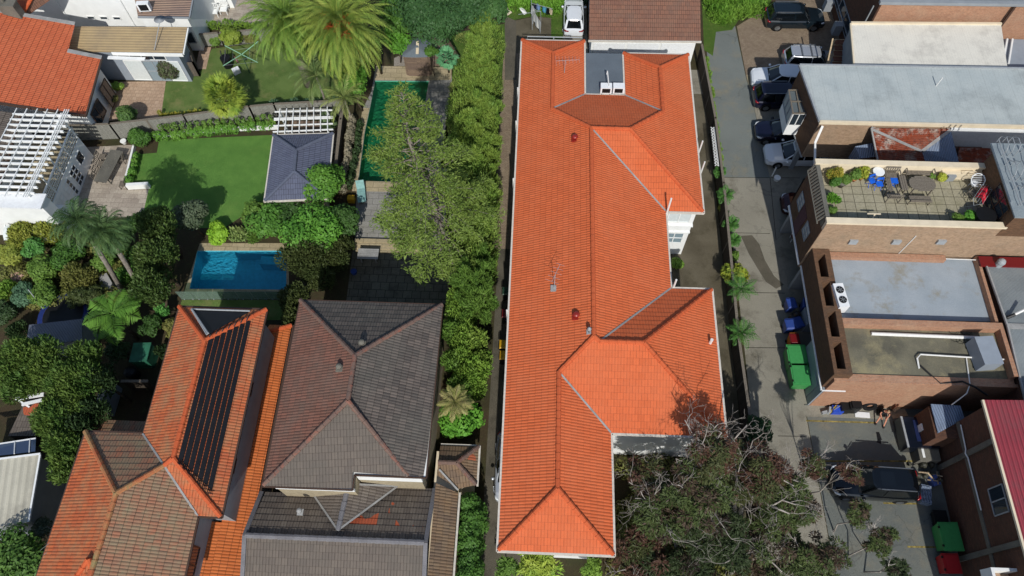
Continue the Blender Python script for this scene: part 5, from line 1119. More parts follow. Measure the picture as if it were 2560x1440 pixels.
car('dark maroon car half hidden under the terrace building', 'car', (at(1945, 512)[0]+2.25, at(1945, 519)[1], .012), math.pi, 4.4, 1.8, 1.45, PR_, 'hatch')
car('large black suv with roof rails parked near the red roofed building', 'car', (20.6, 11.15, .012), math.pi-.03, 5.0, 1.95, 1.88, PB, 'suv', rails=True, sunroof=True)
car('silver white car tucked under the western eave of the orange house', 'car', (-1.05, 11.3, .012), -math.pi/2, 4.2, 1.7, 1.5, PS, 'hatch', None)

# ---------------- bins, skips and yard things ----------------
def dumpster(label, px, py, rz, col, L=1.37, W=1.0, h=1.25, group='large wheeled bins', name='dumpster'):
    c = P(px, py); t = thing(name, label, 'bin', (c.x, c.y, .012), rz, group); mb = MB()
    lo = [(-L/2*.86, -W/2*.8), (L/2*.86, -W/2*.8), (L/2*.86, W/2*.8), (-L/2*.86, W/2*.8)]; hi = [(-L/2, -W/2), (L/2, -W/2), (L/2, W/2), (-L/2, W/2)]
    for i in range(4): a, b, c2, d = lo[i], lo[(i+1) % 4], hi[(i+1) % 4], hi[i]; mb.poly([(*a, .15), (*b, .15), (*c2, h-.1), (*d, h-.1)])
    mb.poly([(*p, .15) for p in lo[::-1]]); mb.build('tub', M[col], t, local=True, bevel=.02)
    mb = MB(); mb.prism([(-L/2-.04, -W/2-.05), (L/2+.04, -W/2-.05), (L/2+.04, W/2+.03), (-L/2-.04, W/2+.03)], h-.1, h-.04); mb.prism([(-L/2+.05, -W/2+.06), (L/2-.05, -W/2+.06), (L/2-.05, W/2-.06), (-L/2+.05, W/2-.06)], h-.04, h)
    l = mb.build('lid', M[col], t, local=True, bevel=.015)
    for x in (-L/3, L/3): mb = MB(); mb.box(x-.06, x+.06, W/2-.02, W/2+.07, h-.08, h+.01); mb.build('hinge', M['black'], l, local=True)
    for x in (-L*.36, L*.36):
        for y in (-W*.3, W*.3): mb = MB(); mb.tube([(x, y-.03, .09), (x, y+.03, .09)], [.09, .09], 10); mb.build('wheel', M['rubber'], t, local=True)
    return t
g = dumpster('bright green dumpster nearest the yellow and red bin', 1977, 908, math.pi/2+.02, 'green_bin', 1.45, 1.15, 1.3)
dumpster('bright green dumpster with dented lid standing nearer the door', 1986, 952, math.pi/2+.03, 'green_bin', 1.45, 1.15, 1.3)
dumpster('green dumpster against the dark brick wall of the red roofed building', 2350, 1350, math.pi/2+.03, 'green_bin', 1.5, 1.05, 1.25)
dumpster('bright red bin below the green dumpster at the dark brick wall', 2355, 1415, math.pi/2+.03, 'red_bin', 1.0, .85, 1.1)
dumpster('dark lidless skip between the green dumpster and the wall', 2338, 1300, math.pi/2, 'black', .8, .7, .7)
def wbin(label, px, py, rz, col, lid=None, group='household wheelie bins', z=.012):
    c = P(px, py); t = thing('wheelie_bin', label, 'bin', (c.x, c.y, z), rz, group); mb = MB()
    lo = [(-.2, -.24), (.2, -.24), (.2, .24), (-.2, .24)]; hi = [(-.29, -.34), (.29, -.34), (.29, .34), (-.29, .34)]
    for i in range(4): mb.poly([(*lo[i], .06), (*lo[(i+1) % 4], .06), (*hi[(i+1) % 4], .98), (*hi[i], .98)])
    mb.poly([(*p, .06) for p in lo[::-1]]); mb.build('tub', M[col], t, local=True, bevel=.015)
    mb = MB(); mb.prism([(-.31, -.38), (.31, -.38), (.31, .36), (-.31, .36)], .98, 1.03); mb.poly([(-.25, -.3, 1.07), (.25, -.3, 1.07), (.25, .28, 1.07), (-.25, .28, 1.07)])
    for a, b in zip([(-.31, -.38), (.31, -.38), (.31, .36), (-.31, .36)], [(-.25, -.3), (.25, -.3), (.25, .28), (-.25, .28)]): pass
    mb = MB(); q0 = [(-.31, -.38), (.31, -.38), (.31, .36), (-.31, .36)]; q1 = [(-.24, -.3), (.24, -.3), (.24, .28), (-.24, .28)]
    mb.prism(q0, .98, 1.02)
    for i in range(4): mb.poly([(*q0[i], 1.02), (*q0[(i+1) % 4], 1.02), (*q1[(i+1) % 4], 1.08), (*q1[i], 1.08)])
    mb.poly([(*p, 1.08) for p in q1]); mb.build('lid', M[lid or col], t, local=True)
    mb = MB(); mb.tube([(-.24, .4, .97), (.24, .4, .97)], .025, 6); mb.build('handle', M[col], t, local=True)
    for x in (-.24, .24): mb = MB(); mb.tube([(x-.03, .22, .1), (x+.03, .22, .1)], [.1, .1], 10); mb.build('wheel', M['rubber'], t, local=True)
    return t
wbin('blue wheelie bin at the foot of the grey dividing wall', 1967, 774, .15, 'blue_bin'); wbin('blue wheelie bin with open looking lid above the yellow and red bin', 1963, 826, .1, 'blue_bin')
wbin('small dark blue bin right of the lower blue bin', 1984, 822, .3, 'blue_bin'); wbin('blue bin half hidden in the recess behind the upper blue bin', 2006, 775, -.2, 'blue_bin')
wbin('orange yellow bin with dark red lid above the green dumpsters', 1974, 862, .05, 'orange_bin', 'darkred')
mb = MB(); c = P(1982, 800)
rng = np.random.default_rng(4)
for k in range(5): mb.ball((c.x+rng.normal()*.2, c.y+rng.normal()*.15, .25+.12*k*rng.random()), .26, 8, 0, .8)
solo(mb, 'rubbish_bag', plain('dark_bags', '2b2320', .4, .5), 'pile of dark rubbish bags between the blue bins', 'rubbish')
t = thing('storage_cage', 'grey canvas covered cage standing behind the blue bins', 'cage', tuple(P(2015, 815))); mb = MB(); c = P(2018, 810); mb.prism([(c.x-.5, c.y-.6), (c.x+.5, c.y-.6), (c.x+.5, c.y+.6), (c.x-.5, c.y+.6)], .1, 1.3); mb.build('cover', M['greyblue'], t); mb = MB(); mb.box(c.x-.5, c.x+.5, c.y-.6, c.y+.6, 0, .1); mb.build('base', M['steel'], t)
for px, py, cl, ld, lb in ((1263, 876, 'yellow_bin', 'yellow_bin', 'yellow lidded bin under the western eave, upper of the pair'), (1264, 903, 'yellow_bin', 'yellow_bin', 'yellow lidded bin under the western eave, lower of the pair'), (1269, 800, 'darkred', 'darkred', 'dark red bin in the shade under the western eave'), (1270, 745, 'gutter_green', 'gutter_green', 'green bin in the shade under the western eave')):
    b = wbin(lb, px, py, math.pi/2, 'black', ld, 'bins under the western eave')
def acunit(label, c, rz, w_=.85, d=.35, h=.65, fans=1, top='grille', col='whitemetal', group='air conditioning units'):
    t = thing('air_conditioner', label, 'air conditioner', tuple(c), rz, group); mb = MB(); mb.prism([(-w_/2, -d/2), (w_/2, -d/2), (w_/2, d/2), (-w_/2, d/2)], .08, h); cs = mb.build('casing', M[col], t, local=True, bevel=.015)
    mb = MB()
    for x in (-w_*.35, w_*.35): mb.box(x-.04, x+.04, -d/2-.03, d/2+.03, 0, .08)
    mb.build('foot', M['black'], t, local=True)
    if top == 'grille':
        mb = MB(); mb.poly([(-w_*.36, -d/2-.006, .16), (w_*.36, -d/2-.006, .16), (w_*.36, -d/2-.006, h-.06), (-w_*.36, -d/2-.006, h-.06)])
        mb.build('grille', M['black'], cs, local=True)
    elif top == 'fan':
        for k in range(fans):
            x = (k-(fans-1)/2)*w_*.42; mb = MB(); mb.cyl(x, 0, h, h+.04, d*.38, 16); mb.build('fan_guard', M['black'], cs, local=True)
            mb = MB(); mb.cyl(x, 0, h+.04, h+.055, .06, 8)
            for q in range(6): a_ = q*1.047; mb.bar((x, 0, h+.05), (x+math.cos(a_)*d*.37, math.sin(a_)*d*.37, h+.05), .02, .01)
            mb.build('fan', M['steel'], cs, local=True)
    return t
for px, lb in ((1514, 'left one of the white box units on the small grey flat roof'), (1545, 'right one of the white box units on the small grey flat roof')):
    c = P(px, 232, 5.96); acunit(lb, (c.x, c.y+.1, 5.952), 0, .78, .5, .62)
mb = MB(); mb.tube([(4.85, 36.35, 6.6), (4.75, 37.6, 6.75), (4.8, 38.1, 6.2), (4.8, 38.1, 5.96)], .04, 6); solo(mb, 'pipe_run', M['pvc'], 'white pipe curving up over the small grey flat roof', 'pipe')
c = P(2090, 762, 4.22); acunit('tall twin fan cooler on the grey membrane roof', (c.x, c.y+.2, 4.222), math.pi/2+.1, 1.6, .62, .95, 2, 'fan')
c = P(2450, 905, 4.22); acunit('large grey plant unit on the stained concrete roof', (c.x, c.y+.3, 4.222), math.pi/2+.1, 1.75, 1.1, 1.1, 1, 'none', 'greyblue')
c = P(2492, 985, 1.8); acunit('grey box unit in the dark gap above the red roof', (c.x, c.y, 2.2), 0, 1.2, .6, 1.0, 1, 'none', 'greyblue')
c = P(368, 22, 3.62); acunit('white unit on the brown roof of the white house', (c.x, c.y-.2, 3.62), .1, .95, .4, .8)
def antenna(label, base, zt, heading, n=7, L=1.6, w_=.9, plate=True):
    t = thing('tv_antenna', label, 'antenna', tuple(base), 0, 'roof antennas'); b = Vector(base); top = Vector((b.x, b.y, zt)); mb = MB(); mb.tube([b, top], .02, 6); mb.build('mast', M['steel'], t)
    d = Vector((math.cos(heading), math.sin(heading), 0)); s_ = Vector((-d.y, d.x, 0)); mb = MB(); mb.tube([top-d*L*.4, top+d*L*.6], .012, 5)
    for i in range(n): q = top-d*L*.4+d*L*i/(n-1); k = w_*(1-.4*i/n)/2; mb.tube([q-s_*k, q+s_*k], .007, 4)
    mb.build('element', M['steel'], t)
    if plate: mb = MB(); mb.box(b.x-.2, b.x+.2, b.y-.2, b.y+.2, b.z-.02, b.z+.06); mb.build('base_plate', M['lead'], t)
    return t
def rz_w(x): return 6+.44*(x+1.3)
p = PL(1385, 722, 6+.44*1.3, .44, 0); antenna('thin aerial on the west slope of the long orange roof', (p.x, p.y, p.z+.03), p.z+1.7, 1.2, 5, 1.2, .8)
p = PL(1411, 183, 6+.44*3.2, -.44, 0); antenna('aerial near the top left end of the long orange roof', (p.x, p.y, p.z+.03), p.z+1.2, .1, 8, 1.6, .9, False)
p = P(170, 1400, 5.9); antenna('large slanting aerial on the old orange roof at the bottom left', (p.x, p.y, p.z), p.z+.7, -.75, 9, 2.6, 1.1, False)
def vent(label, p, r, h, mat, shape='dome', group='roof vents'):
    t = thing('roof_vent', label, 'roof vent', tuple(p), 0, group); mb = MB()
    mb.lathe((p[0], p[1], p[2]), [(r*.75, 0), (r*.75, h*.5), (r*1.15, h*.52), (r*1.2, h*.75), (r*.9, h*.95), (r*.3, h*1.05), (.01, h*1.08)], 14); mb.build('cowl', M[mat], t, smooth=True)
    mb = MB(); mb.box(p[0]-r*1.3, p[0]+r*1.3, p[1]-r*1.6, p[1]+r*1.1, p[2]-.06, p[2]+.05); mb.build('flashing', M[mat], t); return t
MC['ventred'] = M['ventred'] = plain('dark_red_vent_paint', '8e2a22', .3, .5)
for px, py, lb in ((1437, 335, 'dark red cowl near the upper end of the long orange roof'), (1440, 778, 'dark red cowl beside the ridge halfway down the long orange roof')):
    p = PL(px, py+12, 6+.44*1.3, .44, 0); vent(lb, (p.x, p.y, p.z+.03), .17, .3, 'ventred')
p = PL(1472, 830, 6+.44*1.3, .44, 0); vent('small grey and white flue right beside the main ridge', (p.x, p.y, p.z+.03), .1, .5, 'steel')
p = PL(906, 860, 6.5+.457*19.15, 0, -.457); vent('round grey cowl on the north face of the dark roof', (p.x, p.y, p.z+.03), .15, .35, 'band')
p = PL(850, 920, 6.5+.457*13.6, .457, 0); vent('round grey cowl on the west face of the dark roof', (p.x, p.y, p.z+.03), .15, .35, 'band')
p = PL(402, 1092, 5+.457*21.45, .457, 0); vent('dark red cowl on the old roof by the heating mats', (p.x, p.y, p.z+.05), .16, .3, 'ventred')
p = P(750, 1278, 5.1); vent('small white pipe with square flashing on the dark front roof', (p.x, p.y, 5.0), .12, .4, 'lead')
def pipe(label, pts, r=.05, mat='pvc', name='vent_pipe', cat='pipe', group='white vent pipes'):
    mb = MB(); mb.tube(pts, r, 7); return solo(mb, name, M[mat], label, cat, group)
pipe('white stub pipe rising at the eave corner above the white gable wall', [(8.35, 26.4, 5.6), (8.35, 26.4, 7.6)], .06)
pipe('white stub pipe rising at the inner corner by the blue valley', [(8.45, 21.1, 5.6), (8.45, 21.1, 6.9)], .06)
p = PL(1775, 858, 6+.44*10.7, -.44, 0); pipe('short white pipe near the eastern edge of the lower orange wing', [(p.x, p.y, p.z), (p.x, p.y, p.z+.5)], .09)
for y, lb in ((31.6, 'upper white soil pipe on the east wall of the orange roofed house'), (29.9, 'lower white soil pipe on the east wall of the orange roofed house')): pipe(lb, [(10.85, y, 5.2), (10.85, y, 6.8)], .05)
for y, lb in ((36.4, 'uppermost white pipe left of the long western eave'), (33.4, 'second white pipe down the long western eave'), (28.6, 'third white pipe down the long western eave'), (19.1, 'lowest white pipe on the long western eave')): pipe(lb, [(-1.45, y, 4.6), (-1.45, y, 6.2)], .05)
p = P(2340, 215, 6.2); pipe('thin pale post leaning up from the grey sheet roof', [(p.x, p.y, 6.2), (p.x+.05, p.y, 7.0)], .035)
p = P(2395, 205, 6.2)
q = [P(2080, 325, 7.4), P(2062, 365, 7.4)]; mb = MB(); mb.bar((18.9, 33.0, 5.2), (19.3, 33.9, 5.9), .15, .15); mb.bar((18.8, 31.0, 4.6), (18.9, 33.0, 5.2), .12, .12); solo(mb, 'downpipe_run', M['pvc'], 'pale square downpipe bent against the tan brick wall', 'pipe')
# twin antennas / dishes
t = thing('satellite_dish', 'dark grey satellite dish above the tan roofed wing', 'satellite dish', tuple(P(400, 100, 3.6))); c = P(400, 50, 4.5); mb = MB(); mb.tube([P(386, 125, 3.5), c], .03, 6); mb.build('arm', M['steel'], t)
mb = MB(); mb.lathe((c.x, c.y, c.z), [(.05, -.1), (.3, -.03), (.42, .06), (.44, .08), (.40, .07), (.05, -.04)], 18); mb.build('dish', M['greywall'], t, smooth=True)
c = P(2535, 785, 4.9); t = thing('roof_light', 'pale spotlight arm standing on the grey corrugated roof', 'antenna', tuple(c)); mb = MB(); mb.tube([(c.x-.5, c.y-.3, 5.0), (c.x+.5, c.y+.1, 5.6)], .08, 7); mb.build('arm', M['pvc'], t); mb = MB(); mb.tube([(c.x-.6, c.y-.35, 5.05), (c.x-.2, c.y-.2, 5.25)], .1, 7); mb.build('bracket', M['black'], t)
# clothes line frames
t = thing('balcony_rail', 'pale metal pipe frame behind the top left end of the orange roof', 'railing', (-.7, 41.4, 0)); mb = MB(); z_ = 6.2
mb.tube([(-.95, 41.3, 5.4), (-.95, 42.0, 5.6), (3.1, 42.0, 5.6), (3.1, 41.3, 5.4)], .04, 6); mb.tube([(1.0, 41.3, 5.4), (1.0, 42.0, 5.6)], .04, 6); mb.build('rail', M['steel'], t)
t = thing('clothes_rack', 'metal clothes drying frames in front of the garage doors', 'clothes rack', (5, 42.4, 0)); mb = MB()
for x in (3.6, 5.2, 6.9): mb.tube([(x-.1, 42.2, 0), (x, 42.3, 1.9), (x+.15, 42.4, 0)], .03, 5)
mb.build('post', M['steel'], t); mb = MB(); mb.tube([(2.8, 42.3, 1.9), (7.2, 42.3, 1.9)], .03, 5)
for k in range(3): mb.tube([(3.6, 42.0+.2*k, 1.85), (6.9, 42.0+.2*k, 1.85)], .012, 4)
mb.build('line', M['steel'], t)
t = thing('washing_line', 'wire washing line hung with white sheets and dark clothes', 'clothesline', tuple(P(1332, 60))); c = P(1332, 60); z_ = 1.9
mb = MB(); mb.tube([(c.x, c.y, 0), (c.x, c.y, z_)], .04, 6); mb.build('post', M['steel'], t); mb = MB(); a, b, d, e = P(1328, 8, z_), P(1331, 72, z_), P(1352, 28, z_), P(1382, 22, z_)
for p, q in ((P(1328, -10, z_), P(1331, 75, z_)), (P(1328, 8, z_), e), (P(1333, 22, z_), P(1352, 30, z_)), (P(1352, 60, z_), P(1352, 28, z_)), (P(1296, 36, z_), P(1352, 28, z_))): mb.tube([p, q], .02, 4)
mb.build('line', M['steel'], t)
def cloth(label, pts, z0, z1, mat):
    mb = MB(); n = 6; p0, p1 = Vector(pts[0]), Vector(pts[1])
    for i in range(n):
        a, b = p0.lerp(p1, i/n), p0.lerp(p1, (i+1)/n); w0, w1 = .05*math.sin(i*1.9), .05*math.sin((i+1)*1.9)
        mb.poly([(a.x, a.y, z1), (b.x, b.y, z1), (b.x+w1, b.y+.12+w1, z0), (a.x+w0, a.y+.12+w0, z0)])
    return solo(mb, 'laundry', mat, label, 'laundry', 'washing on the line')
cloth('white sheet hanging nearest the yard', [P(1334, 26, 1.9), P(1353, 58, 1.9)], .7, 1.9, M['white']); cloth('white towel at the left end of the line', [P(1328, 10, 1.9), P(1338, 24, 1.9)], .8, 1.9, M['whitemetal'])
for i, (a, b, m) in enumerate((((1333, 6), (1342, 12), plain('navy_cloth', '1c2236', .9)), ((1342, 8), (1351, 14), plain('pale_blue_cloth', '7c9cc8', .9)), ((1357, 14), (1366, 20), plain('teal_cloth', '5aa6c4', .9)), ((1366, 18), (1374, 26), M['black']), ((1374, 18), (1382, 26), M['cream']))):
    cloth(['dark navy garment on the line', 'pale blue garment on the line', 'teal garment on the line', 'black garment on the line', 'cream garment at the right end of the line'][i], [P(*a, 1.9), P(*b, 1.9)], 1.2, 1.9, m)
mb = MB(); c = P(1308, 30, .5); mb.poly([P(1297, 20, .3), P(1310, 37, .3), P(1318, 33, .45), P(1312, 24, .7)]); mb.poly([P(1297, 20, .3), P(1312, 24, .7), P(1304, 19, .5)]); solo(mb, 'fallen_sheet', M['white'], 'crumpled white sheet on the grass left of the washing line', 'laundry')
mb = MB(); c = P(1270, 42); mb.obox((c.x, c.y), (1, 1), .25, .25, .45, .5); mb.obox((c.x-.2, c.y+.2), (1, 1), .04, .25, .5, .95); solo(mb, 'yard_chair', M['cream'], 'pale square chair at the yard edge left of the washing line', 'chair')
# rotary hoist
t = thing('rotary_clothesline', 'green rotary clothesline with a pink cloth on the top left lawn', 'clothesline', tuple(P(601, 175))); c = P(604, 136, 2.0); mb = MB(); mb.tube([(c.x, c.y, 0), (c.x, c.y, 2.1)], .035, 7); mb.build('pole', M['gutter_green'], t)
pal = plain('pale_green_metal', '8fc4a0', .4, .5); mb = MB()
for a, b in ((557, 165), (645, 104), (562, 114), (644, 156)): mb.tube([c, P(a, b, 2.2)], .03, 6)
mb.build('arm', pal, t); mb = MB()
for k in (.5, .95):
    q = [c.lerp(P(a, b, 2.2), k) for a, b in ((557, 165), (644, 156), (645, 104), (562, 114))]
    for i in range(4): mb.tube([q[i], q[(i+1) % 4]], .008, 3)
mb.build('wire', M['steel'], t)
cloth('pink cloth hanging on the rotary clothesline', [P(583, 138, 2.05), P(590, 146, 2.05)], 1.4, 2.05, plain('pink_cloth', 'c4788a', .9))
mb = MB(); c = P(572, 165); mb.cyl(c.x, c.y, 0, .95, .38, 12, 0, .42); mb.tube([(c.x-.3, c.y+.1, .9), (c.x-.4, c.y+.5, 1.2)], .05, 5); mb.tube([(c.x+.05, c.y+.1, .9), (c.x+.0, c.y+.5, 1.25)], .05, 5); solo(mb, 'garden_sack', M['black'], 'tall black garden sack standing under the rotary clothesline', 'sack')
mb = MB(); c = P(593, 182); mb.obox((c.x, c.y), (.8, .6), .28, .2, 0, .45); solo(mb, 'white_tub', M['white'], 'white square tub on the grass in the palm shadow', 'tub')
# trampoline
t = thing('trampoline', 'round dark trampoline with navy edge pad next to the shed', 'trampoline', tuple(P(155, 800))); c = P(158, 788, .7); mb = MB(); mb.cyl(c.x, c.y, .66, .7, 1.35, 28); mb.build('mat', M['black'], t)
mb = MB(); R0, R1 = 1.35, 1.68
for i in range(28):
    a0, a1 = i/28*6.2832, (i+1)/28*6.2832; mb.poly([(c.x+R0*math.cos(a0), c.y+R0*math.sin(a0), .72), (c.x+R1*math.cos(a0), c.y+R1*math.sin(a0), .72), (c.x+R1*math.cos(a1), c.y+R1*math.sin(a1), .72), (c.x+R0*math.cos(a1), c.y+R0*math.sin(a1), .72)])
mb.build('edge_pad', plain('navy_pad', '20306a', .5), t); mb = MB(); mb.tube([(c.x-1.5, c.y+.4, .7), (c.x-1.7, c.y+.8, 1.6), (c.x-1.9, c.y+1.1, 2.2)], .03, 6); mb.tube([(c.x+1.2, c.y+1, 0), (c.x+1.2, c.y+1, .7)], .03, 6); mb.tube([(c.x-1.2, c.y-1, 0), (c.x-1.2, c.y-1, .7)], .03, 6); mb.build('leg', M['steel'], t)
mb = MB(); c = P(268, 722, .5)
q = [P(256, 697, .2), P(276, 692, .2), P(288, 715, .3), P(284, 732, .2), P(268, 738, .1)]; mb.prism([(p.x, p.y) for p in q], 0, .75); solo(mb, 'plastic_cover', M['lead'], 'pale plastic covered heap beside the palm trunks', 'cover')
mb = MB(); c = P(338, 940); mb.cyl(c.x, c.y, 0, .75, .38, 14, 0, .42); mb.ball((c.x, c.y, .75), .4, 12, 0, .5); solo(mb, 'kettle_barbecue', M['black'], 'dark round barbecue below the small green shed', 'barbecue')
# tables and chairs
def slat_table(name, label, c, rz, L, W, h, mat='plank', slats=9, oval=False, group=None):
    t = thing(name, label, 'table', tuple(c), rz, group); mb = MB()
    for i in range(slats):
        y = (-.5+(i+.5)/slats)*W; k = L/2*(math.sqrt(max(.1, 1-(abs(y)/(W/2))**2.6)) if oval else 1); mb.box(-k, k, y-W/slats*.42, y+W/slats*.42, h-.035, h)
    mb.build('top', M[mat], t, local=True)
    for x in (-L*.36, L*.36):
        for y in (-W*.34, W*.34): mb = MB(); mb.box(x-.035, x+.035, y-.035, y+.035, 0, h-.035); mb.build('leg', M[mat], t, local=True)
    return t
def slat_chair(name, label, c, rz, w_=.5, d=.45, mat='plank', arms=False, group=None, h=.44, bh=.9, cat='chair'):
    t = thing(name, label, cat, tuple(c), rz, group); mb = MB()
    for i in range(5): y = (-.5+(i+.5)/5)*d; mb.box(-w_/2, w_/2, y-d*.085, y+d*.085, h-.03, h)
    mb.build('seat', M[mat], t, local=True); mb = MB()
    mb.box(-w_/2, w_/2, d/2+.05, d/2+.09, bh-.09, bh); mb.box(-w_/2, w_/2, d/2+.01, d/2+.05, h+.06, h+.11)
    for i in range(max(4, int(w_/.12))): x = -w_/2+.03+(w_-.06)*i/(max(4, int(w_/.12))-1); mb.bar((x, d/2+.02, h+.05), (x, d/2+.07, bh-.05), .05, .02)
    mb.build('backrest', M[mat], t, local=True)
    for x in (-w_/2+.03, w_/2-.03):
        for y in (-d/2+.03, d/2): mb = MB(); mb.box(x-.025, x+.025, y-.025, y+.025, 0, (bh if y > 0 and False else h-.03)); mb.build('leg', M[mat], t, local=True)
    if arms:
        for x in (-w_/2, w_/2): mb = MB(); mb.box(x-.03, x+.03, -d/2, d/2+.05, h+.2, h+.24); mb.box(x-.02, x+.02, -d/2, -d/2+.04, h, h+.2); mb.build('armrest', M[mat], t, local=True)
    return t
ZF1 = 6.922
def T(px, py, z=ZF1): p = P(px, py, z); return (p.x, p.y, ZF1)
slat_table('garden_table', 'large weathered oval slatted table on the roof terrace', T(2292, 476), 0.02, 1.6, 1.15, .74, oval=True, slats=11)
slat_chair('garden_bench', 'long slatted bench with tall back against the cream parapet', T(2290, 440), 0, 1.7, .5, 'plank', True, cat='bench')
slat_chair('garden_bench', 'backless looking bench seat in front of the oval table', T(2292, 506), math.pi, 1.3, .4, 'plank', False, cat='bench', bh=.5)
slat_chair('garden_chair', 'weathered chair left of the oval table with its back to the wall', T(2222, 448), 0, .9, .45, 'plank', True)
slat_table('side_table', 'narrow weathered plank table between the chairs and oval table', T(2248, 470), math.pi/2, 1.1, .42, .6, slats=3)
slat_table('side_table', 'low narrow plank table left of the blue square stool', T(2214, 474), math.pi/2, .95, .3, .55, slats=3)
slat_chair('garden_chair', 'weathered chair facing the parapet below the blue square stool', T(2227, 500), math.pi, .85, .42, 'plank')
t = slat_chair('garden_chair', 'dark folding chair by the brick tower in shade', T(2425, 492), -1.0, .5, .45, 'plank')
bl = M['blue_vivid'] = plain('vivid_blue_plastic', '1c62d0', .5, .4)
c = T(2228, 462); t = thing('folding_stool', 'bright blue square folding stool among the grey timber furniture', 'stool', c); mb = MB(); mb.box(-.22, .22, -.2, .2, .42, .46); mb.build('seat', bl, t, local=True); mb = MB()
for s_ in (1, -1): mb.bar((-.2, s_*.17, 0), (.2, s_*.17, .42), .03, .03); mb.bar((.2, s_*.17, 0), (-.2, s_*.17, .42), .03, .03)
mb.build('leg', bl, t, local=True)
c = T(2185, 446); t = thing('bistro_table', 'small round white table above the blue chair', 'table', c); mb = MB(); mb.cyl(0, 0, .7, .73, .36, 20); mb.build('top', M['white'], t, local=True); mb = MB(); mb.cyl(0, 0, 0, .7, .03, 8); mb.cyl(0, 0, 0, .03, .22, 12); mb.build('pedestal', M['steel'], t, local=True)
for px, py, rz, lb in ((2173, 462, .4, 'bright blue chair on the left of the round white table'), (2191, 470, .1, 'bright blue chair below the round white table')):
    c = T(px, py); t = thing('folding_chair', lb, 'chair', c, rz, 'blue folding chairs'); mb = MB(); mb.box(-.2, .2, -.2, .2, .43, .46); mb.build('seat', bl, t, local=True); mb = MB(); mb.box(-.2, .2, .19, .22, .6, .82); mb.build('backrest', bl, t, local=True); mb = MB()
    for s_ in (1, -1): mb.bar((s_*.2, -.2, 0), (s_*.2, .2, .82), .025, .025); mb.bar((s_*.19, .2, 0), (s_*.19, -.18, .44), .025, .025)
    mb.build('leg', bl, t, local=True)
t = thing('cane_chair', 'round backed white metal chair beside the brown tower', 'chair', (27.25, 28.3, ZF1+.55)); mb = MB()
ring = [(.42*math.cos(a), .34*math.sin(a), .3+.2*math.sin(a)) for a in np.linspace(0, 6.283, 20)]; mb.tube(ring, .03, 5)
for k in range(5): y = -.24+.12*k; mb.tube([(-.36, y, .3+y*.5), (.38, y, .3+y*.5)], .018, 4)
mb.build('backrest', M['whitemetal'], t, local=True); mb = MB(); mb.cyl(0, 0, -.1, -.05, .26, 14); mb.build('seat', M['whitemetal'], t, local=True)
for a_ in (.8, 2.4, 3.9, 5.5): mb = MB(); mb.tube([(.22*math.cos(a_), .22*math.sin(a_), -.54), (.2*math.cos(a_), .2*math.sin(a_), -.1)], .015, 5); mb.build('leg', M['whitemetal'], t, local=True)
c = (27.2, 27.2, ZF1); t = thing('drying_rack', 'grey clothes airer holding a red towel beside the tower', 'clothes rack', c, .9); mb = MB()
for k in range(5): mb.tube([(-.8, -.3+.15*k, .95), (.8, -.3+.15*k, .95)], .012, 4)
for s_ in (1, -1): mb.tube([(s_*.7, -.3, 0), (s_*.7, .3, .95)], .018, 5); mb.tube([(s_*.7, .3, 0), (s_*.7, -.3, .95)], .018, 5)
mb.build('frame', M['steel'], t, local=True)
mb = MB(); a, b = Vector((26.9, 26.8, ZF1+1.0)), Vector((27.55, 27.7, ZF1+1.0)); n = 8
for i in range(n):
    p, q = a.lerp(b, i/n), a.lerp(b, (i+1)/n); k = .05*math.sin(i*2.1); mb.poly([(p.x-.12, p.y+.22, 7.75+k), (p.x+.05, p.y, 8.0+k), (q.x+.05, q.y, 8.0-k), (q.x-.12, q.y+.22, 7.75-k)][::-1]); mb.poly([(p.x+.05, p.y, 8.0+k), (p.x+.25, p.y-.25, 7.65+k), (q.x+.25, q.y-.25, 7.65-k), (q.x+.05, q.y, 8.0-k)][::-1])
solo(mb, 'red_towel', plain('red_cloth', 'c02034', .9), 'bright red towel draped over the clothes airer', 'towel')
mb = MB(); c = (27.1, 25.75); mb.cyl(c[0], c[1], ZF1, ZF1+.8, .55, 18); mb.cyl(c[0], c[1], ZF1+.8, ZF1+.84, .6, 18); solo(mb, 'covered_barbecue', M['black'], 'black covered round barbecue in the shade of the tower', 'barbecue')
mb = MB(); c = T(2370, 448); mb.obox((c[0], c[1]), (1, .1), .25, .18, ZF1, ZF1+.5); solo(mb, 'planter_box', M['greywall'], 'small dark grey box near the parapet right of the oval table', 'box')
mb = MB(); c = T(2405, 425); mb.tube([(c[0]-.5, 28.9, 7.55), (c[0]-.45, 28.92, 7.75), (c[0]+.2, 28.92, 7.8), (c[0]+.5, 28.9, 7.6), (c[0]+.1, 28.9, 7.4), (c[0]-.5, 28.9, 7.55)], .02, 5); solo(mb, 'wall_hoop', M['cream'], 'thin wire hoop on the cream parapet wall', 'hoop')
for i, (px, py, r_, m) in enumerate(((2085, 462, .26, 'cream'), (2100, 470, .3, 'band'), (2133, 458, .15, 'terracotta'), (2150, 455, .13, 'terracotta'), (2330, 438, .2, 'cream'), (2350, 437, .15, 'terracotta'))):
    c = T(px, py-6); t = thing('plant_pot', ['cream bowl pot in the terrace corner', 'large grey bowl pot with spiky plant', 'small terracotta pot left of the white tiles', 'terracotta pot standing on white tiles', 'cream pot right of the slatted bench', 'small terracotta pot furthest right by the parapet'][i], 'plant pot', c, 0, 'terrace pots'); mb = MB(); mb.lathe((0, 0, 0), [(.01, 0), (r_*.65, .0), (r_*.95, r_*1.2), (r_*1.05, r_*1.25), (r_*.9, r_*1.26), (r_*.8, r_*1.05), (.01, r_*1.0)], 14); mb.build('pot', M[m], t, local=True, smooth=True)
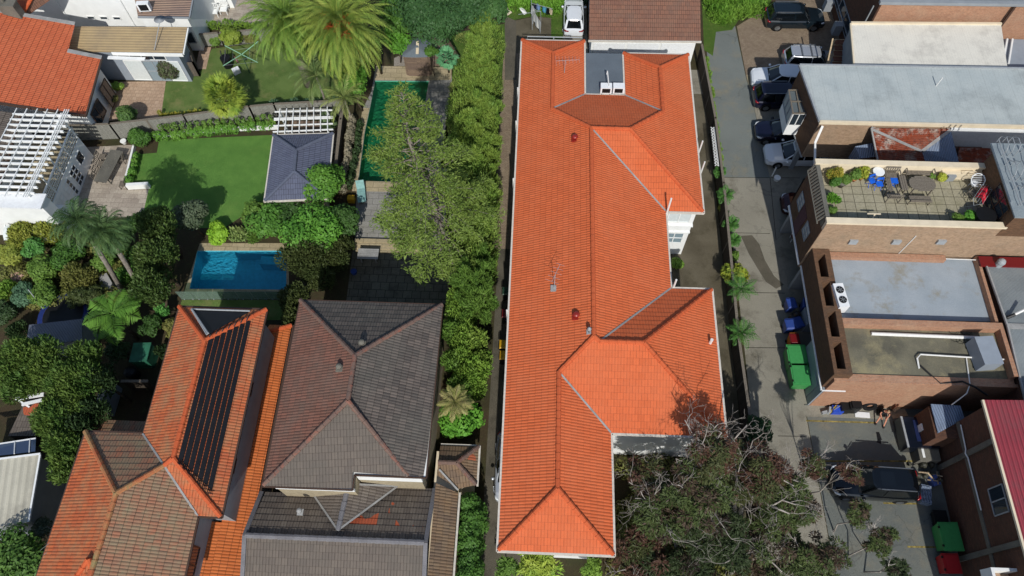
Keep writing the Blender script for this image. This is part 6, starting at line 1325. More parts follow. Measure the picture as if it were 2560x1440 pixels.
for k, (px, lb) in enumerate(((2131, 'left white square tile under the terracotta pots'), (2149, 'right white square tile under the terracotta pots'))): mb = MB(); c = T(px, 441); mb.box(c[0]-.2, c[0]+.2, c[1]-.15, c[1]+.15, ZF1, ZF1+.35); solo(mb, 'plant_stand', M['white'], lb, 'plant stand', 'white plant stands')
mb = MB(); c = T(2160, 498); mb.bar((23.4-.0, 25.35, 7.3), (22.4, 25.35, 7.3), .08, .05) if False else mb.bar(P(2168, 534, 7.5), P(2202, 535, 7.5), .07, .05); mb.bar(P(2188, 535, 7.5), P(2178, 552, 7.2), .07, .05); solo(mb, 'timber_post', M['cream'], 'pale T shaped timber post inside the near parapet', 'post')
# patio table on pale stone
c = P(283, 430); t = slat_table('dining_table', 'long grey outdoor dining table on the pale stone patio', (c.x, c.y, .01), math.pi/2-.13, 3.0, 1.0, .75, 'band', 10)
for i in range(6):
    s_ = -1 if i < 4 else 1; k = i if i < 4 else i-4; px = (262, 259, 256, 253)[k] if s_ < 0 else (313, 309)[k]; py = (400, 418, 436, 452)[k] if s_ < 0 else (468, 405)[k]
    c = P(px, py); slat_chair('dining_chair', ['grey dining chair on the left side, top', 'grey dining chair on the left side, second', 'grey dining chair on the left side, third', 'grey dining chair on the left side, bottom', 'grey dining chair at the lower right of the table', 'grey dining chair at the upper right of the table'][i], (c.x, c.y, .01), math.pi/2 if s_ < 0 else -math.pi/2, .5, .48, 'plank', group='chairs around the stone patio table')
for px, py, lb in ((540, 38, 'left white slatted armchair outside the white cottage'), (563, 32, 'right white slatted armchair outside the white cottage')): c = P(px, py); slat_chair('garden_armchair', lb, (c.x, c.y, .01), 0, .65, .6, 'white', True, 'white garden armchairs', .4, 1.0)
c = P(925, 648); t = slat_table('patio_table', 'grey outdoor table with pale edge on the shaded lower patio', (c.x, c.y, .01), 0, 1.45, .85, .75, 'lead', 6)
mb = MB(); c = P(880, 503); mb.box(c.x-.25, c.x+.25, c.y-.2, c.y+.2, 0, .5); solo(mb, 'yellow_tub', M['yellow_bin'], 'yellow box beside the dark shrubs below the green pool', 'box')
mb = MB(); c = P(886, 683); mb.cyl(c.x, c.y, 0, .3, .18, 12, 0, .22); solo(mb, 'blue_bucket', M['blue_bin'], 'small blue bucket at the left of the shaded patio', 'bucket')
c = P(905, 487); t = thing('sun_lounge', 'pale teal folding lounge chair at the foot of the green pool', 'lounge chair', (c.x, c.y, .01), .2); mb = MB(); mb.box(-.3, .3, -.9, .3, .3, .34); mb.build('seat', plain('teal_fabric', '7fa8a4', .8), t, local=True); mb = MB(); mb.poly([(-.3, .3, .33), (.3, .3, .33), (.3, .75, .8), (-.3, .75, .8)]); mb.build('backrest', plain('teal_fabric', '7fa8a4', .8), t, local=True); mb = MB()
for x in (-.28, .28):
    for y in (-.8, .3): mb.box(x-.02, x+.02, y-.02, y+.02, 0, .3)
mb.build('frame', M['steel'], t, local=True)
for px, py, r_, lb in ((766, 371, .16, 'pool'), ): mb = MB(); c = P(895, 371); mb.cyl(c.x, c.y, .008, .04, .17, 14); solo(mb, 'skimmer_lid', M['white'], 'round white skimmer lid beside the green pool', 'lid')
mb = MB(); c = P(312, 358); mb.lathe((c.x, c.y, 0), [(.01, 0), (.15, 0), (.24, .3), (.2, .32), (.01, .25)], 12); solo(mb, 'white_pot', M['white'], 'white bowl pot at the foot of the paling fence', 'plant pot')
# white trellis leaning at lane fence
t = thing('trellis', 'white wavy trellis strip on top of the lane fence', 'trellis', (14.05, 35, 0)); mb = MB(); a, b = P(1786, 318, 1.5), P(1797, 415, 1.5); mb.bar(a, b, .06, .06)
for i in range(14): p, q = a.lerp(b, i/14), a.lerp(b, (i+1)/14); mb.bar(p+V_((-.28, 0, 0)), q+V_((-.02, 0, 0)), .05, .03); mb.bar(p+V_((-.02, 0, 0)), q+V_((-.28, 0, 0)), .05, .03)
mb.build('lattice', M['white'], t)
# stairs beside the cream roof
t = thing('timber_stairs', 'brown timber landing and stairs with pale handrail by the cream roof', 'stairs', tuple(P(2110, 165))); mb = MB(); a, b = P(2085, 96, 3.2), P(2118, 168, 3.2)
nst = 6
for i in range(nst): p = P(2086, 98, 3.2).lerp(P(2087, 164, 3.2), i/nst); q = P(2116, 98, 3.2).lerp(P(2118, 164, 3.2), i/nst); z_ = 3.2-.12*i; mb.box(p.x, q.x+.2, p.y-.5, p.y-.06, z_-.06, z_)
mb.build('tread', M['wood'], t)
for i in range(nst): p = P(2086, 98, 3.2).lerp(P(2087, 164, 3.2), i/nst); mb = MB(); z_ = 3.2-.12*i; mb.box(p.x, p.x+1.25, p.y-.06, p.y, z_-.04, z_+.02); mb.build('nosing', M['palewood'], t)
for s_ in (0, 1.2): p = P(2088, 100, 3.2); mb = MB(); mb.box(p.x+s_-.06, p.x+s_+.04, p.y-3.1, p.y-3.0, 0, 2.6); mb.box(p.x+s_-.06, p.x+s_+.04, p.y-.1, p.y, 0, 3.3); mb.build('post', M['palewood'], t)
mb = MB(); mb.bar(P(2082, 96, 4.0), P(2068, 160, 2.6), .1, .1); mb.bar(P(2068, 160, 2.6), P(2090, 120, 2.0), .25, .06); mb.build('handrail', M['palewood'], t)
for px, py, lb in ((2074, 4, 'upper grey box mounted on the dark brick side wall'), (2096, 64, 'lower grey box mounted on the dark brick side wall')): mb = MB(); c = P(px, py, 1.4); mb.box(c.x-.3, c.x+.3, c.y-.3, c.y+.3, .6, 1.6); solo(mb, 'wall_box', M['greywall'], lb, 'box', 'boxes by the brick wall')
t = thing('plastic_chair', 'white and maroon chair in the mouth of the undercroft', 'chair', tuple(P(1981, 600))); c = P(1982, 600); mb = MB(); mb.obox((c.x, c.y), (1, .2), .22, .22, .42, .45); mb.build('seat', M['darkred'], t); mb = MB()
for a in (-.2, .2):
    for b in (-.2, .2): mb.box(c.x+a-.02, c.x+a+.02, c.y+b-.02, c.y+b+.02, 0, .85 if b > 0 else .43)
mb.build('leg', M['white'], t)
mb = MB(); c = P(1930, 440); mb.tube([(c.x, c.y, 0), (c.x, c.y, 1.0)], .05, 7); solo(mb, 'bollard', M['white'], 'white post standing between the concrete parking bays', 'bollard')
mb = MB(); c = P(1932, 448); mb.cyl(c.x+.25, c.y-.05, 0, .3, .2, 12, 0, .25); solo(mb, 'white_tub', M['white'], 'white tub at the foot of the white post', 'tub')
# things along the orange brick wall
def on(px, py, z=.012): p = P(px, py, 0); return Vector((p.x, p.y-(.32 if py < 1030 else 0), z))
mb = MB(); c = on(2086, 1020); mb.obox((c.x, c.y+.1), (1, 0), .33, .22, .012, .55); solo(mb, 'blue_crate', plain('blue_crate', '2a4fc0', .5), 'blue plastic crate left of the black crates at the orange brick wall', 'crate')
mb = MB(); c = on(2102, 1018); mb.obox((c.x, c.y+.15), (1, .05), .3, .28, .012, .85); solo(mb, 'black_crate', M['black'], 'shorter stack of black crates beside the blue crate', 'crate', 'black crates by the brick wall')
mb = MB(); c = on(2122, 1018); mb.obox((c.x, c.y+.2), (1, .02), .34, .3, .012, 1.0); mb.obox((c.x+.05, c.y+.2), (1, .1), .3, .26, 1.0, 1.12); solo(mb, 'black_crate', M['black'], 'taller stack of black crates nearer the tyre', 'crate', 'black crates by the brick wall')
mb = MB(); mb.bar(on(2134, 1024, .05), on(2171, 1027, .05), .35, .05); solo(mb, 'pale_board', M['whitemetal'], 'pale board lying on the ground left of the tyre', 'board')
mb = MB(); c = on(2166, 1012, .45); n = 24
ring = [(c.x+.32*math.cos(a), c.y+.1+.1*math.sin(a), .42+.3*math.sin(a)) for a in np.linspace(0, 6.283, n)]; mb.tube(ring, .13, 8); solo(mb, 'tyre', M['rubber'], 'black tyre leaning on the orange brick wall beside the seated person', 'tyre')
mb = MB(); mb.bar(on(2070, 1022, .1), on(2078, 1012, .8), .09, .06); solo(mb, 'yellow_plank', plain('yellow_paint', 'd9b93a', .6), 'short yellow plank leaning left of the blue crate', 'plank')
mb = MB(); c = on(2060, 1020); mb.obox((c.x, c.y), (1, .3), .25, .08, .012, .25); mb.obox((c.x+.2, c.y+.1), (.3, 1), .2, .06, .012, .4); mb.bar((c.x+.3, c.y, .3), (c.x+.55, c.y+.1, 1.1), .04, .04); solo(mb, 'tool_pile', M['steel'], 'small pile of grey tools left of the yellow plank', 'tools')
t = thing('wire_rack', 'pale timber rack of small dark trays right of the seated person', 'rack', tuple(on(2232, 1010))); a, b = on(2222, 1016), on(2246, 1000); mb = MB()
for k in range(5): p = a.lerp(b, k/4); mb.box(p.x-.03, p.x+.03, p.y-.02, p.y+.4, .3, .9)
mb.build('tray', M['wood'], t); mb = MB(); mb.bar(a+V_((0, 0, .3)), b+V_((0, 0, .3)), .4, .05); mb.bar(a+V_((0, .3, .9)), b+V_((0, .3, .9)), .05, .05); mb.build('shelf', M['palewood'], t)
mb = MB(); c = on(2260, 1002); mb.obox((c.x, c.y+.1), (1, 0), .25, .2, .5, .9); mb.obox((c.x, c.y+.1), (1, 0), .06, .06, .012, .5); solo(mb, 'blue_crate', plain('pale_blue_crate', '8c94d0', .5), 'pale blue and white crate furthest right along the orange wall', 'crate')
mb = MB(); mb.bar(on(2225, 1026, .03), on(2262, 1018, .03), .5, .03); solo(mb, 'cardboard', M['palewood'], 'flattened brown cardboard on the ground right of the seated person', 'cardboard')
# dark skip, scooter and crates near the big suv
t = thing('dark_skip', 'dark navy skip bin with chrome edge below the brick kiosk', 'skip', tuple(on(2285, 1090))); mb = MB(); a = on(2248, 1132); b = on(2320, 1052)
mb.prism([(a.x, a.y), (b.x-.3, a.y), (b.x-.3, b.y-.2), (a.x-.05, b.y-.2)], .15, 1.2); mb.build('tub', paint('navy_skip_paint', '0d1420', .3, 0), t); mb = MB(); mb.bar((a.x, a.y, 1.22), (a.x-.05, b.y-.2, 1.22), .12, .08); mb.build('edge', M['steel'], t); mb = MB(); mb.box(a.x+.6, a.x+1.2, a.y+.4, b.y-.4, 1.2, 1.24); mb.build('lid', plain('navy_lid', '18244a', .5), t)
t = thing('metal_cabinet', 'low grey kitchen cabinet left outside between the skip and the scrap', 'cabinet', tuple(on(2300, 1150))); a, b = on(2282, 1160), on(2328, 1138); mb = MB(); mb.prism([(a.x, a.y), (b.x, a.y), (b.x, b.y+.4), (a.x, b.y+.4)], 0, .95); mb.build('body', M['band'], t); mb = MB(); mb.box(a.x+.2, a.x+.34, a.y+.15, b.y+.25, .95, .97); mb.build('strip_light', M['white'], t)
t = thing('scrap_heap', 'heap of dark scrap and an old machine against the brown wall', 'scrap', tuple(on(2308, 1185))); rng = np.random.default_rng(8); mb = MB(); c = on(2308, 1190)
for k in range(14): q = c+V_((rng.normal()*.5, rng.normal()*.4, 0)); mb = MB(); mb.ball((q.x, q.y, .2+.3*rng.random()), .12+.15*rng.random(), 7); mb.build('scrap_piece', plain('dark_machine', '3a3a30', .5, .5), t); mb = MB()
for k in range(7): q = c+V_((rng.normal()*.45, rng.normal()*.4, .3)); mb.bar(q, q+V_((rng.normal()*.4, rng.normal()*.4, .3)), .05, .05)
mb.tube([c+V_((-.5, .1, .5)), c+V_((-.1, 0, .75)), c+V_((.3, -.3, .5))], .05, 6); mb.build('frame', M['palewood'], t)
mb = MB(); c = on(2306, 1240); mb.obox((c.x, c.y), (.2, 1), .55, .3, .012, .5)
for k in range(4): mb.obox((c.x-.03+.02*k, c.y-.42+.27*k), (1, -.2), .24, .06, .5, .56)
solo(mb, 'striped_crate', M['roof_blue'], 'pale blue ribbed crate behind the big black suv', 'crate')
mb = MB(); c = on(2328, 1205); mb.obox((c.x, c.y), (1, .3), .22, .3, .012, .5); solo(mb, 'blue_bag', plain('blue_bag', '4a5f9c', .6), 'blue and white bag by the brown wall above the striped crate', 'bag')
mb = MB(); a, b, c = P(2195, 1080, .02), P(2200, 1100, .02), P(2198, 1108, .02)
for p, q in ((a, b), (b, c)): d = (q-p).normalized(); n = V_((-d.y, d.x, 0))*.12; mb.poly([p-n, q-n*1.3, q+n, p+n*.6])
solo(mb, 'dark_rag', M['black'], 'crumpled dark rag lying in the empty parking bay', 'rag')
# ---------------- the seated person ----------------
def skin(name, pts, edges, rad, mat, parent, sub=2):
    me = bpy.data.meshes.new(name); me.from_pydata([tuple(p) for p in pts], edges, []); o = bpy.data.objects.new(name, me); coll(o); o.parent = parent; WM[o.name] = WM[parent.name]
    me.materials.append(mat); sm = o.modifiers.new('skin', 'SKIN'); sm.use_smooth_shade = True
    for i, r in enumerate(rad):
        v = me.skin_vertices[0].data[i]; v.radius = r if hasattr(r, '__len__') else (r, r); v.use_root = (i == 0)
    s_ = o.modifiers.new('sub', 'SUBSURF'); s_.levels = sub; s_.render_levels = sub; return o
hp = Vector((20.9, 15.72, .45)); hp.x = P(2207, 1020, .45).x
t = thing('person', 'person in a black t shirt and shorts sitting on a crate with legs stretched out', 'person', (hp.x, hp.y, .012), -.25)
J = dict(pel=(0, 0, .46), ab=(0, -.05, .62), ch=(0, -.13, .82), nk=(0, -.2, .97), h0=(0, -.25, 1.06), h1=(0, -.3, 1.16), h2=(0, -.31, 1.22),
         sl=(-.17, -.14, .9), el=(-.27, -.3, .68), wl=(-.16, -.5, .6), hl=(-.12, -.57, .58), sr=(.17, -.14, .9), er=(.28, -.28, .68), wr=(.17, -.48, .58), hr=(.13, -.56, .56),
         tl=(-.1, -.04, .44), kl=(-.2, -.47, .5), al=(-.27, -.74, .13), fl=(-.29, -.9, .06), tr=(.1, -.04, .44), kr=(.2, -.47, .48), ar=(.2, -.82, .12), fr=(.22, -.98, .06))
ks = list(J); ix = {k: i for i, k in enumerate(ks)}
E_ = [('pel', 'ab'), ('ab', 'ch'), ('ch', 'nk'), ('nk', 'h0'), ('h0', 'h1'), ('h1', 'h2'), ('ch', 'sl'), ('sl', 'el'), ('el', 'wl'), ('wl', 'hl'), ('ch', 'sr'), ('sr', 'er'), ('er', 'wr'), ('wr', 'hr'), ('pel', 'tl'), ('tl', 'kl'), ('kl', 'al'), ('al', 'fl'), ('pel', 'tr'), ('tr', 'kr'), ('kr', 'ar'), ('ar', 'fr')]
RD = dict(pel=.13, ab=.12, ch=.13, nk=.055, h0=.075, h1=.1, h2=.085, sl=.06, el=.04, wl=.03, hl=.035, sr=.06, er=.04, wr=.03, hr=.035, tl=.085, kl=.06, al=.04, fl=.035, tr=.085, kr=.06, ar=.04, fr=.035)
skin('body', [J[k] for k in ks], [(ix[a], ix[b]) for a, b in E_], [RD[k] for k in ks], M['skin'], t)
def sub_skin(name, keys, edges, grow, mat, cut=None):
    kk = keys; i2 = {k: i for i, k in enumerate(kk)}; pts = [Vector(J[k]) for k in kk]
    skin(name, pts, [(i2[a], i2[b]) for a, b in edges], [RD[k]*grow+.012 for k in kk], mat, t)
J['me'] = tuple(Vector(J['sl']).lerp(Vector(J['el']), .6)); J['mr'] = tuple(Vector(J['sr']).lerp(Vector(J['er']), .6)); RD['me'] = .05; RD['mr'] = .05
sub_skin('shirt', ['ch', 'ab', 'pel', 'sl', 'me', 'sr', 'mr'], [('ch', 'ab'), ('ab', 'pel'), ('ch', 'sl'), ('sl', 'me'), ('ch', 'sr'), ('sr', 'mr')], 1.08, plain('black_cloth', '121214', .9))
J['ml'] = tuple(Vector(J['tl']).lerp(Vector(J['kl']), .75)); J['mq'] = tuple(Vector(J['tr']).lerp(Vector(J['kr']), .75)); RD['ml'] = .07; RD['mq'] = .07
sub_skin('shorts', ['pel', 'tl', 'ml', 'tr', 'mq'], [('pel', 'tl'), ('tl', 'ml'), ('pel', 'tr'), ('tr', 'mq')], 1.1, plain('dark_shorts', '202226', .9))
sub_skin('shoe', ['al', 'fl'], [('al', 'fl')], 1.25, M['black']); sub_skin('shoe', ['ar', 'fr'], [('ar', 'fr')], 1.25, M['black'])
J['q0'] = (0, -.235, 1.13); J['q1'] = (0, -.26, 1.22); J['q2'] = (0, -.31, 1.27); RD['q0'] = .075; RD['q1'] = .085; RD['q2'] = .07
sub_skin('hair', ['q0', 'q1', 'q2'], [('q0', 'q1'), ('q1', 'q2')], 1.0, plain('fair_hair', '8f7a5c', .8))
mb = MB()                                      # face: eyes, nose, mouth, ears
for s_ in (1, -1): mb.ball((s_*.035, -.395, 1.17), .012, 6)
mb.build('eyes', M['black'], t, local=True); mb = MB(); mb.ball((0, -.405, 1.135), .018, 6); mb.build('nose', M['skin'], t, local=True)
for s_ in (1, -1): mb = MB(); mb.ball((s_*.1, -.3, 1.15), .025, 6); mb.build('ear', M['skin'], t, local=True); mb = MB(); mb.box(-.025, .025, -.397, -.385, 1.09, 1.1); mb.build('mouth', M['darkred'], t, local=True)
for s_, w_ in ((-1, 'hl'), (1, 'hr')):          # five fingers each, curled over the lap
    b = Vector(J[w_]); pts, ed, rd = [], [], []
    for k in range(5):
        o_ = Vector(((k-2)*.017, 0, 0)) if k else Vector((-s_*.035, .03, 0)); ln = (.05, .065, .075, .07, .055)[k]; i0 = len(pts)
        pts += [b+o_+V_((0, .02, 0)), b+o_+V_((0, -ln*.6, .004)), b+o_+V_((-s_*.01*(k == 0), -ln*.95, -.02))]; ed += [(i0, i0+1), (i0+1, i0+2)]; rd += [.009, .008, .007]
    me = MB()
    for k in range(5): me.tube(pts[k*3:k*3+3], [.009, .0085, .007], 6)
    me.build('hand', M['skin'], t, local=True, smooth=True)
mb = MB(); mb.obox((hp.x, hp.y+.02), (1, -.2), .24, .2, .012, .36); solo(mb, 'seat_crate', M['black'], 'black crate the person in black sits on', 'crate')

# ---------------- trees and plants ----------------
G1 = ('5f7f35', '47652a', '6f8a3c'); G2 = ('4a6f2c', '375826', '557a30'); G3 = ('3d5c2a', '2d4722', '48662f'); G4 = ('6d8f3a', '55782e', '86a040')
GY = ('7d8f36', '687c30', '9aa044'); GO = ('6b7038', '565d30', '7f7a44'); GD = ('34482a', '27391f', '3f5430'); GR = ('6a5040', '55663a', '7a4a3c'); GB = ('4f6f52', '3f5c46', '5f7c5a'); LIME = ('86b032', '6a962c', '9abc40')
PINE = ('6a803a', '4e642a', '809244'); BAM = ('748e3c', '567832', '8a9a46'); EUC = ('56663a', '4a4a30', '6f4a3a'); DARKC = ('43502b', '364222', '525830')
# the big pine over the green pool
rng = np.random.default_rng(77); tp = P(1008, 240, 14.0); bs = P(1128, 700, 0)
t = thing('pine_tree', 'very tall pine tree with drooping branches spreading over the green pool', 'pine tree', tuple(bs)); bs = Vector((tp.x+.5, tp.y-.3, 0)); bs = P(1128, 702, 0)
mb = MB(); mb.tube([bs, P(1148, 665, 1.4), P(1120, 625, 3.6), P(1070, 480, 8.0), P(1020, 340, 11.6), tp], [.36, .32, .28, .2, .12, .03], 9); Cc, Nn, Uu = [], [], []
trk = [bs, P(1148, 665, 1.4), P(1120, 625, 3.6), P(1070, 480, 8.0), P(1020, 340, 11.6), tp]
def trunkpt(z):
    for a, b in zip(trk, trk[1:]):
        if a.z <= z <= b.z: return a.lerp(b, (z-a.z)/(b.z-a.z))
    return trk[-1]
for i in range(125):
    f = (i+.5)/125; z = 4.2+10.0*f; p = trunkpt(z); az = i*2.399+rng.normal()*.3; L = (4.2*(1-f)**.62*min(1, .5+f*3)+.6)*(1.0-.22*f)*(.7+.5*rng.random()); el = .15+.45*f
    d = Vector((math.cos(az)*math.cos(el), math.sin(az)*math.cos(el), math.sin(el))); pts = [p]
    for k in range(5): d = (d+Vector((0, 0, -.10+.02*rng.normal()))+Vector(rng.normal(size=3)*.06)).normalized(); pts.append(pts[-1]+d*L/5)
    mb.tube(pts, [.06*(1-f*.6), .042, .03, .02, .014, .006], 4)
    n = int((300-130*f)*L/3); s_ = np.sqrt(rng.random(n))*.72+.28; k = np.minimum((s_*5).astype(int), 4); fr = s_*5-k
    A_ = np.array([tuple(q) for q in pts]); base = A_[k]*(1-fr[:, None])+A_[k+1]*fr[:, None]; sd = np.array([-d.y, d.x, 0.]); off = rng.normal(size=n)*.28*L*.32
    C = base+sd*off[:, None]+rng.normal(size=(n, 3))*np.array([.12, .12, .10]); U = np.array(tuple(d))[None]*.6+sd*np.sign(off)[:, None]*.7+rng.normal(size=(n, 3))*.4+np.array([0, 0, .35])
    Cc.append(C); Uu.append(U); Nn.append(rng.normal(size=(n, 3))*.6+np.array([0, 0, 1.]))
mb.build('trunk', M['palebark'], t, smooth=True); Cc = np.concatenate(Cc); n = len(Cc); s1 = .12*(.7+.6*rng.random(n)); qmesh('crown', Cc, np.concatenate(Nn), np.concatenate(Uu), s1, s1*.27, leafmat(*PINE), t)
# feathery screening plants along the western path
hed = [(1205, 82, 26), (1195, 140, 32), (1210, 185, 34), (1190, 235, 36), (1205, 285, 38), (1175, 335, 36), (1205, 380, 40), (1190, 440, 42), (1205, 500, 38), (1195, 560, 40), (1180, 620, 42), (1205, 665, 38), (1175, 705, 46), (1190, 760, 44), (1170, 600, 30)]
row('screening_hedge', 'continuous feathery yellow green bamboo hedge beside the western path', 'bamboo', [(1195, 100), (1192, 200), (1185, 300), (1190, 420), (1190, 560), (1182, 700)], 2.0, .3, 4.6, BAM, .15, .16, 'up', .6, seed=102, dens=1.5, zs=3.0, jr=.55)
row('screening_hedge', 'continuous bright green hedge base between the brown roof and path', 'bamboo', [(1165, 740), (1160, 860), (1165, 980)], 1.9, .2, 3.6, ('76963c', '5a7c32', '8aa446'), .12, .25, 'up', .7, seed=103, dens=1.5, zs=2.4)
nm = ['thinnest feathery plant at the top end of the western screen', 'second feathery plant from the top of the screen', 'third feathery plant from the top of the screen', 'feathery plant level with the top of the green pool', 'feathery plant level with the middle of the green pool', 'feathery plant touching the pine tree branches', 'wide feathery plant right of the pine top', 'feathery plant right of the pine middle', 'feathery plant right of the lower pine', 'feathery plant level with the garden steps', 'feathery plant right of the pine trunk foot', 'feathery plant leaning over the western path', 'bushy bright plant beside the shaded patio', 'bushy bright plant at the corner of the brown roof', 'thin feathery plant against the pine trunk']
for i, (px, py, r_) in enumerate(hed):
    tree('screening_plant', nm[i], 'bamboo', px, py, 3.7+.7*math.sin(i*1.7), r_*1.25, BAM if i < 11 else G1, 1.7, .17, .17, 'up', 46, 1.9, 100+i, r=.06, group='feathery screening plants by the western path', cr=.2, spread=.95)
for i, (px, py, r_) in enumerate(((1125, 830, 34), (1185, 850, 36), (1130, 905, 34), (1190, 925, 38), (1150, 970, 36), (1205, 895, 26))): tree('screening_plant', ['upper left bright green bush beside the brown roof', 'upper right bright green bush by the western path', 'middle left bush touching the brown roof gutter', 'middle right bush along the western path', 'bush just above the spiky palm', 'small bush at the edge of the western path'][i], 'bush', px, py, 3.0, r_, (G1, BAM, G1, G4, G1, BAM)[i], 1.3, .14, .35, 'up', 14, 2.0, 130+i, r=.05, group='bright bushes between the brown roof and the path', cr=.42)
tree('vine_mass', 'dense bright green vine mass around the spiky palm', 'vine', 1150, 1050, 2.6, 72, ('5a8f30', '447a28', '74a23c'), .8, .11, .6, 'radial', 22, 2.0, 9, r=.08, cr=.35)
palm('spiky_palm', 'small spiky palm with brown tipped fronds rising from the vine mass', 1138, 1005, 4.3, 26, 1.2, ('8a8a4c', '6f7f3a', 'b09a78'), 1.4, -.7, .7, .32, .05, 16, base=(1150, 1060), tr=.09, seed=14)
row('dense_hedge', 'tall clipped dark green hedge beside the mossy side roof', 'hedge', [(-3.05, 9.0), (-2.95, 6.5), (-3.0, 3.2)], 1.25, 0, 3.4, G2, .085, .6, world=True, step=.4, seed=21)
# big palms and trees at the top
palm('date_palm', 'huge date palm with orange fruit clusters above the pool terrace', 850, 66, 7.0, 150, 4.4, ('76903e', '587a32', 'a09e4a'), 1.45, -.95, 1.2, .6, .075, 32, tr=.4, seed=31, hang=.2)
c = P(850, 66, 7.0); mb = MB(); rng = np.random.default_rng(5)
for (px, py) in ((812, 28), (820, 62), (858, 48), (862, 88), (842, 70), (875, 70)):
    q = P(px, py, 8.0)
    for k in range(26): e = q+Vector(rng.normal(size=3)*.2); mb.tube([q.lerp(c, .35), e], [.02, .03], 3)
solo(mb, 'fruit_cluster', plain('orange_dates', 'b8622c', .7, var=.2), 'orange date clusters in the heart of the big palm', 'fruit')
palm('date_palm', 'second big date palm standing left with a darker heart', 716, 52, 6.6, 120, 3.7, ('6a8838', '4f722e', '8a9a46'), 1.4, -.8, 1.1, .55, .07, 30, tr=.35, seed=32, hang=.2)
palm('cane_palm', 'cane palm with long dark feathery fronds below the big date palm', 790, 190, 3.8, 20, 2.6, ('6a8048', '4c6638', '8a925a'), 1.4, .1, 1.2, .5, .05, 26, tr=.08, seed=33)
palm('cane_palm', 'cane palm drooping over the corner of the paling fence', 860, 245, 3.4, 16, 2.2, ('7a8a48', '5a7038', '9a9a5a'), 1.3, .0, 1.3, .45, .05, 24, tr=.08, seed=34)
fanpalm('fan_palm', 'round yellow green fan palm on the top left lawn', 562, 240, 2.6, 78, 1.0, .85, ('8aa040', '68883a', 'a4a644'), seed=35)
palm('fine_palm', 'left slender palm with a tall bare trunk over the left garden', 200, 555, 8.5, 60, 2.3, ('42603a', '2c4428', '5e7440'), 1.5, -1.0, 2.0, .42, .045, 26, base=(322, 755), tr=.15, seed=36, hang=.3, group='slender palms over the left garden')
palm('fine_palm', 'right slender palm with a tall bare trunk over the left garden', 265, 580, 8.0, 54, 2.2, ('46643a', '30482a', '627842'), 1.5, -1.0, 2.0, .42, .045, 26, base=(365, 748), tr=.15, seed=37, hang=.3, group='slender palms over the left garden')
palm('tree_fern', 'bright green tree fern with wide layered fronds beside the green shed', 283, 785, 3.4, 12, 2.05, ('5a8430', '426a28', '6c923a'), .7, .05, .75, .8, .075, 34, base=(345, 848), tr=.1, seed=38, vee=.05, hang=.05, cat='tree fern', fwd=.25, bark='bark')
fanpalm('fan_palm', 'blue green fan leaved plant at the corner of the pool paving', 1118, 145, 1.6, 26, .55, .55, ('5f9a68', '46845a', '7ab083'), seed=39, tr=.08)
tree('dark_fig', 'broad dark green tree filling the top edge above the timber deck', 'tree', 1105, 25, 5.5, 118, ('39592f', '2b4726', '45683a'), .55, .12, .5, 'radial', 34, 2.2, 41, r=.25, cr=.32, spread=.8)
tree('round_tree', 'round green tree at the top left of the dark fig', 'tree', 1008, 40, 4.5, 66, G2, .8, .12, .55, 'radial', 22, 2.1, 42, r=.2)
tree('round_tree', 'green tree running off the top edge right of the dark fig', 'tree', 1215, 10, 5.0, 60, ('3c5f30', '2f4d28', '4b6c36'), .7, .12, .55, 'radial', 22, 2.0, 43, r=.2)
tree('oval_shrub', 'oval bright shrub left of the round timber hut', 'shrub', 992, 105, 2.2, 38, ('56882e', '427226', '6a9a38'), 1.1, .1, .6, 'radial', 18, 2.2, 44, r=.07)
tree('small_shrub', 'small glossy shrub overhanging the right side of the timber hut', 'shrub', 1078, 128, 2.6, 20, G2, .7, .1, .6, 'radial', 10, 1.6, 45, r=.04)
tree('leafy_tree', 'bright leafy tree between the big palm and the green pool', 'tree', 885, 200, 3.4, 48, ('56822e', '436e27', '6c963a'), .9, .12, .55, 'radial', 22, 1.9, 46, r=.1)
tree('leafy_tree', 'leafy tree squeezed between the date palm and the oval shrub', 'tree', 935, 100, 3.6, 36, G3, .9, .12, .55, 'radial', 14, 1.9, 47, r=.1)
plant('lawn_shrub', 'yellow green bush against the timber fence beside the clothesline', 'shrub', 582, 88, 1.35, 1.9, ('7a9036', '5f7a2e', '8f9a40'), .09, z=0)
plant('lawn_shrub', 'small round shrub left of the bush by the clothesline', 'shrub', 540, 100, .7, 1.0, G1, .08)
plant('lawn_shrub', 'straggly olive shrub right of the bush by the clothesline', 'shrub', 625, 92, .8, 1.1, GO, .08)
plant('patio_tree', 'dark purple flecked tree in front of the glass doors', 'shrub', 425, 172, 1.15, 2.6, ('4c5c38', '54404a', '5a6a3c'), .09)
plant('patio_tree', 'small green tree beside the paling fence and pink paving', 'shrub', 318, 290, 1.0, 2.4, ('52703a', '3c5830', '66803f'), .09)
plant('patio_shrub', 'bright shrub in the bed against the orange roofed house', 'shrub', 292, 215, .6, .9, G4, .08); plant('patio_shrub', 'olive shrub in the bed below the bright shrub', 'shrub', 275, 250, .7, .9, GO, .08)
plant('corner_tree', 'dense dark shrub at the fence corner of the striped lawn', 'shrub', 350, 345, .95, 2.3, G2, .09)
row('box_hedge', 'clipped green hedge along the fence behind the striped lawn', 'hedge', [(385, 345), (500, 328), (690, 312)], .55, 0, .9, ('5d8a34', '47722a', '74983e'), .075, .6, step=.35, seed=51)
row('climbing_plants', 'row of climbing plants trained on the paling fence', 'climber', [(395, 325), (520, 312), (690, 300)], .4, .6, 1.5, G1, .09, .5, step=.5, seed=52, dens=1.1, zs=1.0)
row('low_hedge', 'thin low hedge between the stone patio and the lawn', 'hedge', [(345, 385), (322, 462)], .45, 0, .7, ('5d8a34', '47722a', '74983e'), .07, .6, step=.3, seed=53)
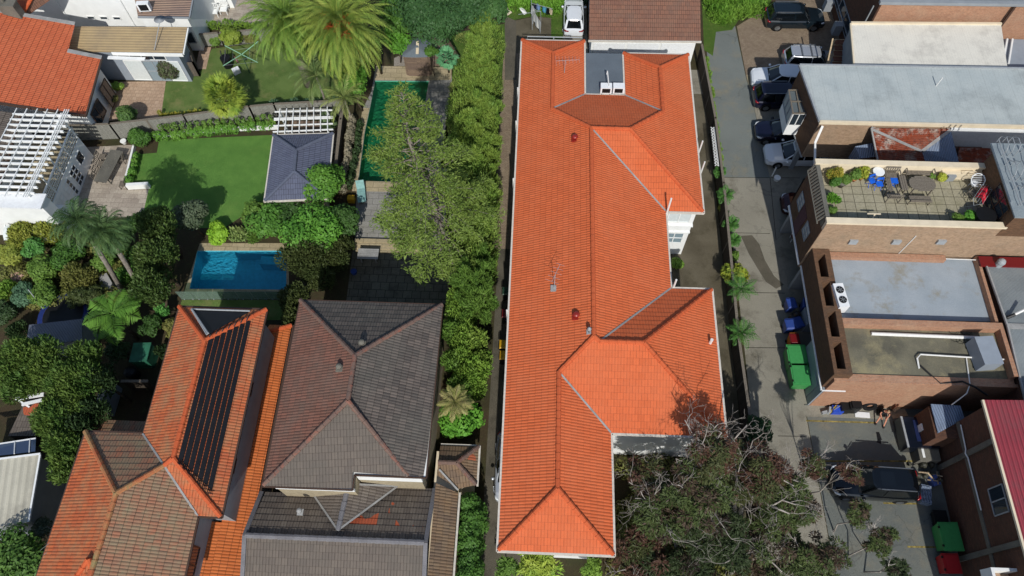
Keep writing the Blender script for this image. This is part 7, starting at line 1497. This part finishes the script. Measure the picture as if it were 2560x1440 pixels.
row('strap_plants', 'row of yellow green strap leaved plants along the fence', 'plants', [(395, 290), (470, 288), (540, 284)], .5, 0, .55, ('a09a3c', '6f8434', 'b8a840'), .16, .2, 'up', .4, seed=54, dens=1.2)
row('bed_plants', 'mixed low plants along the lawn below the date palm', 'plants', [(690, 268), (760, 265), (850, 262)], .9, 0, .9, GB, .12, .35, 'up', .5, seed=55, dens=1.4)
row('bed_plants', 'mixed low plants in front of the white cottage chairs', 'plants', [(492, 70), (560, 62), (640, 70), (690, 80)], .6, 0, .8, G4, .1, .4, 'up', .45, seed=56, dens=1.4)
row('dry_vines', 'dry brown vines covering the low wall beside the cabana', 'vine', [(880, 300), (866, 400), (852, 470)], .6, .2, 1.3, ('8a8272', '6a6a50', '9a927c'), .09, .35, step=.4, seed=57, dens=1.5, zs=.8)
row('bed_shrubs', 'dark shrubs between the low vine wall and the pool coping', 'shrubs', [(902, 300), (888, 390), (872, 470)], .5, 0, .9, GD, .09, .5, step=.4, seed=58, dens=1.5)
plant('corner_shrub', 'grey green shrub spilling over the end of the lattice pergola', 'shrub', 818, 305, .9, 2.6, ('5a7048', '465c3c', '6f8058'), .1)
for i, (px, py, R_, h, cl, lb) in enumerate(((805, 468, 1.55, 3.6, ('56822e', '3d6526', '6c963a'), 'glossy green tree overhanging the lower corner of the cabana'), (782, 585, 2.1, 3.8, ('5a8a34', '44742a', '70a03e'), 'large bright green tree beside the blue pool'), (855, 560, 1.3, 3.4, G3, 'dark green tree at the edge of the upper paving'), (672, 560, 1.4, 2.4, ('4e7a30', '3a6028', '649038'), 'leafy shrub right of the lime bush'), (720, 540, 1.3, 2.2, G3, 'dark leafy shrub below the dry twigs'), (640, 545, 1.0, 1.6, G1, 'small green shrub at the lawn edge'))):
    tree('garden_tree', lb, 'tree', px, py-6, h*.6, R_*39, cl, .8, .12, .55, 'radial', 20, 2.1, 60+i, r=.1)
for i, (px, py, R_, h, lb) in enumerate(((765, 650, 1.7, 3.4, 'dark olive conifer right of the blue pool'), (800, 690, 1.5, 3.2, 'dark olive conifer at the shaded patio edge'), (735, 745, 1.1, 3.6, 'dark narrow conifer at the corner of the brown roof'), (845, 630, 1.3, 3.0, 'dark bush at the left end of the garden steps'))):
    tree('dark_conifer', lb, 'conifer', px, py, h*.6, R_*39, DARKC, .9, .11, .4, 'up', 22, 2.1, 70+i, r=.08)
row('dark_hedge_tree', 'narrow dark conifer strip along the brown roof edge', 'conifer', [(735, 770), (730, 840)], .9, 0, 3.0, DARKC, .11, .4, 'up', step=.5, seed=74)
plant('lime_bush', 'bright lime green bush above the blue pool', 'shrub', 545, 580, 1.15, 1.5, LIME, .12)
plant('strappy_plant', 'spreading pale green strappy plant above the blue pool', 'plant', 595, 588, .8, .9, ('7a9a5a', '5f7f48', 'a0a460'), .2, .25, 'up'); plant('strappy_plant', 'small strappy plant at the pool edge right of the lime bush', 'plant', 640, 590, .7, .9, G1, .16, .3, 'up')
tree('grey_shrub', 'grey green shrub casting shade on the striped lawn corner', 'shrub', 478, 545, 2.3, 44, ('526048', '3f4e3a', '606c52'), 1.0, .1, .55, 'radial', 18, 2.0, 75, r=.08)
for i, (px, py, r_, lb) in enumerate(((398, 575, 52, 'upper dark tall conifer left of the blue pool'), (392, 650, 56, 'middle dark tall conifer left of the blue pool'), (388, 720, 50, 'lower dark tall conifer left of the blue pool'))): tree('tall_conifer', lb, 'conifer', px, py, 3.6, r_, ('4c6230', '3a5028', '5a6a36'), 1.3, .12, .45, 'up', 24, 2.1, 80+i, r=.12)
# garden at the left
gl = [(60, 585, 34, 1.9, ('8a9040', '6c7c34', '9c9a48'), 'golden green shrub against the curved awning'), (25, 640, 30, 1.6, ('86903e', '6c7c34', '989a48'), 'golden shrub at the left picture edge'), (85, 620, 26, 1.7, ('4f823c', '3c6a32', '648e48'), 'emerald green shrub amid golden shrubs'), (130, 575, 32, 1.7, ('8a9040', '6c7c34', '9c9a48'), 'golden shrub under the awning right end'), (110, 680, 34, 1.2, G1, 'flower dotted green shrub in the left garden'), (165, 640, 34, 1.4, G2, 'green shrub beneath the slender palms'), (200, 690, 34, 1.3, GO, 'olive shrub left of the plastic covered heap'), (45, 690, 14, .6, ('c0a090', 'a08070', 'd0b0a0'), 'round pink flowered bush'), (60, 735, 28, 1.0, GB, 'blue green shrub low in the left garden'), (20, 725, 24, .9, G4, 'bright green shrub at the left edge above the trampoline'), (120, 735, 30, 1.0, G1, 'green shrub above the trampoline pole'), (260, 655, 26, 1.4, G1, 'green shrub between the palm trunks'), (315, 690, 26, 1.3, G2, 'green shrub under the right palm trunk'), (230, 740, 26, 1.2, DARKC, 'dark shrub above the tree fern'), (190, 745, 24, 1.2, DARKC, 'dark shrub beside the trampoline edge'), (345, 640, 28, 1.8, G3, 'dark green shrub left of the tall conifers'), (300, 600, 30, 1.6, G3, 'deep green shrub behind the palm crowns'), (330, 560, 26, 1.5, G3, 'green shrub at the foot of the stone patio'), (405, 775, 18, .9, ('5f9a4c', '4a8440', '7aae5c'), 'big leaved plant beside the turf strip'), (430, 820, 20, .7, GO, 'dry shrub beside the solar roofed house'), (375, 815, 24, 1.1, G3, 'dark shrub above the green shed'), (410, 880, 20, .9, GD, 'dark shrub right of the green shed'), (300, 880, 26, 1.3, GD, 'dark shrub left of the green shed'), (15, 780, 26, .8, GD, 'shaded shrub left of the trampoline'), (45, 830, 24, .8, GD, 'shaded shrub left of the grey shed roof')]
for i, (px, py, r_, z_, cl, lb) in enumerate(gl): tree('garden_shrub', lb, 'shrub', px, py, z_, r_*1.15, cl, .85, .1, .5, 'radial' if i % 3 else 'up', 14, 1.9, 200+i, r=.05, nolimb=False, group='shrubs of the left garden')
row('underplanting', 'low mixed ground cover under the left garden shrubs', 'ground cover', [(10, 600), (150, 600), (320, 620), (300, 680), (20, 690), (60, 750), (330, 740)], 1.6, 0, .5, GO, .1, .5, step=.8, seed=59, dens=.9)['kind'] = 'stuff'
cn = [(45, 900, 55, G1), (115, 905, 62, PINE), (60, 960, 50, G1), (185, 960, 66, PINE), (150, 1040, 62, G1), (210, 1050, 56, G2), (165, 1120, 56, G1), (210, 900, 48, PINE), (250, 950, 46, GD), (165, 1175, 42, G1)]
ln = ['feathery conifer at the left edge below the shed', 'feathery conifer covering the shed roof corner', 'feathery conifer above the white beams', 'large feathery conifer in the middle of the left group', 'feathery conifer right of the white beams', 'deep green conifer above the small lean-to roof', 'feathery conifer beside the blue skylight', 'feathery conifer under the tree fern', 'shaded conifer left of the courtyard wall', 'lowest feathery conifer above the cream metal roof']
for i, (px, py, r_, cl) in enumerate(cn): tree('feathery_conifer', ln[i], 'conifer', px, py, 4.4-.25*(i % 3), r_, ('506e32', '3e5a2a', '6e7e3a') if cl != GD and cl != G2 else GD, .95, .14, .3, 'up', 22, 2.1, 300+i, r=.12, group='feathery conifers at the left', cr=.36)
tree('corner_bush', 'leafy green tree at the bottom left corner', 'tree', 38, 1395, 3.2, 78, ('4f7030', '3c5828', '62823a'), .8, .11, .55, 'radial', 24, 2.1, 90, r=.12)
tree('corner_bush', 'thin grey leaved bush above the bottom left tree', 'shrub', 100, 1325, 2.2, 30, ('5a6450', '48523f', '6a7460'), .8, .09, .5, 'radial', 12, 1.2, 91, r=.06, tw=5)
# plants by the orange house
plant('doorstep_shrub', 'small green bush at the foot of the white gable wall', 'shrub', 1690, 660, .55, .9, G4, .08)
tree('frangipani', 'yellow green long leaved shrub below the front of the orange roof', 'shrub', 1345, 1412, 2.2, 62, ('86a03a', '5f8a34', 'a8aa48'), .6, .17, .28, 'droop', 26, 1.3, 92, r=.07, cr=.3)
tree('frangipani', 'green long leaved shrub at the bottom left corner of the orange roof', 'shrub', 1265, 1420, 1.8, 34, G1, .6, .15, .3, 'droop', 16, 1.3, 93, r=.05)
tree('round_bush', 'small bright round bush below the white front wall', 'shrub', 1478, 1425, 1.6, 32, ('6f9038', '587a2e', '86a044'), .8, .1, .5, 'radial', 14, 2.0, 94, r=.05)
# seedlings along the lane fence
sp = [(1812, 488, .75, 1.5, 'fern leaved sapling at the upper end of the driveway'), (1828, 560, .7, 1.3, 'fern leaved sapling below the first one on the drive'), (1835, 600, .55, 1.0, 'small fern leaved sapling near the oil stain'), (1852, 722, 1.15, 1.9, 'large fern leaved sapling below the yellow flowered shrub'), (1855, 832, 1.15, 1.7, 'lowest fern leaved sapling at the drive edge'), (1800, 430, .5, 1.2, 'small fern leaved sapling under the white trellis')]
for i, (px, py, L, z_, lb) in enumerate(sp): palm('tree_of_heaven', lb, px, py, z_, 15, L, ('477432', '355e2a', '5c883e'), 1.2, .0, .8, .3, .06, 13, tr=.03, seed=400+i, vee=.0, hang=.1, cat='sapling', fwd=.15, bark='bark', group='fern leaved saplings along the lane fence')
tree('yellow_shrub', 'yellow flowered shrub between the saplings on the drive', 'shrub', 1842, 685, 1.3, 36, ('8f9a34', '5f8034', 'b0a83c'), .8, .1, .5, 'radial', 14, 1.9, 95, r=.04)
plant('weed_clump', 'weedy clump on the drive edge below the trellis', 'weeds', 1806, 520, .35, .7, ('8a9a40', '6a8038', 'a0a04c'), .09); plant('weed_clump', 'weedy clump beside the small sapling', 'weeds', 1838, 640, .4, .7, G1, .09)
row('verge_weeds', 'strip of bright weeds growing along the foot of the lane fence', 'weeds', [(13.55, 46), (13.75, 42), (13.85, 38.5), (13.85, 34)], .55, 0, .35, ('6f9438', '58802e', '88a048'), .09, .35, 'up', .3, seed=96, dens=1.3, world=True, stem=False)['kind'] = 'stuff'
row('verge_weeds', 'thin line of weeds on the drive side of the lane fence', 'weeds', [(13.8, 34), (13.8, 30), (13.7, 25), (13.6, 19), (13.75, 15)], .4, 0, .25, ('6f9438', '58802e', '88a048'), .09, .35, 'up', .35, seed=101, dens=.9, world=True, stem=False)['kind'] = 'stuff'
row('rank_grass', 'rank tall grass behind the parking at the top', 'grass', [(1765, 5), (1830, 10), (1900, 20), (1790, 40), (1830, 45)], 1.6, 0, .5, ('6a9436', '54802c', '84a044'), .13, .25, 'up', .5, seed=97, dens=1.2, stem=False)['kind'] = 'stuff'
row('rank_grass', 'rank tall grass behind the washing line', 'grass', [(1265, 0), (1400, 0), (1395, 22), (1300, 12), (1290, 28)], 1.4, 0, .45, ('6a9a36', '54862c', '84a644'), .13, .25, 'up', .5, seed=98, dens=1.2, stem=False)['kind'] = 'stuff'
row('meadow_grass', 'tufted grass between the pool paving and the screening plants', 'grass', [(1150, 100), (1230, 110), (1160, 150), (1225, 165), (1145, 200), (1140, 260), (1135, 330)], 1.2, 0, .25, ('7f8f4a', '6a7c3c', '98985a'), .09, .25, 'up', .5, seed=99, dens=.8, stem=False)['kind'] = 'stuff'
# terrace plants
for i, (px, py, R_, h, cl, lb) in enumerate(((2088, 425, .55, 1.3, ('a8943c', '6f8a34', 'b8a44c'), 'spiky yellow plant in the terrace corner'), (2085, 445, .5, .9, G2, 'dark green plant in the terrace corner below the yellow one'), (2113, 440, .5, .9, G1, 'leafy plant beside the grey bowl pot'), (2140, 428, .45, 1.0, G1, 'leafy plant behind the terracotta pots'), (2158, 425, .45, 1.0, ('a0a840', '7f9438', 'b8b84c'), 'yellow green plant right of the terracotta pots'), (2085, 500, .5, .8, ('6a9a38', '54862c', '84a848'), 'bushy green plant along the west parapet'), (2082, 530, .35, .6, G1, 'small plant at the lower end of the west parapet'), (2355, 432, .4, .8, ('a8b03c', '8a983a', 'b8b44c'), 'yellow leaved pot plant right of the bench'), (2330, 430, .25, .6, G1, 'small green pot plant beside the yellow leaved one'), (2395, 545, .45, .7, G1, 'leafy planter at the near parapet, left'), (2425, 545, .5, .7, ('5a9434', '467f2c', '74a844'), 'leafy planter at the near parapet, middle'), (2455, 545, .4, .7, G1, 'leafy planter at the near parapet, right'))):
    plant('terrace_plant', lb, 'plant', px, py+(10 if py < 500 else -3), R_, h, cl, .075, .4, 'up' if i in (0, 4, 5) else 'radial', ZF1, 'plants on the roof terrace', 1.8)
# street trees at the bottom right: thin crowns with bare branches
def gum(label, px, py, zc, rpx, cl, seed, base=None, nb=5, dens=1.25, K=20, rz=.75, r=.16):
    rng = np.random.default_rng(seed); c = P(px, py, zc); R = rpx/PPM(c); b = P(base[0], base[1], 0) if base else Vector((c.x, c.y, 0)); t = thing('gum_tree', label, 'tree', tuple(b), 0, 'thin crowned trees by the car park')
    bl = crown(t, c, R, rz, dens, .12, .26, leafmat(*cl[0]), rng, 'droop', K, .25, .9, 'crown', [leafmat(*cl[0]), leafmat(*cl[1])], [cl[2], 1-cl[2]]); limbs(t, b, bl, r, M['barebark'], rng, 8)
    mb = MB()
    for i in range(nb):
        az = rng.random()*6.28; d = V_((math.cos(az)*.7, math.sin(az)*.7+.2, .75)); branches(mb, rng, c+V_((d.x, d.y, 0))*R*.3-V_((0, 0, R*.2)), d, R*(.7+.4*rng.random()), .05, 3)
    mb.build('bare_branch', M['barebark'], t, smooth=True); return t
RG = (('4a5830', '364224', '5e6a3a'), ('4c4032', '3a3028', '5c4c3c'), .7); RR = (('48502c', '383f24', '585a38'), ('583f32', '432f28', '664a3a'), .5); RK = (('364426', '28321e', '455232'), ('342c24', '28231e', '403628'), .78)
gs = [(1622, 1200, 6.0, 56, RR, 'tree with reddish crown just below the orange eave'), (1650, 1285, 6.4, 70, RG, 'tree nearest the eastern wall of the front wing'), (1775, 1125, 8.4, 62, RR, 'reddish tree whose twigs overlap the orange roof corner'), (1745, 1235, 7.0, 80, RG, 'tree with long bare white limbs in the middle of the group'), (1880, 1195, 6.0, 86, RR, 'reddish crowned tree above the concrete drive'), (1790, 1340, 4.6, 92, RK, 'dark crowned tree at the bottom of the group'), (1960, 1250, 5.4, 84, RG, 'green and rust tree beside the car park edge'), (1600, 1400, 3.0, 74, RR, 'low reddish scrub tree at the bottom edge below the roof'), (1920, 1370, 4.4, 92, RG, 'tree at the bottom edge beside the concrete drive'), (2025, 1165, 6.4, 34, RR, 'small reddish crown jutting towards the big suv'), (1700, 1440, 3.4, 80, RK, 'dark tree cut by the bottom edge'), (2040, 1410, 4.6, 66, RG, 'right hand tree at the bottom edge of the car park')]
for i, (px, py, z_, r_, cl, lb) in enumerate(gs): gum(lb, px, py, z_, r_*1.1, cl, 500+i, None, (2, 4, 6, 5, 5, 2, 4, 3, 2, 3, 1, 2)[i], .95, 26)
gum('small crown of rusty leaves hanging over the bonnet of the big suv', 2125, 1185, 6.0, 30, RR, 520, (2010, 1235), 2, 1.3, 10, r=.05); gum('thin drooping crown beside the front wheel of the big suv', 2150, 1285, 4.2, 34, RG, 521, (2085, 1330), 2, 1.2, 14, r=.05); gum('long trailing crown over the empty parking bays', 2205, 1350, 4.2, 38, RG, 522, (2120, 1390), 2, 1.2, 16, r=.05); gum('lowest trailing crown at the bottom edge of the car park', 2240, 1425, 4.0, 32, RK, 523, (2160, 1430), 2, 1.2, 12, r=.05)
for lb, base, lims in (('bare pale limbed tree rising past the orange roof corner', (1790, 1260), [[(1785, 1230, 4.5), (1770, 1190, 6), (1745, 1150, 7.4), (1735, 1090, 8.4), (1712, 1050, 9)], [(1785, 1230, 4.5), (1800, 1170, 6.4), (1825, 1110, 7.6), (1868, 1062, 8.6)], [(1800, 1170, 6.4), (1770, 1130, 7.6), (1766, 1090, 8.4)]]),
    ('thick pale trunk with broken limbs near the bottom of the group', (1685, 1420), [[(1690, 1360, 3.6), (1708, 1300, 5.2), (1700, 1270, 6)], [(1690, 1360, 3.6), (1730, 1345, 4.6), (1770, 1325, 5.4)], [(1690, 1360, 3.6), (1665, 1330, 4.6)]]),
    ('bare white branches reaching towards the car park', (1850, 1300), [[(1850, 1225, 5.2), (1895, 1205, 6.2), (1940, 1190, 6.8), (1985, 1215, 7)], [(1850, 1225, 5.2), (1930, 1265, 6.2), (1955, 1250, 6.6), (1990, 1262, 6.8)], [(1930, 1265, 6.2), (1975, 1285, 6.6)]]),
    ('fallen looking white branches at the bottom edge', (1820, 1440), [[(1840, 1410, 3.8), (1890, 1395, 4.6), (1930, 1405, 5), (1955, 1430, 5)], [(1840, 1410, 3.8), (1850, 1385, 4.4), (1885, 1380, 4.8)]])):
    b = P(base[0], base[1], 0); t = thing('bare_tree', lb, 'tree', tuple(b), 0, 'bare limbed trees in the front garden'); rng = np.random.default_rng(base[0]); f0 = P(*lims[0][0]); mb = MB(); mb.tube([b, b.lerp(f0, .6)+V_((.1, .05, 0)), f0], [.17, .13, .1], 8); mb.build('trunk', M['barebark'], t, smooth=True); mb = MB()
    for l in lims:
        q = [P(*e) for e in l]; n = len(q); mb.tube(q, [.09-.065*k/(n-1) for k in range(n)], 6)
        for k in range(1, n):
            for z_ in range(2): d = (q[k]-q[k-1]).normalized()+Vector(rng.normal(size=3)*.6); branches(mb, rng, q[k-1].lerp(q[k], .3+.5*rng.random()), d, .9, .022, 2)
    mb.build('limb', M['barebark'], t, smooth=True)
tree('dark_shrub', 'dark glossy shrub at the corner of the drive below the orange roof', 'shrub', 1893, 1075, 1.8, 44, ('2f4a2c', '243c24', '3c5a34'), .8, .11, .55, 'radial', 16, 1.9, 98, r=.06)
row('front_undergrowth', 'shaded undergrowth below the thin crowned trees', 'ground cover', [(5.4, 11.5), (9.5, 11), (5.5, 8.5), (12, 8), (5.5, 5.5), (13, 5.5), (6, 3), (14, 3)], 1.8, 0, .7, GO, .1, .45, step=.9, seed=100, dens=.7, world=True)['kind'] = 'stuff'
# dead twigs behind the cabana
t = thing('dead_bush', 'bare grey twiggy bush below the cabana roof', 'shrub', tuple(P(742, 505))); rng = np.random.default_rng(66); mb = MB(); c = P(742, 515, .4)
for i in range(34): az = rng.random()*6.28; branches(mb, rng, c, V_((math.cos(az)*.8, math.sin(az)*.8, .9)), 1.3, .03, 2)
mb.build('branch', M['barebark'], t)
